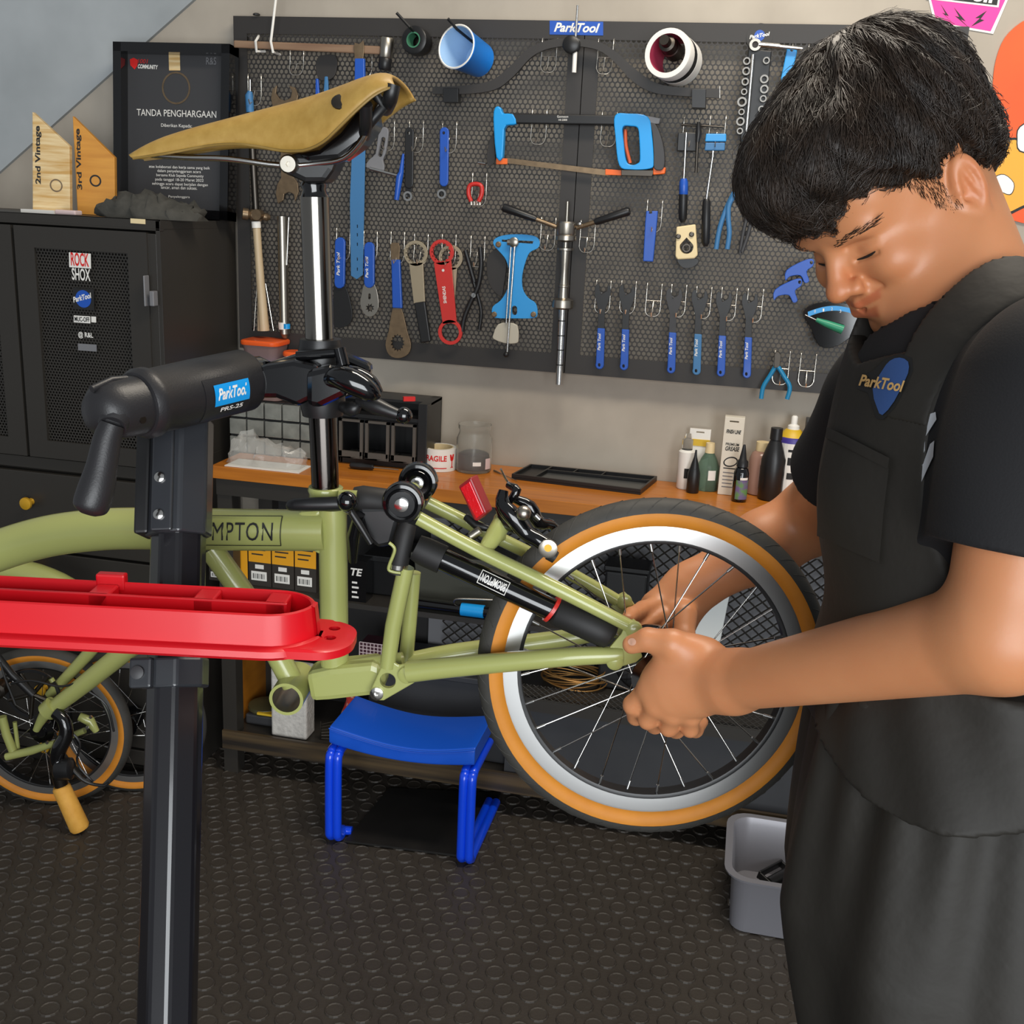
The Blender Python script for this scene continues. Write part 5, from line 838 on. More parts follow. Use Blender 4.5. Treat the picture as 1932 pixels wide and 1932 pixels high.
# frame tubes
G = 'frame_green'
kt(bike, 'main_tube', G, [(-330, 1235), (-200, 1140), (-90, 1076), (0, 1038), (90, 1012), (180, 1000), (260, 997), (420, 999), (615, 1001)], [34, 35, 36, 36, 36, 36, 36, 36, 35], 28, 5)
kt(bike, 'seat_tube', G, [(627, 958), (628, 1000), (632, 1276)], [27, 27, 27], 28)
kp(bike, 'joint_gusset', G, [(560, 966), (604, 962), (604, 1050), (592, 1042), (575, 1035)], -.012, .012, .006)
kt(bike, 'seat_collar', G, [(614, 918), (614, 922), (615, 930), (616, 944)], [31, 33, 31, 34], 28); kt(bike, 'clamp_ear', G, [(640, 936, .01), (674, 938, .01)], 13, 12); 
kt(bike, 'brace_tube', G, [(398, 1035), (470, 1135), (553, 1290)], 22, 20)
bbp = FK(553, 1298); k_ = KPX; obj('bottom_bracket_shell', MB().lathe([(-.034, 27*k_), (-.034, 33*k_), (.034, 33*k_), (.034, 27*k_), (-.034, 27*k_)], bbp, FK.n, 32, cap=False), G, bike, smooth=35); obj('bracket_thread', MB().lathe([(-.033, 26.8*k_), (.0335, 26.8*k_)], bbp, FK.n, 32, cap=False), 'steel', bike, smooth=35)
kp(bike, 'lower_link', G, [(575, 1272), (620, 1262), (700, 1254), (722, 1262), (726, 1300), (710, 1314), (620, 1324), (585, 1326)], -.022, .022, .008)
kt(bike, 'link_tube', G, [(640, 1262), (700, 1252), (760, 1244)], 14, 14)
for off, lb in ((.03, 1), (-.036, 0)):
    O_ = [(700, 1300), (724, 1248), (737, 1246), (752, 1256), (774, 1250), (785, 1262), (783, 1288), (724, 1322), (706, 1322), (697, 1314)]
    pl_ = kp(bike, 'pivot_plate', G, O_, off, off+.005, .0015); cut(pl_, MB().prism(circ(FK, 731, 1286, 15, off+.008, 24), FK.n*-.011))
pv_ = obj('pivot_bolt', MB().lathe([(0, .0085), (.003, .0085), (.004, .006)], FK(711, 1308, .035), FK.n, 18), 'chrome', bike, smooth=40); cut(pv_, MB().lathe([(0, .003), (.01, .003)], FK(711, 1308, .0365), FK.n, 6))
obj('pivot_boss', MB().lathe([(0, .011), (.006, .011), (.007, .009)], FK(769, 1271, .034), FK.n, 18), G, bike, smooth=40)
kt(bike, 'rear_strut', G, [(731, 1258, .03), (742, 1180, .03), (766, 1070, .03)], [14, 15, 15], 18); kt(bike, 'rear_strut', G, [(765, 1256, -.036), (772, 1180, -.036), (780, 1080, -.036)], 14, 18)
kt(bike, 'chainstay', G, [(770, 1268, .036), (850, 1259, .042), (1060, 1240, .062), (1150, 1236, .064), (1175, 1235, .064)], [20, 19, 17, 15, 12], 20, 3); kt(bike, 'chainstay', G, [(770, 1250, -.036), (860, 1232, -.05), (1060, 1205, -.066), (1160, 1190, -.066)], [19, 19, 17, 14], 20, 3)
kt(bike, 'seatstay', G, [(790, 978, .034), (905, 1040, .04), (1060, 1115, .058), (1195, 1185, .064)], [13, 13.5, 13.5, 12], 18, 3); kt(bike, 'seatstay', G, [(806, 948, -.036), (960, 1025, -.05), (1080, 1085, -.064), (1165, 1133, -.066)], [13, 13.5, 13.5, 12], 18, 3)
kt(bike, 'brake_bridge', G, [(912, 1040, .038), (930, 1015, .02), (948, 985, .0), (945, 985, -.02), (945, 1015, -.046)], [12, 17, 18, 15, 10], 16, 3)
for off in (.062, -.068):
    sh = 0 if off > 0 else -18; sy = 0 if off > 0 else -52
    kp(bike, 'dropout', G, [(x+sh, y+sy) for x, y in [(1146, 1252), (1150, 1222), (1172, 1196), (1180, 1178), (1196, 1170), (1206, 1180), (1222, 1204), (1214, 1208), (1206, 1222), (1212, 1240), (1200, 1250), (1166, 1260)]], off-.003, off+.003, .001)
    for x, y in ((1196, 1186), (1160, 1246)): obj('dropout_boss', MB().lathe([(0, .010), (.006, .010), (.008, .007)], FK(x+sh, y+sy, off+.003), FK.n, 18), G, bike, smooth=40)
# lettering box on main tube
def tubemap(x0, x1, yc, rpx, th0, th1, lift=.0004):
    def f(s, t):
        x = x0+(x1-x0)*s; th = th0+(th1-th0)*t; c = FK(x, yc+(x-420)*.006, 0); r = rpx*FK.px(-330, 1235)*1.012+lift*3
        return c + FK.n*(r*math.cos(th)) + FK.u*(r*math.sin(th))
    return f
T0, T1 = math.asin(-8/36)-0, math.asin(21/36)
obj('brand_lettering', text_to(MB(), 'BROMPTON', tubemap(346, 525, 999, 36, T0, T1*.98), space=1.08), 'ink', bike, weld=False)
m = MB(); lo, hi = math.asin(-17/36), math.asin(29/36)
for th in (lo, hi): f = tubemap(330, 540, 999, 36, th-.02, th+.02); m.add([f(i/12, t) for t in (0, 1) for i in range(13)], [(i, i+1, i+14, i+13) for i in range(12)])
for x in (330, 539): f = tubemap(x, x+1.6, 999, 36, lo, hi); m.add([f(s, i/10) for i in range(11) for s in (0, 1)], [(2*i, 2*i+1, 2*i+3, 2*i+2) for i in range(10)])
obj('brand_outline', m, 'ink', bike, weld=False)
# seat post
mat('post_chrome', '#8d8983', .16, 1.0); mat('post_dark', '#4b4744', .17, 1.0)
kt(bike, 'seat_post', 'post_dark', [(600, 560), (614, 922)], 26.5, 32); kt(bike, 'seat_post_upper', 'post_chrome', [(594, 372), (603, 640)], 27.5, 32)
kt(bike, 'post_cap', 'black_gloss', [(592, 340), (592, 350), (593, 358), (594, 372)], [20, 25, 22, 27], 28)
kt(bike, 'quick_release', 'black_plastic', [(548, 954, .03), (560, 952, .036), (640, 950, .036), (672, 942, .032)], [9, 12, 13, 10], 14, 3, .7); obj('release_nut', MB().ball(FK(655, 946, .045), .012), 'black_gloss', bike, smooth=60); kt(bike, 'release_bolt', 'chrome', [(650, 962, .04), (660, 968, .044)], 4, 10)
# saddle
FS = FK; st_ = [(248, 291, 251, 299, .016), (285, 268, 300, 292, .020), (340, 248, 350, 283, .024), (420, 227, 425, 269, .029), (500, 206, 490, 276, .036), (560, 191, 545, 288, .046), (620, 173, 600, 280, .060), (665, 158, 640, 240, .072), (705, 145, 680, 200, .078), (735, 140, 715, 172, .078), (752, 148, 746, 163, .070)]
m = MB(); loops = []; nT = 24
SS = []
for i in range(len(st_)-1):
    for j in range(4): t = j/4; SS.append(tuple(st_[i][k]*(1-t)+st_[i+1][k]*t for k in range(5)))
SS.append(st_[-1])
SS = [tuple(sum(SS[min(max(i+d, 0), len(SS)-1)][k] for d in (-2, -1, 0, 1, 2))/5 for k in range(5)) if 1 < i < len(SS)-2 else SS[i] for i in range(len(SS))]
for (tx, ty, bx, by, wd) in SS:
    T = FS(tx, ty, 0); Bn = FS(bx, by, wd); Bf = Bn - FS.n*(2*wd); L = []
    for j in range(nT+1):
        t = -1+2*j/nT; e = Bf if t < 0 else Bn; lat = abs(math.sin(t*PI/2))**1.15; drop = abs(t)**2.6
        base = T + (e-T)*0; q = V(T); dv = e-T; ln = FS.n*dv.dot(FS.n); rest = dv-ln; L.append(q + ln*lat + rest*drop)
    loops.append(L)
n = nT+1; vs = [p for L in loops for p in L]; fs = []
for i in range(len(loops)-1):
    for k in range(n-1): a = i*n+k; fs.append((a, a+1, a+1+n, a+n))
k = len(vs); m.add(vs, fs); sd = obj('saddle', m, 'leather', bike, smooth=70); md = sd.modifiers.new('thick', 'SOLIDIFY'); md.thickness = .0045; md.offset = -1
m = MB(); m.tube([L[-1]+FS.n*.0 for L in loops], .0016, 6); m.tube([L[0] for L in loops], .0016, 6); obj('edge_binding', m, mat('edge_tan', '#8d7138', .5), sd, smooth=60)
for wd in (.072, -.072): obj('rivet', MB().lathe([(0, .010), (.0015, .010), (.003, .006)], FS(643, 193, wd*.87), (FS.n*(1 if wd > 0 else -1)+V((0, 0, .8))).normalized(), 16), 'dark_steel', sd, smooth=50)
for sg in (1, -1): kt(sd, 'rail', 'dark_steel' if sg < 0 else 'chrome', [(285, 292, .012*sg), (350, 297, .016*sg), (430, 300, .022*sg), (530, 312, .022*sg), (600, 308, .022*sg), (650, 298, .028*sg), (685, 262, .04*sg), (705, 215, .05*sg), (722, 186, .055*sg)], 5.5, 10, 4)
m = MB()
for off in (-.06, -.02, .02, .06): m.tube([FS(705, 175, off), FS(725, 200, off*.9), FS(690, 240, off*.8)], .006, 8)
m.tube(smooth_pts([FS(742, 160, -.066), FS(735, 190, -.06), FS(728, 205, 0), FS(735, 190, .06), FS(742, 160, .066)], 5), .008, 10); m.tube(smooth_pts([FS(690, 196, -.07), FS(690, 240, -.05), FS(688, 255, 0), FS(690, 240, .05), FS(690, 196, .07)], 5), .007, 10); obj('rear_frame', m, 'black_plastic', sd, smooth=60)
kp(sd, 'skirt_liner', 'black_gloss', [(560, 290), (600, 282), (640, 250), (670, 212), (700, 200), (706, 235), (680, 272), (640, 300), (580, 305)], -.03, .03, .01)
kp(bike, 'saddle_clamp', 'black_plastic', [(528, 296), (560, 288), (640, 290), (628, 322), (612, 345), (575, 345), (552, 334), (530, 325)], -.024, .024, .006); cb_ = obj('clamp_bolt', MB().lathe([(0, 16*KPX), (.004, 16*KPX), (.007, 13*KPX)], FK(546, 310, .026), FK.n, 26), 'steel', bike, smooth=40); cut(cb_, MB().lathe([(0, 5*KPX), (.01, 5*KPX)], FK(546, 310, .029), FK.n, 6)); kt(bike, 'clamp_pin', 'chrome', [(598, 292, .012), (600, 340, .012)], 7, 12)
# suspension block, rollers, sleeve
kt(bike, 'suspension_block', 'black_matte', [(664, 940), (668, 941), (684, 941), (730, 946), (760, 950)], [18, 22, 25, 24, 18], 22)
for (x, y, off, nm) in ((758, 952, .045, 1), (787, 912, -.045, 0)):
    r_ = 37*KPX; o = obj('easy_roller', MB().lathe([(0, r_*.5), (0, r_*.62), (.003, r_*.7), (.001, r_*.78), (.002, r_*.92), (.006, r_), (.016, r_), (.02, r_*.92), (.02, r_*.4)], FK(x, y, off+.02), -FK.n, 36), 'black_gloss', bike, smooth=35)
    obj('roller_bolt', MB().lathe([(0, .008), (.004, .008), (.005, .005)], FK(x, y, off+.019), FK.n, 16), 'chrome', o, smooth=40); obj('hub_disc', MB().lathe([(0, r_*.5), (.001, r_*.5)], FK(x, y, off+.018), FK.n, 24), 'black_plastic', o)
kt(bike, 'roller_axle', G, [(762, 945, .02), (783, 918, -.03)], 13, 16)
kt(bike, 'stop_sleeve', 'black_matte', [(770, 990, .02), (764, 1010, .026), (752, 1066, .03), (750, 1074, .03)], [16, 18, 18, 17], 18); kt(bike, 'sleeve_ring', 'chrome', [(752, 1062, .03), (751, 1070, .03)], 18.6, 20); kt(bike, 'sleeve_foot', 'black_matte', [(750, 1072, .03), (749, 1080, .03)], 17, 18)
kt(bike, 'retaining_clip', G, [(734, 1024, .04), (743, 1032, .04), (744, 1042, .04), (734, 1068, .04), (736, 1077, .04), (756, 1081, .04)], 3.2, 8, 3)
kp(bike, 'latch_block', 'black_plastic', [(672, 958), (740, 955), (752, 985), (740, 1030), (712, 1036), (690, 1015)], -.02, .015, .006); kt(bike, 'latch_lever', 'black_plastic', [(660, 962, .03), (675, 985, .03), (700, 1026, .03)], [6, 7, 5], 10)
kt(bike, 'latch_tongue', 'black_gloss', [(678, 970, .02), (668, 1010, .01), (666, 1060, .0)], [10, 13, 8], 14)
# frame pump
pm = kt(bike, 'frame_pump', 'black_matte', [(784, 1032, .03), (800, 1040, .03), (835, 1056, .032)], [24, 27, 27], 22); kt(bike, 'pump_barrel', 'black_gloss', [(832, 1054, .032), (1042, 1150, .05)], 21, 22); kt(bike, 'pump_ring', 'tool_red', [(1038, 1147, .05), (1044, 1151, .05)], 26, 22); kt(bike, 'pump_grip', 'black_matte', [(1046, 1151, .05), (1052, 1154, .05), (1128, 1187, .055), (1150, 1197, .056), (1155, 1200, .056)], [23, 27, 28, 27, 20], 22)
kt(bike, 'pump_rod', 'black_plastic', [(790, 1020, .02), (848, 1048, .02)], 6, 8)
A_ = FK(958, 1112, .0425); B_ = FK(906, 1087, .0384); e = (B_-A_).normalized(); nn = (CAM-A_).normalized(); nn = (nn-e*nn.dot(e)).normalized(); uu = nn.cross(e).normalized(); rP = 21*FK.px(832, 1054)*1.07; L = (B_-A_).length
def pmap(s, t): th = (t-.5)*1.25; return A_ + e*(L*s) + nn*(rP*math.cos(th)) + uu*(rP*math.sin(th))
obj('pump_lettering', text_to(MB(), 'BROMPTON', lambda s, t: pmap(.07+.86*s, .22+.56*t), bold=.02), 'white', bike, weld=False)
m = MB()
for (s0, s1, t0, t1) in ((0, 1, 0, .06), (0, 1, .94, 1), (0, .025, 0, 1), (.975, 1, 0, 1)): m.add([pmap(s0+(s1-s0)*i/8, t0+(t1-t0)*j/8) for i in range(9) for j in range(9)], [(i*9+j, i*9+j+1, (i+1)*9+j+1, (i+1)*9+j) for i in range(8) for j in range(8)])
obj('pump_outline', m, 'white', bike, weld=False)
# reflector and brake caliper
mat('reflector_red', '#d11420', .15, coat=.8, bump=.5, bscale=400); RF = PF(FK(890, 945, .0), (FK.a+FK.n*.35), (FK.n-FK.a*.35))
kp(bike, 'reflector_case', mat('case_red', '#8d2024', .35), [(864, 918), (888, 900), (918, 968), (900, 984), (894, 982)], -.012, .008, .003, F=RF); kp(bike, 'reflector_lens', 'reflector_red', [(868, 921), (886, 908), (912, 968), (898, 979)], .008, .0105, .001, F=RF); kt(bike, 'reflector_bracket', 'black_plastic', [(880, 975, -.01), (900, 992, 0), (925, 998, 0)], [8, 9, 6], 10); kt(bike, 'bracket_bolt', 'steel', [(888, 1012, .03), (906, 1000, .03)], 8, 10)
BC = lambda part, pts, r, mt='black_gloss', sm=3, seg=12: kt(bike, part, mt, pts, r, seg, sm)
BC('caliper_arm', [(950, 925, .03), (948, 950, .035), (968, 975, .04), (992, 1005, .04), (1015, 1018, .045), (1040, 1035, .045)], [9, 14, 17, 15, 14, 17]); BC('caliper_arm', [(968, 940, -.01), (1000, 955, -.01), (1015, 985, -.015), (1040, 990, -.03), (1055, 1010, -.04)], [8, 12, 13, 10, 11]); BC('caliper_bridge', [(945, 955, .0), (960, 985, .01), (985, 1000, .02)], [12, 16, 12]); BC('cable_arm', [(958, 915, .01), (975, 925, .02), (962, 945, .02)], [6, 9, 7])
obj('caliper_bolt', MB().lathe([(0, .011), (.004, .011), (.005, .008)], FK(1034, 1034, .056), FK.n, 20), 'steel', bike, smooth=40); obj('bolt_bore', MB().lathe([(0, .0045), (.0006, .0045)], FK(1034, 1034, .0612), FK.n, 12), 'brass', bike); obj('caliper_pivot', MB().ball(FK(988, 968, .05), .009), 'steel', bike, smooth=60); BC('brake_shoe', [(1036, 1044, .03), (1048, 1052, .03)], [13, 12], 'black_matte', 0); BC('cable', [(965, 915, .0), (955, 905, .0), (945, 885, .01)], 2.2, 'chrome'); kt(bike, 'barrel_adjuster', 'rim_silver', [(1010, 972, .0), (1018, 980, .0)], 5, 10); kt(bike, 'cable_nut', 'chrome', [(1052, 1004, -.03), (1064, 1008, -.03)], 6, 8)
# front wheel and fork hanging at the far end of the main tube
fw = thing('front_wheel', 'front wheel of the clamped bicycle, hanging from its fork', 'wheel', FK(-306, 1612)-V((0, 0, RW))); wheel(fw, FK(-306, 1612), FK.n, RW, detail=False)
kt(bike, 'head_tube', G, [(-345, 1190), (-335, 1290)], 30, 20); kt(bike, 'fork_blade', 'black_gloss', [(-338, 1285), (-330, 1400, .05), (-306, 1612, .055)], [16, 15, 10], 14, 3); kt(bike, 'fork_blade', 'black_gloss', [(-338, 1285), (-330, 1400, -.05), (-306, 1612, -.055)], [16, 15, 10], 14, 3)
# ------------------------------------------------------------------ repair stand
PA = atD(336, 1050, 1.20); PB = atD(316, 1900, 1.11); pd = (PA-PB).normalized()
foot = PB + pd*((.02-PB.z)/pd.z); top = PA + pd*.135
sd_ = thing('repair_stand', 'black repair stand with clamp head gripping the seat post', 'repair stand', V((foot.x, foot.y, 0)))
kx = 1.2/FPX; S_x = (FK.a).normalized(); S_n = pd.cross(S_x).normalized(); 
if S_n.dot(CAM-PA) < 0: S_n = -S_n
S_x = S_n.cross(pd).normalized()
if S_x.dot(CR) < 0: S_x = -S_x
def SP(u, v, w_): return PA + S_x*u + pd*v + S_n*w_
def oct_(r, v, sx=1, sy=1, ch=.36): return [SP(r*sx*a, v, r*sy*b) for a, b in ((1, ch), (ch, 1), (-ch, 1), (-1, ch), (-1, -ch), (-ch, -1), (ch, -1), (1, -ch))]
vf = (foot-PA).dot(pd); obj('mast', MB().sweep([oct_(.0285, vf), oct_(.0285, .13)]), mat('mast_black', '#17161a', .22, coat=.35), sd_, bev=.004)
obj('sleeve', MB().sweep([oct_(.034, .022), oct_(.034, .155)]), mat('sleeve_grey', '#2c2e32', .3, coat=.3), sd_, bev=.003); 
m = MB()
def sbox(u0, u1, v0, v1, w0, w1): return MB().hexa([SP(u0, v0, w0), SP(u1, v0, w0), SP(u1, v1, w0), SP(u0, v1, w0), SP(u0, v0, w1), SP(u1, v0, w1), SP(u1, v1, w1), SP(u0, v1, w1)])
obj('front_plate', sbox(-.018, .005, .023, .15, .03, .039), 'sleeve_grey', sd_, bev=.002); obj('side_rail', sbox(-.043, -.027, .024, .152, -.02, .022), 'black_plastic', sd_, bev=.003)
for v in (.04, .081): obj('bolt', MB().lathe([(0, .0055), (.003, .0055), (.0038, .004)], SP(-.0085, v, .039), S_n, 16), 'chrome', sd_, smooth=40)
vc = -.118
obj('tray_collar', MB().sweep([oct_(.0335, vc-.026), oct_(.0335, vc+.006)]), 'sleeve_grey', sd_, bev=.003); obj('collar_tab', sbox(-.036, -.012, vc-.026, vc+.006, .028, .04), 'sleeve_grey', sd_, bev=.003); obj('collar_bolt', MB().lathe([(0, .007), (.003, .007), (.004, .004)], SP(-.026, vc-.01, .04), S_n, 16), 'dark_grey', sd_, smooth=40)
for ang in (-.75, 2.6):
    d = V((math.cos(ang), math.sin(ang), 0)); h0 = foot+pd*.42; e1 = V((foot.x, foot.y, .018))+d*.55
    obj('leg', MB().tube([h0+d*.03, e1], .018, 10), 'mast_black', sd_, smooth=50); obj('leg_foot', MB().ball(e1, .022), 'black_plastic', sd_, smooth=60)
obj('mast_foot', MB().lathe([(0, .04), (.02, .04), (.03, .03)], V((foot.x, foot.y, 0)), (0, 0, 1), 20), 'black_plastic', sd_, smooth=40)
# clamp head
H0 = atD(262, 763, 1.135); H1 = atD(466, 716, 1.255); hd = (H1-H0).normalized(); HL = (H1-H0).length; mat('head_black', '#242325', .42, bump=.1, bscale=500)
obj('clamp_head', MB().lathe([(-.004, .024), (-.002, .034), (.004, .0375), (.012, .0375), (.018, .0345), (HL*.5, .0355), (HL*.96, .0355), (HL, .032), (HL+.003, .02)], H0, hd, 40), 'head_black', sd_, smooth=40)
hc = obj('cap_knuckle', MB().lathe([(-.058, .006), (-.055, .02), (-.046, .028), (-.032, .031), (.0, .031)], H0, hd, 32), 'head_black', sd_, smooth=50); hs = hd.cross(V((0, 0, 1))).normalized(); hu = hs.cross(hd)
if hs.dot(CAM-H0) < 0: hs = -hs
obj('knuckle_slot', MB().tube([H0-hd*.054+hu*.026, H0-hd*.03+hu*.031, H0-hd*.012+hu*.0292], .004, 8), 'head_black', sd_, smooth=60); obj('knuckle_screw', MB().lathe([(0, .004), (.003, .004)], H0-hd*.02+hs*.0275-hu*.008, hs, 10), 'dark_steel', sd_)
gp = [atD(x, y, 1.09) for x, y in ((212, 800), (202, 830), (192, 880), (181, 925), (170, 958), (166, 970))]; obj('crank_grip', MB().tube(smooth_pts(gp, 4), [q[0]*1.09/FPX for q in smooth_pts([(23, 0), (26, 0), (29, 0), (34, 0), (32, 0), (15, 0)], 4)], 22), 'head_black', sd_, smooth=60); obj('crank_knuckle', MB().tube([H0-hd*.034+hs*.008, atD(212, 805, 1.09)], [.024, .0135], 18), 'head_black', sd_, smooth=60)
def hmap(l0, l1, t0, t1, r=.0360): return lambda s, t: H0 + hd*(l0+(l1-l0)*s) + hs*(r*math.cos(t0+(t1-t0)*t)) + hu*(r*math.sin(t0+(t1-t0)*t))
def patch(f, n=8): return MB().add([f(i/n, j/n) for i in range(n+1) for j in range(n+1)], [(i*(n+1)+j, i*(n+1)+j+1, (i+1)*(n+1)+j+1, (i+1)*(n+1)+j) for i in range(n) for j in range(n)])
la = HL*.47; lb_ = HL*.80
obj('label_boss', patch(hmap(la-.012, lb_+.003, -.95, .55, .0358)), 'head_black', sd_, smooth=60); obj('brand_label', patch(hmap(la, lb_, -.34, .32, .0366)), 'cyan_blue', sd_, smooth=60); obj('brand_lettering', text_to(MB(), 'ParkTool', hmap(la+.004, lb_-.004, -.16, .2, .037), shear=.3, bold=.03), 'white', sd_, weld=False); obj('model_lettering', text_to(MB(), 'PRS-25', hmap(la+.01, lb_-.008, -.58, -.42, .0366), bold=.02), 'white', sd_, weld=False)
# jaws round the post
FJ = FK; jp = FK(607, 715)
def jt(part, pts, r, mt='black_gloss', sm=3, seg=14, sq=1): return kt(sd_, part, mt, pts, r, seg, sm, sq)
obj('jaw_neck', MB().tube([H1-hd*.005, H1+hd*.02, FK(500, 716, .02)], [.026, .024, .022], 20), 'black_gloss', sd_, smooth=50)
kp(sd_, 'jaw_arm', 'black_gloss', [(466, 700), (500, 688), (552, 680), (600, 690), (600, 748), (560, 768), (520, 752), (474, 752)], .022, .05, .006); kp(sd_, 'jaw_back', 'black_gloss', [(490, 690), (560, 668), (640, 664), (700, 690), (690, 740), (600, 770), (520, 750)], -.05, -.026, .006)
obj('jaw_pad', MB().lathe([(-.045, .0185), (-.045, .024), (-.03, .027), (.03, .027), (.045, .024), (.045, .0185)], FK(607, 712), (FK(609, 780)-FK(605, 650)).normalized(), 24), 'black_plastic', sd_, smooth=40)
kp(sd_, 'jaw_block', 'black_gloss', [(576, 700), (620, 690), (660, 696), (668, 720), (650, 748), (600, 772), (576, 766)], .026, .058, .008); jt('jaw_roller', [(640, 658, .03), (648, 690, .034)], 12); jt('jaw_bar', [(560, 672, .03), (652, 664, .03)], 9)
jt('cam_lever', [(622, 716, .05), (640, 712, .058), (668, 722, .062), (700, 740, .06), (714, 748, .056)], [15, 21, 23, 18, 8], seg=18); jt('cam_top', [(640, 700, .02), (670, 706, .02), (700, 722, .02), (716, 742, .02)], [10, 15, 14, 8], seg=14)
jt('adjust_screw', [(680, 752, .03), (705, 764, .04), (735, 776, .045), (752, 782, .046)], [13, 16, 12, 10], 'black_plastic'); obj('screw_ball', MB().ball(FK(762, 784, .046), 15*KPX), 'black_gloss', sd_, smooth=60); jt('under_cam', [(640, 764, .0), (664, 772, .03), (676, 764, .03)], [8, 14, 8], 'black_plastic')
# ------------------------------------------------------------------ red tool tray on the mast
zr_ = atD(336, 1121, 1.2).z + .036; TL = atZ(-60, 1132, zr_); TR = atZ(540, 1163, zr_); te = (TR-TL).normalized(); tn = V((te.y, -te.x, 0)).normalized()
if tn.dot(CAM-TR) < 0: tn = -tn
TBK = atZ(560, 1113, zr_); wid = -(TBK-TR).dot(tn); T_end = (atZ(600, 1134, zr_)-TL).dot(te)
ty = thing('stand_tray', 'bright red plastic tool tray fixed round the stand mast', 'tray', V((PA.x, PA.y, zr_-.07)))
FT = PF(TR, te, tn); zb2 = FT(300, 1207).z; 
def TP(s, w_, z): return TL + te*s - tn*w_ + V((0, 0, z-zr_))
def tout(i, z, x0=-.1, x1=None, r=.045, n=8):
    x1 = x1 or T_end; x0 += i; x1 -= i; w0 = i; w1 = wid-i; r = max(r-i, .004); out = []
    for cx, cy, t0 in ((x1-r, w1-r, 0), (x0+r, w1-r, PI/2), (x0+r, w0+r, PI), (x1-r, w0+r, 1.5*PI)):
        for j in range(n+1): t = t0+PI/2*j/n; out.append(TP(cx+r*math.cos(t), cy+r*math.sin(t), z))
    return out
obj('tray_wall', MB().sweep([tout(.006, zr_-.035), tout(.0045, zr_-.001), tout(.003, zr_), tout(0, zr_-.001), tout(-.003, zb2)], cap=False), 'tray_red', ty, smooth=40)
fl = tout(.004, zr_-.032); obj('tray_floor', MB().prism(fl, (0, 0, -.003)), 'tray_red', ty); sm_ = (PA-TL).dot(te); wm = -(PA-TL).dot(tn)
obj('base_flange', MB().sweep([tout(-.006, zb2), tout(-.011, zb2-.003), tout(-.012, zb2-.009), tout(-.008, zb2-.013)]), 'tray_red', ty, smooth=40)
ex = (atZ(658, 1200, zb2)-TL).dot(te); es_ = obj('end_shelf', MB().sweep([tout(-.004, zb2-.001, x0=T_end-.06, x1=ex-.004, r=.03), tout(-.006, zb2-.003, x0=T_end-.06, x1=ex, r=.03), tout(-.006, zb2-.011, x0=T_end-.06, x1=ex, r=.03)]), 'tray_red', ty, smooth=40)
for i, (s_, w_) in enumerate([(ex-.018, .03), (ex-.018, .055), (ex-.018, .08), (ex-.034, .045)]): cut(es_, MB().lathe([(0, .006), (.04, .006)], TP(s_, w_, zb2-.025), (0, 0, 1), 16))
def div(s0, s1, w0, w1, z0=.034, z1=.002): return MB().hexa([TP(s0, w0, zr_-z0), TP(s1, w0, zr_-z0), TP(s1, w1, zr_-z0), TP(s0, w1, zr_-z0), TP(s0, w0, zr_-z1), TP(s1, w0, zr_-z1), TP(s1, w1, zr_-z1), TP(s0, w1, zr_-z1)])
obj('divider', div(-.08, T_end-.03, wid*.52, wid*.52+.004), 'tray_red', ty, bev=.001)
for f_ in (.30, .62, .84): obj('divider', div(T_end*f_, T_end*f_+.022, wid*.52, wid-.004), 'tray_red', ty, bev=.002)
obj('rim_clip', div(sm_-.06, sm_-.03, wid-.006, wid+.006, .01, -.008), 'tray_red', ty, bev=.002); obj('mast_bracket', div(sm_-.02, sm_+.02, wid-.01, wm-.02, .06, .03), 'tray_red', ty)
for s_ in (sm_-.09, sm_+.03): obj('under_lug', MB().box(TP(s_, .01, zb2-.014), (.012, .008, .008)), 'tray_red', ty)
# ------------------------------------------------------------------ second folding bicycle, folded and parked by the cabinet
q0 = atZ(100, 1514, 0); FQ = PF(q0, (math.cos(.22), math.sin(.22), 0), (math.sin(.22), -math.cos(.22), 0)); qc = FQ(88, 1371); qR = qc.z
pb = thing('parked_bicycle', 'folded olive green bicycle with tan tyres parked before black cabinet', 'bicycle', V((qc.x, qc.y, 0)))
wheel(pb, qc, FQ.n, qR, spokes=20, detail=False, phase=.3)
q1 = atZ(262, 1480, 0); c1 = V((q1.x, q1.y-.03, qR*.93)); wheel(pb, c1, FQ.n, qR*.93, spokes=20, detail=False)
def qt(part, mt, pts, r, seg=14, sm=0): return kt(pb, part, mt, pts, r, seg, sm, 1.0, None, FQ)
qt('fork_blade', G, [(300, 1180, .06), (232, 1232, .07), (160, 1290, .08), (98, 1338, .085)], [20, 19, 17, 14], 18, 2); qt('fork_blade', G, [(190, 1205, .03), (168, 1232, .03), (108, 1296, .03), (92, 1312, .03)], [12, 12, 10, 8], 14, 2); qt('fork_tip', G, [(98, 1336, .085), (82, 1352, .085), (68, 1378, .085)], [15, 10, 6], 12, 2); qt('fork_cup', G, [(102, 1330, .085), (88, 1343, .085)], 18, 16); qt('mudguard_eye', G, [(100, 1286, .05), (96, 1280, .05)], 5, 8)
qt('frame_tube', G, [(-90, 1120, .02), (-10, 1080, .02), (50, 1082, .02), (112, 1102, .02), (160, 1130, .02)], [24, 24, 24, 22, 20], 18, 3)
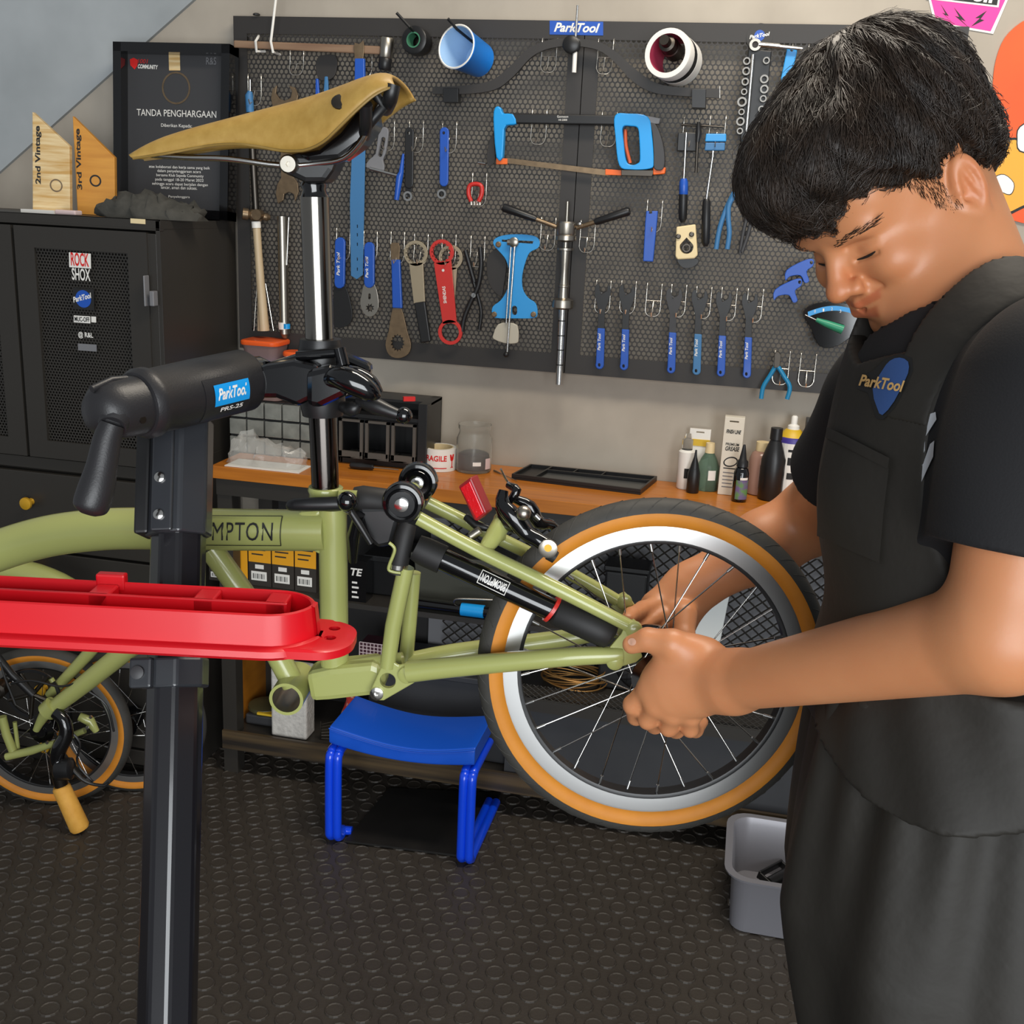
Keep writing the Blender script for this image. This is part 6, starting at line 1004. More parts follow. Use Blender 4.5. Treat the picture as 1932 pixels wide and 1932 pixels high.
qt('rear_stay', G, [(4, 1352, .05), (12, 1385, .05), (26, 1420, .05)], 8, 10); qt('rear_stay', G, [(12, 1428, .06), (60, 1416, .06), (104, 1402, .06)], [7, 8, 6], 10); qt('rear_stay', G, [(28, 1362, .04), (34, 1412, .04)], 4, 8); qt('dropout_plate', G, [(150, 1352, .04), (170, 1360, .04), (182, 1380, .04)], [8, 10, 6], 10); qt('rear_stay', G, [(130, 1390, .03), (160, 1378, .03)], 6, 8)
qt('handlebar_stem', 'black_gloss', [(104, 1344, .1), (120, 1358, .105), (125, 1385, .11), (112, 1412, .115), (108, 1432, .115), (116, 1448, .12)], [11, 12, 13, 14, 13, 14], 16, 4)
qt('brake_lever', 'black_plastic', [(128, 1440, .11), (150, 1466, .12), (170, 1478, .12), (196, 1482, .12), (204, 1476, .12)], [4, 4, 3, 3, 2], 8, 3); qt('bar_clamp', 'black_plastic', [(104, 1452, .12), (110, 1452, .12), (134, 1450, .12), (138, 1450, .12)], [14, 20, 20, 14], 20); qt('bar_end', 'dark_steel', [(112, 1462, .12), (116, 1482, .12)], [14, 12], 16)
qt('cork_grip', mat('cork', '#e0a84a', .65, col2='#d3983a', scale=60, bump=.2, bscale=200), [(114, 1482, .12), (116, 1486, .12), (150, 1560, .13), (152, 1564, .13)], [13, 16, 17.5, 15], 22)
m = MB().ring(circ(FQ, 62, 1310, 50, .05, 40), circ(FQ, 62, 1310, 44, .05, 40), FQ.n*-.004); obj('chainring', m, 'black_plastic', pb)
for i in range(5): a = 2*PI*i/5+.4; qt('crank_spider', 'dark_steel', [(62, 1310, .048), (62+46*math.cos(a), 1310+46*math.sin(a), .048)], 4, 8)
qt('crank_arm', 'black_plastic', [(62, 1310, .06), (20, 1270, .07), (-4, 1240, .07)], [8, 7, 7], 10); obj('hub_shell', MB().lathe([(0, .02), (.03, .02), (.035, .014)], FQ(4, 1295, .06), FQ.n, 20), 'dark_steel', pb, smooth=40)
for i, P in enumerate([[(20, 1290, .09), (60, 1284, .09), (110, 1295, .09), (140, 1290, .09)], [(0, 1250, .1), (14, 1290, .1), (30, 1330, .1)], [(120, 1370, .1), (150, 1400, .1), (146, 1440, .1), (175, 1475, .1)], [(160, 1300, .05), (200, 1330, .05), (215, 1380, .05)]]): qt('cable', 'black_plastic', P, 2.2, 6, 4)
for i, (x, y) in enumerate(((165, 1372), (150, 1415), (20, 1290), (172, 1352), (90, 1400))): obj('bolt', MB().lathe([(0, .004), (.005, .004)], FQ(x, y, .07), FQ.n, 8), 'chrome', pb)
# ------------------------------------------------------------------ the mechanic: smooth-blended volumes turned into one skin
f32 = np.float32
def A3(p): return np.array([p[0], p[1], p[2]], f32)
def sd_cap(P, a, b, ra, rb):
    a = A3(a); b = A3(b); ab = b-a; t = np.clip(((P-a)@ab)/max(float(ab@ab), 1e-9), 0, 1); return np.linalg.norm(P-a-t[:, None]*ab, axis=1)-(ra+(rb-ra)*t)
def sd_ell(P, c, B, r): # B rows: axes
    q = (P-A3(c))@np.array(B, f32).T; r = np.array(r, f32); k0 = np.linalg.norm(q/r, axis=1); k1 = np.linalg.norm(q/(r*r), axis=1); return k0*(k0-1)/np.maximum(k1, 1e-6)
def sd_flat(P, a, b, ra, rb, n, k): # capsule squashed along n by factor k (<1 thinner)
    n = A3(V(n).normalized()); m = (A3(a)+A3(b))/2; h = (P-m)@n; Q = P + np.outer(h*(1/k-1), n); ah = A3(a); bh = A3(b)
    ah = ah + n*(((ah-m)@n)*(1/k-1)); bh = bh + n*(((bh-m)@n)*(1/k-1)); return sd_cap(Q, ah, bh, ra, rb)*(k if k < 1 else 1)
def smin(a, b, k): h = np.clip(.5+.5*(b-a)/k, 0, 1); return b+(a-b)*h-k*h*(1-h)
def smax(a, b, k): return -smin(-a, -b, k)
def surface(fn, lo, hi, h):
    lo = np.array(lo, f32); hi = np.array(hi, f32); n = np.ceil((hi-lo)/h/4).astype(int)*4+1; ax = [lo[i]+h*np.arange(n[i], dtype=f32) for i in range(3)]
    cx = [a[::4] for a in ax]; G_ = np.stack(np.meshgrid(*cx, indexing='ij'), -1).reshape(-1, 3); dc = fn(G_).reshape([len(c) for c in cx])
    vol = np.repeat(np.repeat(np.repeat(dc, 4, 0), 4, 1), 4, 2)[:n[0], :n[1], :n[2]].astype(f32)
    near = np.abs(dc) < 4*h*2.4; pad = near.copy()
    idx = np.argwhere(near); off = np.stack(np.meshgrid(*[np.arange(-2, 6)]*3, indexing='ij'), -1).reshape(-1, 3)
    mask = np.zeros(n, bool)
    for (i, j, k) in idx: mask[max(i*4-2, 0):i*4+6, max(j*4-2, 0):j*4+6, max(k*4-2, 0):k*4+6] = True
    I = np.argwhere(mask); vals = np.empty(len(I), f32)
    for s in range(0, len(I), 400000): vals[s:s+400000] = fn(lo + h*I[s:s+400000].astype(f32))
    vol[mask] = vals; ins = vol < 0
    c8 = [(0, 0, 0), (1, 0, 0), (0, 1, 0), (1, 1, 0), (0, 0, 1), (1, 0, 1), (0, 1, 1), (1, 1, 1)]; sh = [slice(0, -1), slice(1, None)]
    cnt = sum(ins[sh[a], sh[b], sh[c]].astype(np.int8) for a, b, c in c8); cells = np.argwhere((cnt > 0) & (cnt < 8)); cid = -np.ones(np.array(n)-1, int); cid[tuple(cells.T)] = np.arange(len(cells))
    acc = np.zeros((len(cells), 3), f32); num = np.zeros(len(cells), f32)
    for a in c8:
        for d in range(3):
            if a[d]: continue
            b = list(a); b[d] = 1; va = vol[tuple((cells+a).T)]; vb = vol[tuple((cells+b).T)]; x = (va < 0) != (vb < 0); t = np.where(x, va/np.where(x, va-vb, 1), 0)
            p = np.array(a, f32)[None].repeat(len(cells), 0); p[:, d] += t; acc[x] += p[x]; num[x] += 1
    vs = lo + h*(cells+acc/num[:, None]); fs = []
    for d in range(3):
        e = [slice(None)]*3; g = [slice(None)]*3; e[d] = slice(0, -1); g[d] = slice(1, None); x = ins[tuple(e)] != ins[tuple(g)]; E_ = np.argwhere(x); o = [(d+1) % 3, (d+2) % 3]
        ok = (E_[:, o[0]] > 0) & (E_[:, o[1]] > 0) & (E_[:, o[0]] < n[o[0]]-1) & (E_[:, o[1]] < n[o[1]]-1); E_ = E_[ok]; q = []
        for (u, v) in ((0, 0), (1, 0), (1, 1), (0, 1)): c = E_.copy(); c[:, o[0]] -= u; c[:, o[1]] -= v; q.append(cid[tuple(c.T)])
        q = np.stack(q, 1); flip = ~ins[tuple(E_.T)]; q[flip] = q[flip][:, ::-1]; fs.append(q)
    return vs, np.concatenate(fs)
def npobj(name, parts, mt, parent, label=None, mats=None, matidx=None):
    vs = np.concatenate([p[0] for p in parts]); k = 0; F = []
    for p in parts: F.append(p[1]+k); k += len(p[0])
    F = np.concatenate(F); me = bpy.data.meshes.new(name); org = np.array(WO[parent.name]); me.from_pydata((vs-org).tolist(), [], F.tolist()); me.shade_smooth()
    for mm in (mats or [mt]): me.materials.append(MATS[mm])
    if matidx is not None: me.polygons.foreach_set('material_index', matidx(vs, F).astype(np.int32))
    o = bpy.data.objects.new(name, me); COL.objects.link(o); o.parent = parent; WO[o.name] = WO[parent.name]
    if label: o['label'] = label
    return o, vs, F
# head frame: f forward, s near side, u up (centimetres)
HC = atD(1659, 311, 1.04); HS = .0101; ef = (CR*-.707 - CU*.707); eu = (CR*-.707 + CU*.707); hf = ef*.978 - CF*.208; hn0 = -CF*.978 - ef*.208; hu_ = eu*.951 + hn0*.309; hn = hn0*.951 - eu*.309
HB = [A3(hf), A3(hn), A3(hu_)]
def hp(f, s, u): return HC + (hf*f + hn*s + hu_*u)*HS
def hl(P): return (P-A3(HC))@np.array(HB).T/HS
SHN = atD(1992, 720, .865); SHF = atD(1690, 730, 1.19); ELN = atD(1890, 1195, .885); WRN = atD(1385, 1287, 1.15); ELF = atD(1536, 975, 1.475); WRF = atD(1300, 1112, 1.46)
SIDE = (SHF-SHN).normalized(); UPV = V((0, 0, 1)); FWD = UPV.cross(SIDE).normalized()
if FWD.dot(CR) > 0: FWD = -FWD
SHM = atD(1900, 770, 1.02); NECK = SHM + V((0, 0, .045)) + FWD*.03; CHEST = atD(1815, 880, 1.045); WAIST = atD(1835, 1240, 1.075); PELV = atD(1830, 1450, 1.08); WAIST = V((WAIST.x, WAIST.y, WAIST.z)); PELV.x = WAIST.x-.01; PELV.y = WAIST.y
TB = [A3(FWD), A3(SIDE), A3(UPV)]
man = thing('person', 'young man in black t-shirt and dark apron bending over the bicycle wheel', 'person', V((PELV.x, PELV.y, 0)))
def E_(P, f, s, u, rf, rs, ru): return sd_ell(P, hp(f, s, u), HB, (rf*HS, rs*HS, ru*HS))
def K_(P, a, b, ra, rb): return sd_cap(P, hp(*a), hp(*b), ra*HS, rb*HS)
def head_sdf(P):
    d = E_(P, 0, 0, .6, 9.6, 7.7, 9.3); d = smin(d, E_(P, 3.6, 0, -4.6, 6.0, 6.2, 7.6), .02); d = smin(d, E_(P, 3.4, 0, -8.6, 5.6, 5.6, 4.6), .02); d = smin(d, E_(P, 8.0, 0, -12.0, 2.0, 2.5, 1.6), .018)
    d = smin(d, E_(P, 6.6, 0, .8, 3.2, 6.2, 4.2), .02)
    for s in (-1, 1):
        d = smin(d, E_(P, 8.3, s*2.7, -1.6, 1.3, 2.6, .9), .012); d = smin(d, E_(P, 6.9, s*4.0, -6.0, 2.5, 2.3, 2.2), .014); d = smin(d, E_(P, 1.2, s*5.6, -8.2, 2.6, 1.6, 3.0), .018)
        d = smax(d, -E_(P, 10.4, s*3.2, -3.3, 1.7, 1.8, .9), .010); d = smin(d, E_(P, 7.35, s*3.15, -3.75, 1.45, 1.75, 1.2), .004); d = smax(d, -K_(P, (9.1, s*1.9, -4.4), (8.6, s*4.4, -4.3), .18, .12), .004); d = smax(d, -K_(P, (9.2, s*1.8, -2.9), (8.4, s*4.6, -3.1), .14, .10), .005)
    d = smin(d, K_(P, (9.0, 0, -2.2), (11.0, 0, -5.6), .75, 1.0), .009); d = smin(d, E_(P, 11.2, 0, -6.1, 1.25, 1.3, 1.0), .006)
    for s in (-1, 1): d = smin(d, E_(P, 10.1, s*1.35, -6.5, 1.1, .8, .75), .005); d = smax(d, -E_(P, 10.6, s*.8, -7.25, .5, .4, .35), .003)
    d = smin(d, E_(P, 8.4, 0, -8.6, 1.9, 3.0, 1.6), .014)
    d = smin(d, K_(P, (10.15, 0, -8.35), (8.3, 3.0, -7.8), .42, .22), .005); d = smin(d, K_(P, (10.15, 0, -8.35), (8.3, -3.0, -7.8), .42, .22), .005); d = smin(d, K_(P, (9.6, -1.9, -9.7), (9.6, 1.9, -9.7), .55, .55), .007)
    for s in (-1, 1): d = smax(d, -K_(P, (10.2, 0, -9.05), (8.7, s*2.9, -8.3), .24, .2), .003); d = smax(d, -K_(P, (8.7, s*2.9, -8.3), (7.6, s*4.0, -7.2), .2, .13), .005); d = smax(d, -K_(P, (9.7, s*1.9, -6.6), (8.2, s*4.2, -8.8), .12, .12), .010)
    d = smin(d, sd_cap(P, hp(-3.2, 0, -5.5), NECK, .058, .066), .025); d = smin(d, sd_cap(P, hp(1.5, 0, -9), NECK+FWD*.035, .038, .05), .02)
    for s in (1, -1): # ears
        EB = [A3((hf*.92-hn*.38*s+hu_*.18).normalized()), A3((hn*.92+hf*.38*s).normalized()), A3((hu_*.98-hf*.18).normalized())]; e = sd_ell(P, hp(-.3, s*7.9, -4.9), EB, (.0160, .0085, .0335)); e = smax(e, -sd_ell(P, hp(0, s*8.8, -4.5), EB, (.0100, .0085, .0235)), .003)
        e = smin(e, K_(P, (-.4, s*8.2, -2.8), (-.7, s*8.2, -5.9), .24, .28), .003); e = smin(e, K_(P, (1.0, s*7.8, -4.9), (.9, s*7.8, -5.8), .38, .33), .004); e = smax(e, -E_(P, .5, s*8.2, -5.3, .45, .8, .55), .003); d = smin(d, e, .006)
    return d
def fing(P, pts, r): # chain of pixel/depth joints
    d = None; J = [atD(*p) for p in pts]
    for i in range(len(J)-1): c = sd_cap(P, J[i], J[i+1], r[i], r[i+1]); d = c if d is None else smin(d, c, .004)
    return d
def nail(pts): return pts
NEAR_F = [([(1262, 1262, 1.205), (1222, 1300, 1.205), (1194, 1330, 1.222), (1200, 1352, 1.245), (1222, 1345, 1.262)], [.0125, .0115, .0108, .0098, .0085]), ([(1272, 1290, 1.20), (1238, 1330, 1.20), (1222, 1358, 1.218), (1236, 1368, 1.245), (1256, 1352, 1.262)], [.0125, .0115, .0105, .0098, .0085]), ([(1290, 1312, 1.197), (1270, 1348, 1.197), (1262, 1372, 1.214), (1276, 1377, 1.242), (1292, 1360, 1.256)], [.012, .0112, .0102, .0095, .0083]), ([(1312, 1322, 1.195), (1304, 1352, 1.195), (1302, 1375, 1.21), (1312, 1377, 1.235), (1324, 1362, 1.25)], [.0112, .0102, .0093, .0086, .0075])]
HN = -CF
def arm_near(P):
    d = sd_cap(P, SHN, ELN, .058, .046); d = smin(d, sd_cap(P, ELN, WRN, .0465, .0295), .02)
    d = smin(d, sd_flat(P, WRN, atD(1300, 1285, 1.19), .031, .040, HN, .64), .018); d = smin(d, sd_flat(P, atD(1300, 1275, 1.19), atD(1262, 1300, 1.20), .038, .034, HN, .55), .014)
    for p, r in NEAR_F: d = smin(d, fing(P, p, r), .0045)
    th = fing(P, [(1330, 1240, 1.18), (1268, 1214, 1.175), (1222, 1206, 1.185), (1192, 1216, 1.195)], [.020, .0155, .0125, .0105]); d = smin(d, th, .012); d = smax(d, -sd_ell(P, atD(1180, 1212, 1.183), [A3(CR), A3(CU), A3(CF)], (.007, .0075, .006)), .002)
    return d
FAR_F = [([(1240, 1140, 1.44), (1212, 1150, 1.42), (1192, 1160, 1.375), (1184, 1168, 1.355)], [.0115, .0108, .0098, .0085]), ([(1245, 1160, 1.43), (1215, 1180, 1.412), (1196, 1192, 1.39), (1192, 1200, 1.37)], [.0115, .0108, .0098, .0085]), ([(1252, 1180, 1.43), (1224, 1204, 1.42), (1204, 1218, 1.40), (1202, 1226, 1.38)], [.011, .0104, .0095, .0083]), ([(1262, 1198, 1.43), (1240, 1224, 1.425), (1226, 1240, 1.41), (1222, 1246, 1.39)], [.0102, .0095, .0088, .0076])]
def arm_far(P):
    d = sd_cap(P, SHF, ELF, .055, .045); d = smin(d, sd_cap(P, ELF, ELF*.6+WRF*.4, .0445, .044), .03); d = smin(d, sd_flat(P, ELF*.6+WRF*.4, WRF, .044, .030, CF, .85), .025); d = smin(d, sd_flat(P, WRF, atD(1262, 1160, 1.452), .032, .042, CF, .6), .018)
    for p, r in FAR_F: d = smin(d, fing(P, p, r), .0045)
    return smin(d, fing(P, [(1290, 1160, 1.425), (1290, 1200, 1.405), (1306, 1222, 1.395), (1310, 1232, 1.39)], [.018, .014, .0115, .0098]), .01)
def torso(P, g):
    d = sd_ell(P, CHEST, TB, (.112+g, .145+g, .21+g)); d = smin(d, sd_ell(P, SHM - V((0, 0, .045)), TB, (.075+g, .165+g, .07+g)), .05); d = smin(d, sd_ell(P, WAIST, TB, (.108+g, .135+g, .2+g)), .09); d = smin(d, sd_ell(P, PELV, TB, (.115+g, .145+g, .16+g)), .08); return smin(d, sd_cap(P, NECK, NECK-V((0, 0, .12)), .055+g*.5, .08+g), .06)
FTN = V((PELV.x+.05, PELV.y-.10, .05)); FTF = V((PELV.x+.02, PELV.y+.11, .05)); HPN = PELV - SIDE*.07 - V((0, 0, .05)); HPF = PELV + SIDE*.07 - V((0, 0, .05)); KNN = V((FTN.x-.03, FTN.y, .48)); KNF = V((FTF.x-.05, FTF.y, .48))
def legs(P):
    d = torso(P, -.012)
    for h_, k_, f_ in ((HPN, KNN, FTN), (HPF, KNF, FTF)): d = smin(d, smin(sd_cap(P, h_, k_, .068, .055), sd_cap(P, k_, f_+V((0, 0, .03)), .057, .04), .03), .05); d = smin(d, sd_cap(P, f_-V((0, 0, .012)), f_+FWD*.15-V((0, 0, .016)), .036, .032), .03)
    return d
def bx_(pts, m_): a = np.array([list(p) for p in pts]); return a.min(0)-m_, a.max(0)+m_
lips = lambda vs, F: None
mat('skin', '#c98a5f', .44, col2='#bf7d54', scale=14, sub=.25, bump=.04, bscale=400, contrast=.7); mat('lip', '#b06a58', .4, sub=.2); mat('trouser', '#1b1b1d', .8)
hd_ = surface(head_sdf, *bx_([HC, NECK], .15), .0018); an_ = surface(arm_near, *bx_([SHN, ELN, WRN, atD(1200, 1200, 1.19), atD(1200, 1380, 1.25)], .07), .0027); af_ = surface(arm_far, *bx_([SHF, ELF, WRF, atD(1190, 1200, 1.38), atD(1220, 1240, 1.42)], .065), .003); lg_ = surface(legs, *bx_([NECK, SHN, SHF, FTN, FTF], .22), .012)
def mi(vs, F): r = np.zeros(len(F), int); r[len(hd_[1])+len(an_[1])+len(af_[1]):] = 1; return r
body, bv, bf_ = npobj('body', [hd_, an_, af_, lg_], 'skin', man, mats=['skin', 'trouser'], matidx=mi)
L = hl(bv.astype(f32)); f, s, u = L.T; sst = lambda x, a, b: np.clip((x-a)/(b-a), 0, 1)**2*(3-2*np.clip((x-a)/(b-a), 0, 1)); as_ = np.abs(s)
lipm = np.maximum(sst(-np.abs(u+8.42-as_*.15), -.50, -.28)*sst(-as_, -3.1, -2.4), sst(-np.abs(u+9.65-as_*.1), -.62, -.36)*sst(-as_, -2.5, -1.7))*sst(f, 8.2, 8.8)
red = np.maximum(sst(-np.sqrt((f-11)**2+s**2+(u+6)**2), -3.2, -1)*.5, sst(-np.sqrt((f+1.5)**2+(as_-8)**2+(u+4.5)**2), -3.8, -1.5)*.6); red = np.maximum(red, sst(-np.sqrt((f-7.5)**2+(as_-4.2)**2+(u+6)**2), -3, -.5)*.35)
tone = np.ones((len(bv), 4), f32)
for m_, c_ in ((red, (1.03, .86, .80)), (lipm, (.86, .62, .60))): tone[:, :3] *= 1-m_[:, None]*(1-np.array(c_, f32))
at = body.data.color_attributes.new('tone', 'FLOAT_COLOR', 'POINT'); at.data.foreach_set('color', tone.ravel())
nt = MATS['skin'].node_tree; va = nt.nodes.new('ShaderNodeVertexColor'); va.layer_name = 'tone'; mx = nt.nodes.new('ShaderNodeMix'); mx.data_type = 'RGBA'; mx.blend_type = 'MULTIPLY'; mx.inputs[0].default_value = 1
bs = nt.nodes['Principled BSDF']; src = bs.inputs['Base Color'].links[0].from_socket; nt.links.new(src, mx.inputs[6]); nt.links.new(va.outputs[0], mx.inputs[7]); nt.links.new(mx.outputs[2], bs.inputs['Base Color'])
BV_skin = BVHTree.FromPolygons([V(p) for p in hd_[0]], hd_[1].tolist())
def drop(bvh, x, y, lift, back=False):
    h = bvh.ray_cast(CAM, ray(x, y).normalized()); 
    if h[0] is None: return None
    n = h[1]; n = n if n.dot(CAM-h[0]) > 0 else -n; return h[0] + n*lift
def hside(bvh, f, s, u, lift): # onto the head from outside along f/s
    o = hp(f*2.2, s*2.2, u); d = (hp(0, 0, u)-o).normalized(); h = bvh.ray_cast(o, d); return (h[0] - d*lift) if h[0] else hp(f, s, u)
# eyes: lash line and narrow eye, brows
m = MB(); m2 = MB(); m3 = MB()
for s in (1, -1):
    P = [hside(BV_skin, 9.0, s*(1.9+.6*i), -4.38-.12*math.sin(PI*i/4)+.05*i, .0006) for i in range(5)]; m.tube(P, [.0006, .0011, .0013, .0012, .0006], 6)
    for i in range(60):
        t = i/59; q = hside(BV_skin, 9.2-2.4*t, s*(1.4+3.6*t), -1.95+.5*math.sin(PI*t*.8)+random.uniform(-.3, .3), .0006); d = (hn*s*.8 - hf*.45 + hu_*random.uniform(-.1, .35)).normalized(); m2.tube([q, q+d*.005+hf*.0006, q+d*.009], [.00034, .0003, .00012], 4)
obj('lash_line', m, 'ink', body, smooth=60, kind='stuff'); obj('eyebrow', m2, mat('hair_black', '#1c1612', .45, col2='#35281e', scale=40), body, weld=False, kind='stuff')
# hair: mass and strands
def hair_mass(P):
    L = hl(P); d = E_(P, -.4, 0, 1.7, 10.5, 8.9, 9.7); d = smin(d, E_(P, 6.6, .5, 5.0, 6.2, 7.4, 5.4), .03); d = smin(d, E_(P, -7.0, 0, -3.0, 3.8, 6.2, 5.6), .03); d = smin(d, E_(P, -3.4, 0, 4.6, 7.8, 7.8, 6.9), .03)
    f, s, u = L.T; ln = np.where(f > 7.0, .5, np.where(f > 1.5, .5-(7.0-f)*.5, np.where(f > -2.4, -1.0, -7.6))); cut = (ln-u)*.01
    phi = np.arctan2(s, f+6.5); rad = np.sqrt(s*s+(f+6.5)**2); nz = .0030*np.sin(phi*15+1.6*np.sin(rad*.45)+u*.35)*np.clip(rad/6, 0, 1)+.0022*np.sin(phi*33+rad*.5+u*.8)*np.clip(rad/8, 0, 1); cut = cut+HS*(1.0*np.sin(s*1.5+f*.8)+.7*np.sin(s*3.3-f*1.1))*np.clip((f-2)/4, 0, 1); return smax(d+nz, cut, .008)
hm = surface(hair_mass, *bx_([HC], .17), .003); hair, _, _ = npobj('hair', [hm], 'hair_black', man, label='thick tousled black hair')
BVH_ = BVHTree.FromPolygons([V(p) for p in hm[0]], hm[1].tolist())
def strands(n, seed):
    rng = random.Random(seed); vs = []; fs = []; hv = [V(p) for p in hm[0]]; k = 0
    while k < n:
        p = hv[rng.randrange(len(hv))]; L = hl(A3(p)[None])[0]; f, s, u = (float(x) for x in L)
        if u < -6.8 or (f > 1 and u < -2.6): continue
        hit = BVH_.find_nearest(p); nr = hit[1]; nr = nr if nr.dot(p-HC) > 0 else -nr
        fl = hf*(f+6.0) + hn*(s*.9) - hu_*(abs(f+6.0)*.35+1.5); fl = fl - nr*fl.dot(nr)
        if fl.length < .05: continue
        fl.normalize(); cl = mnoise.noise_vector(V((f, s, u))*.20); jit = V(cl)*.55 + V((rng.gauss(0, .10), rng.gauss(0, .10), rng.gauss(0, .10))); d = (fl + jit); d = (d - nr*d.dot(nr)).normalized()
        ln = rng.uniform(.026, .055) if u > 0 else rng.uniform(.010, .022)
        edge = f > 4.5 and u < 3.2
        if edge: ln = rng.uniform(.018, .036)
        if -2.8 < f < 3.4 and u < 1.4 and abs(s) > 4: ln = rng.uniform(.005, .010)
        q = V(p); P = []; m_ = 6; lift = rng.uniform(.0005, .003); curl = rng.gauss(0, .16); fly = rng.uniform(0, .004) if rng.random() < .93 else rng.uniform(.004, .012)
        for i in range(m_+1):
            h_ = BVH_.find_nearest(q); n_ = h_[1]; n_ = n_ if n_.dot(h_[0]-HC) > 0 else -n_
            if i < m_-(3 if edge else 1): q = h_[0] + n_*(lift*(.2+i/m_) + fly*(i/m_)**2)
            P.append(V(q)); d = (d - n_*d.dot(n_)); d = (d + n_.cross(d)*curl*.4 - hu_*.05).normalized(); q = q + d*(ln/m_)
        wd = rng.uniform(.0004, .0010); t_ = (P[-1]-P[0]); sv = nr.cross(t_).normalized(); b = len(vs); tk = nr*wd*.6
        for i, pp_ in enumerate(P): w_ = wd*(1-.9*(i/m_)**2); vs += [pp_-sv*w_, pp_+tk, pp_+sv*w_]
        for i in range(m_): a = b+3*i; fs += [(a, a+1, a+4, a+3), (a+1, a+2, a+5, a+4), (a+2, a, a+3, a+5)]
        k += 1
    m = MB(); m.v = vs; m.f = fs; return m
obj('hair_strand', strands(14000, 3), 'hair_black', hair, kind='stuff', weld=False, smooth=180)
m = MB(); rng = random.Random(5)
for s in (1,):
    for i in range(420): # sideburn stubble
        f = rng.uniform(1.2, 4.6); u = rng.uniform(-5.6, -.6)
        if f > 4.9-(-.6-u)*.55: continue
        q = hside(BV_skin, f, 7.4, u, .0002); d = (-hu_ + hf*rng.uniform(-.1, .5) + hn*.15).normalized(); m.tube([q, q+d*rng.uniform(.003, .006)], [.00028, .0001], 3, cap=False)
obj('sideburn', m, 'hair_black', hair, kind='stuff', weld=False)
# ------------------------------------------------------------------ clothes
def fold(P, a=.004):
    x = (P@A3(FWD)); y = P@A3(SIDE); z = P[:, 2]; return a*(np.sin(z*34+x*22+2*np.sin(y*17))*.6+np.sin(x*41-z*26+y*19)*.4)
HMN = SHN*.33+ELN*.67; HMF = SHF*.42+ELF*.58
def sleeve(P, a, b, hem, r0, r1):
    n = A3((b-a).normalized()); d = sd_cap(P, a, b, r0, r1); return d, (P-A3(hem))@n
def shirt(P):
    d = torso(P, .006)+fold(P)
    for a, b, h_, r0, r1 in ((SHN, ELN, HMN, .072, .078), (SHF, ELF, HMF, .068, .070)):
        s_, c_ = sleeve(P, a, b, h_, r0, r1); s_ = smax(s_+fold(P, .003), c_, .004); d = smin(d, s_, .035)
    nk = sd_cap(P, NECK-V((0, 0, .03)), hp(-1, 0, -8), .072, .10); d = smax(d, -nk, .006); d = smax(d, -sd_cap(P, hp(5, 0, -12.5), hp(7.5, 0, -14.5), .062, .056), .01)
    return d
mat('tee_black', '#0f0e11', .85, bump=.15, bscale=500); mat('apron_black', '#1c1914', .68, bump=.55, bscale=38, col2='#24201a', scale=4)
sh_ = surface(shirt, *bx_([SHN, SHF, WAIST, PELV, HMN, HMF, NECK], .15), .0034); tee, _, _ = npobj('t_shirt', [sh_], 'tee_black', man)
WZ = WAIST.z; HZ = atD(1740, 1575, .93).z
def tl_(P): q = P-A3(CHEST); return q@A3(FWD), q@A3(SIDE), q[:, 2]
def bib(P):
    d = torso(P, .0125)+fold(P); f, s, u = tl_(P); halfw = np.where(u > -.02, .105+.0*u, np.where(u > -.22, .105+(-.02-u)*.35, .175)); m_ = np.maximum(np.abs(s+.01)-halfw, -f-.02+np.clip((-u-.15)*.6, 0, .1)); m_ = np.maximum(m_, u-.092-np.abs(s)*.3); m_ = np.maximum(m_, (HZ+.02)-P[:, 2]+.10*np.clip(-f*0, 0, 1)); return smax(smax(d, m_, .003), -sd_cap(P, hp(5, 0, -12.5), hp(7.5, 0, -14.5), .048, .042), .004)
def strap(P):
    d = torso(P, .0135)+fold(P); f, s, u = tl_(P); b = np.minimum(np.abs(s-.088), np.abs(s+.092))-.021; return smax(d, np.maximum(b, .055-u), .003)
def flap(P): # waist flap over the skirt
    z = P[:, 2]; t = np.clip((WZ-z)/(WZ-HZ+.05), 0, 1.3); q = P-A3(WAIST); x = q@A3(FWD); y = q@A3(SIDE); ang = np.arctan2(y, x); k = np.sqrt((x/(.138+.036*t))**2+(y/(.180+.03*t))**2)
    d = (k-1)*.15+.004*np.sin(ang*7+z*18)*t+.002*np.sin(ang*13-z*31); hem = HZ+.075*np.clip(np.abs(ang-(-.75))/1.2, 0, 1.5)**2; m_ = np.maximum(hem-z, z-WZ-.03); m_ = np.maximum(m_, np.abs(ang)-2.3); return smax(d, m_*.9, .003)
def skirt(P):
    z = P[:, 2]; t = np.clip((HZ+.05-z)/.5, 0, 1.2); q = P-A3(WAIST); x = q@A3(FWD); y = q@A3(SIDE); ang = np.arctan2(y, x); a_ = .145+.024*np.sin(np.clip(t*3, 0, 1.5))-.11*np.clip(t-.42, 0, 1); k = np.sqrt((x/a_)**2+(y/(.166+.03*t))**2)
    pl = .010*np.sin(ang*8+1.5*np.sin(z*6))*np.clip(.3+1.2*t, 0, 1)+.005*np.sin(ang*19+z*7)*np.clip(1-t*2, 0, 1); d = (k-1)*.17+pl; m_ = np.maximum(.42-z, z-HZ-.08); return smax(d, np.maximum(m_, np.abs(ang)-2.2)*.9, .003)
ap_b = surface(bib, *bx_([SHN, SHF, WAIST, PELV, NECK], .17), .0034); ap_s = surface(strap, *bx_([SHN, SHF, NECK, CHEST], .15), .003)
apron, _, _ = npobj('apron', [ap_b], 'apron_black', man, label='dark workshop apron with chest pocket'); npobj('shoulder_strap', [ap_s], 'apron_black', apron)
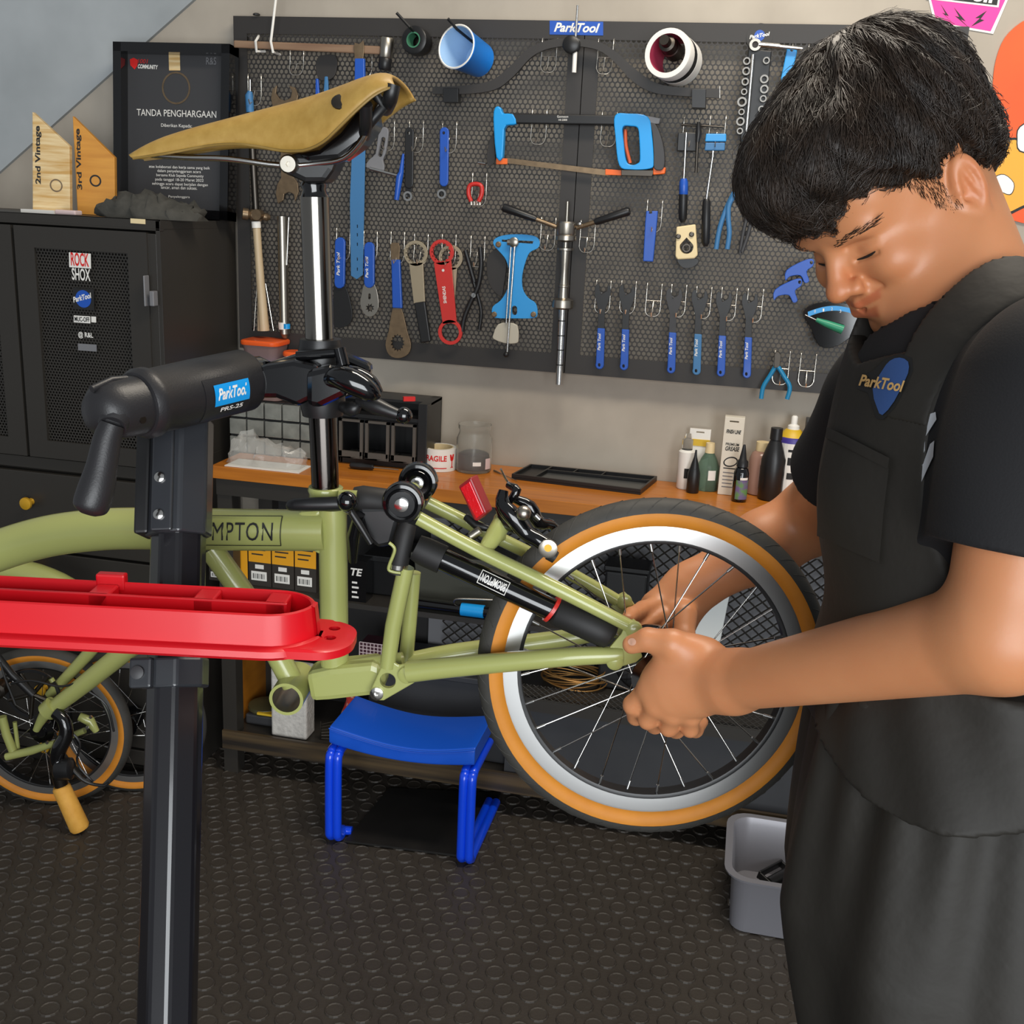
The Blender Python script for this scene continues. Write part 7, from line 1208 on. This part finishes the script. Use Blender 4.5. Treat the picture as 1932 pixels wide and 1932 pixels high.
lo_, hi_ = bx_([WAIST, V((PELV.x, PELV.y, .45))], .28); fp_ = surface(flap, lo_, hi_, .0045); npobj('waist_flap', [fp_], 'apron_black', apron); sk_ = surface(skirt, lo_, hi_, .0055); npobj('apron_skirt', [sk_], 'apron_black', apron)
BV_ap = BVHTree.FromPolygons([V(p) for p in ap_b[0]], ap_b[1].tolist()); BV_tee = BVHTree.FromPolygons([V(p) for p in sh_[0]], sh_[1].tolist()); BV_fl = BVHTree.FromPolygons([V(p) for p in fp_[0]], fp_[1].tolist())
def decal(bvh, pts, lift, name, mt, parent, n=10, thick=.0006): # patch on cloth: outline given in photo pixels, dropped on the surface
    cx = sum(p[0] for p in pts)/len(pts); cy = sum(p[1] for p in pts)/len(pts); vs = []; fs = []; L = len(pts); rings = 5
    for r in range(rings+1):
        for p in pts:
            t = r/rings; q = drop(bvh, cx+(p[0]-cx)*max(t, .02), cy+(p[1]-cy)*max(t, .02), lift)
            if q is None: return None
            vs.append(q)
    for r in range(rings):
        for i in range(L): j = (i+1) % L; fs.append((r*L+i, r*L+j, (r+1)*L+j, (r+1)*L+i))
    fs.append(tuple(range(L))); return obj(name, MB().add(vs, fs), mt, parent, smooth=60)
def dense(P, k=4): return [(a[0]+(b[0]-a[0])*i/k, a[1]+(b[1]-a[1])*i/k) for a, b in zip(P, P[1:]+P[:1]) for i in range(k)]
def dtext(bvh, txt, a, b, hpx, lift, mt, parent, **kw):
    ex, ey = b[0]-a[0], b[1]-a[1]; L = math.hypot(ex, ey); ux, uy = ey/L, -ex/L
    def f(s, t): q = drop(bvh, a[0]+ex*s+ux*hpx*t, a[1]+ey*s+uy*hpx*t, lift); return q if q is not None else atD(a[0], a[1], 1.2)
    return obj('lettering', text_to(MB(), txt, f, **kw), mt, parent, weld=False)
decal(BV_ap, dense([(1700, 668), (1722, 676), (1724, 700), (1715, 722), (1706, 740), (1690, 770), (1668, 792), (1655, 790), (1640, 742), (1617, 733), (1622, 715), (1650, 700), (1670, 680)]), .0012, 'patch_backing', 'ink', apron)
mat('patch_blue', '#2f4f86', .7); mat('gold_thread', '#cfa566', .6)
decal(BV_ap, dense(smooth_pts([(1700, 676), (1716, 684), (1716, 705), (1706, 726), (1690, 758), (1668, 784), (1658, 770), (1650, 735), (1668, 700), (1682, 682)], 2, True), 1), .0020, 'blue_emblem', 'patch_blue', apron)
dtext(BV_ap, 'ParkTool', (1625, 729), (1708, 742), 22, .0030, 'gold_thread', apron, shear=.25, bold=.03)
decal(BV_ap, dense([(1572, 812), (1684, 868), (1672, 960), (1664, 1062), (1548, 1010), (1552, 900)], 6), .0035, 'chest_pocket', 'apron_black', apron); decal(BV_ap, dense([(1570, 808), (1686, 864), (1682, 884), (1568, 828)], 6), .0055, 'pocket_hem', 'apron_black', apron)
mat('print_grey', '#c9ccd2', .6); mat('nail', '#dba98f', .3); BV_arm = BVHTree.FromPolygons([V(p) for p in an_[0]], an_[1].tolist()); decal(BV_arm, [(1193+8*math.cos(a), 1211+7*math.sin(a)) for a in np.linspace(0, 2*PI, 17)[:-1]], .0007, 'thumb_nail', 'nail', body)
for P in ([(1756, 782), (1768, 778), (1770, 792), (1745, 830), (1752, 800)], [(1738, 812), (1748, 816), (1748, 850), (1740, 868), (1728, 868), (1730, 835)], [(1758, 838), (1766, 832), (1764, 862), (1740, 912), (1722, 912), (1718, 890), (1745, 880)]): decal(BV_tee, dense(P, 4), .0015, 'shirt_print', 'print_grey', tee)
for P in ([(1608, 672), (1616, 668), (1604, 700), (1598, 740), (1594, 760), (1592, 735), (1598, 700)], [(1750, 790), (1756, 786), (1740, 815), (1733, 812)], [(1722, 872), (1742, 870), (1744, 878), (1720, 884)]): decal(BV_tee, dense(P, 4), .0018, 'shirt_print', 'print_grey', tee)
for b_ in (BV_fl, BV_ap): decal(b_, dense([(1846, 1262), (1930, 1270), (1930, 1290), (1846, 1280)], 5), .003, 'waist_band', 'apron_black', apron)
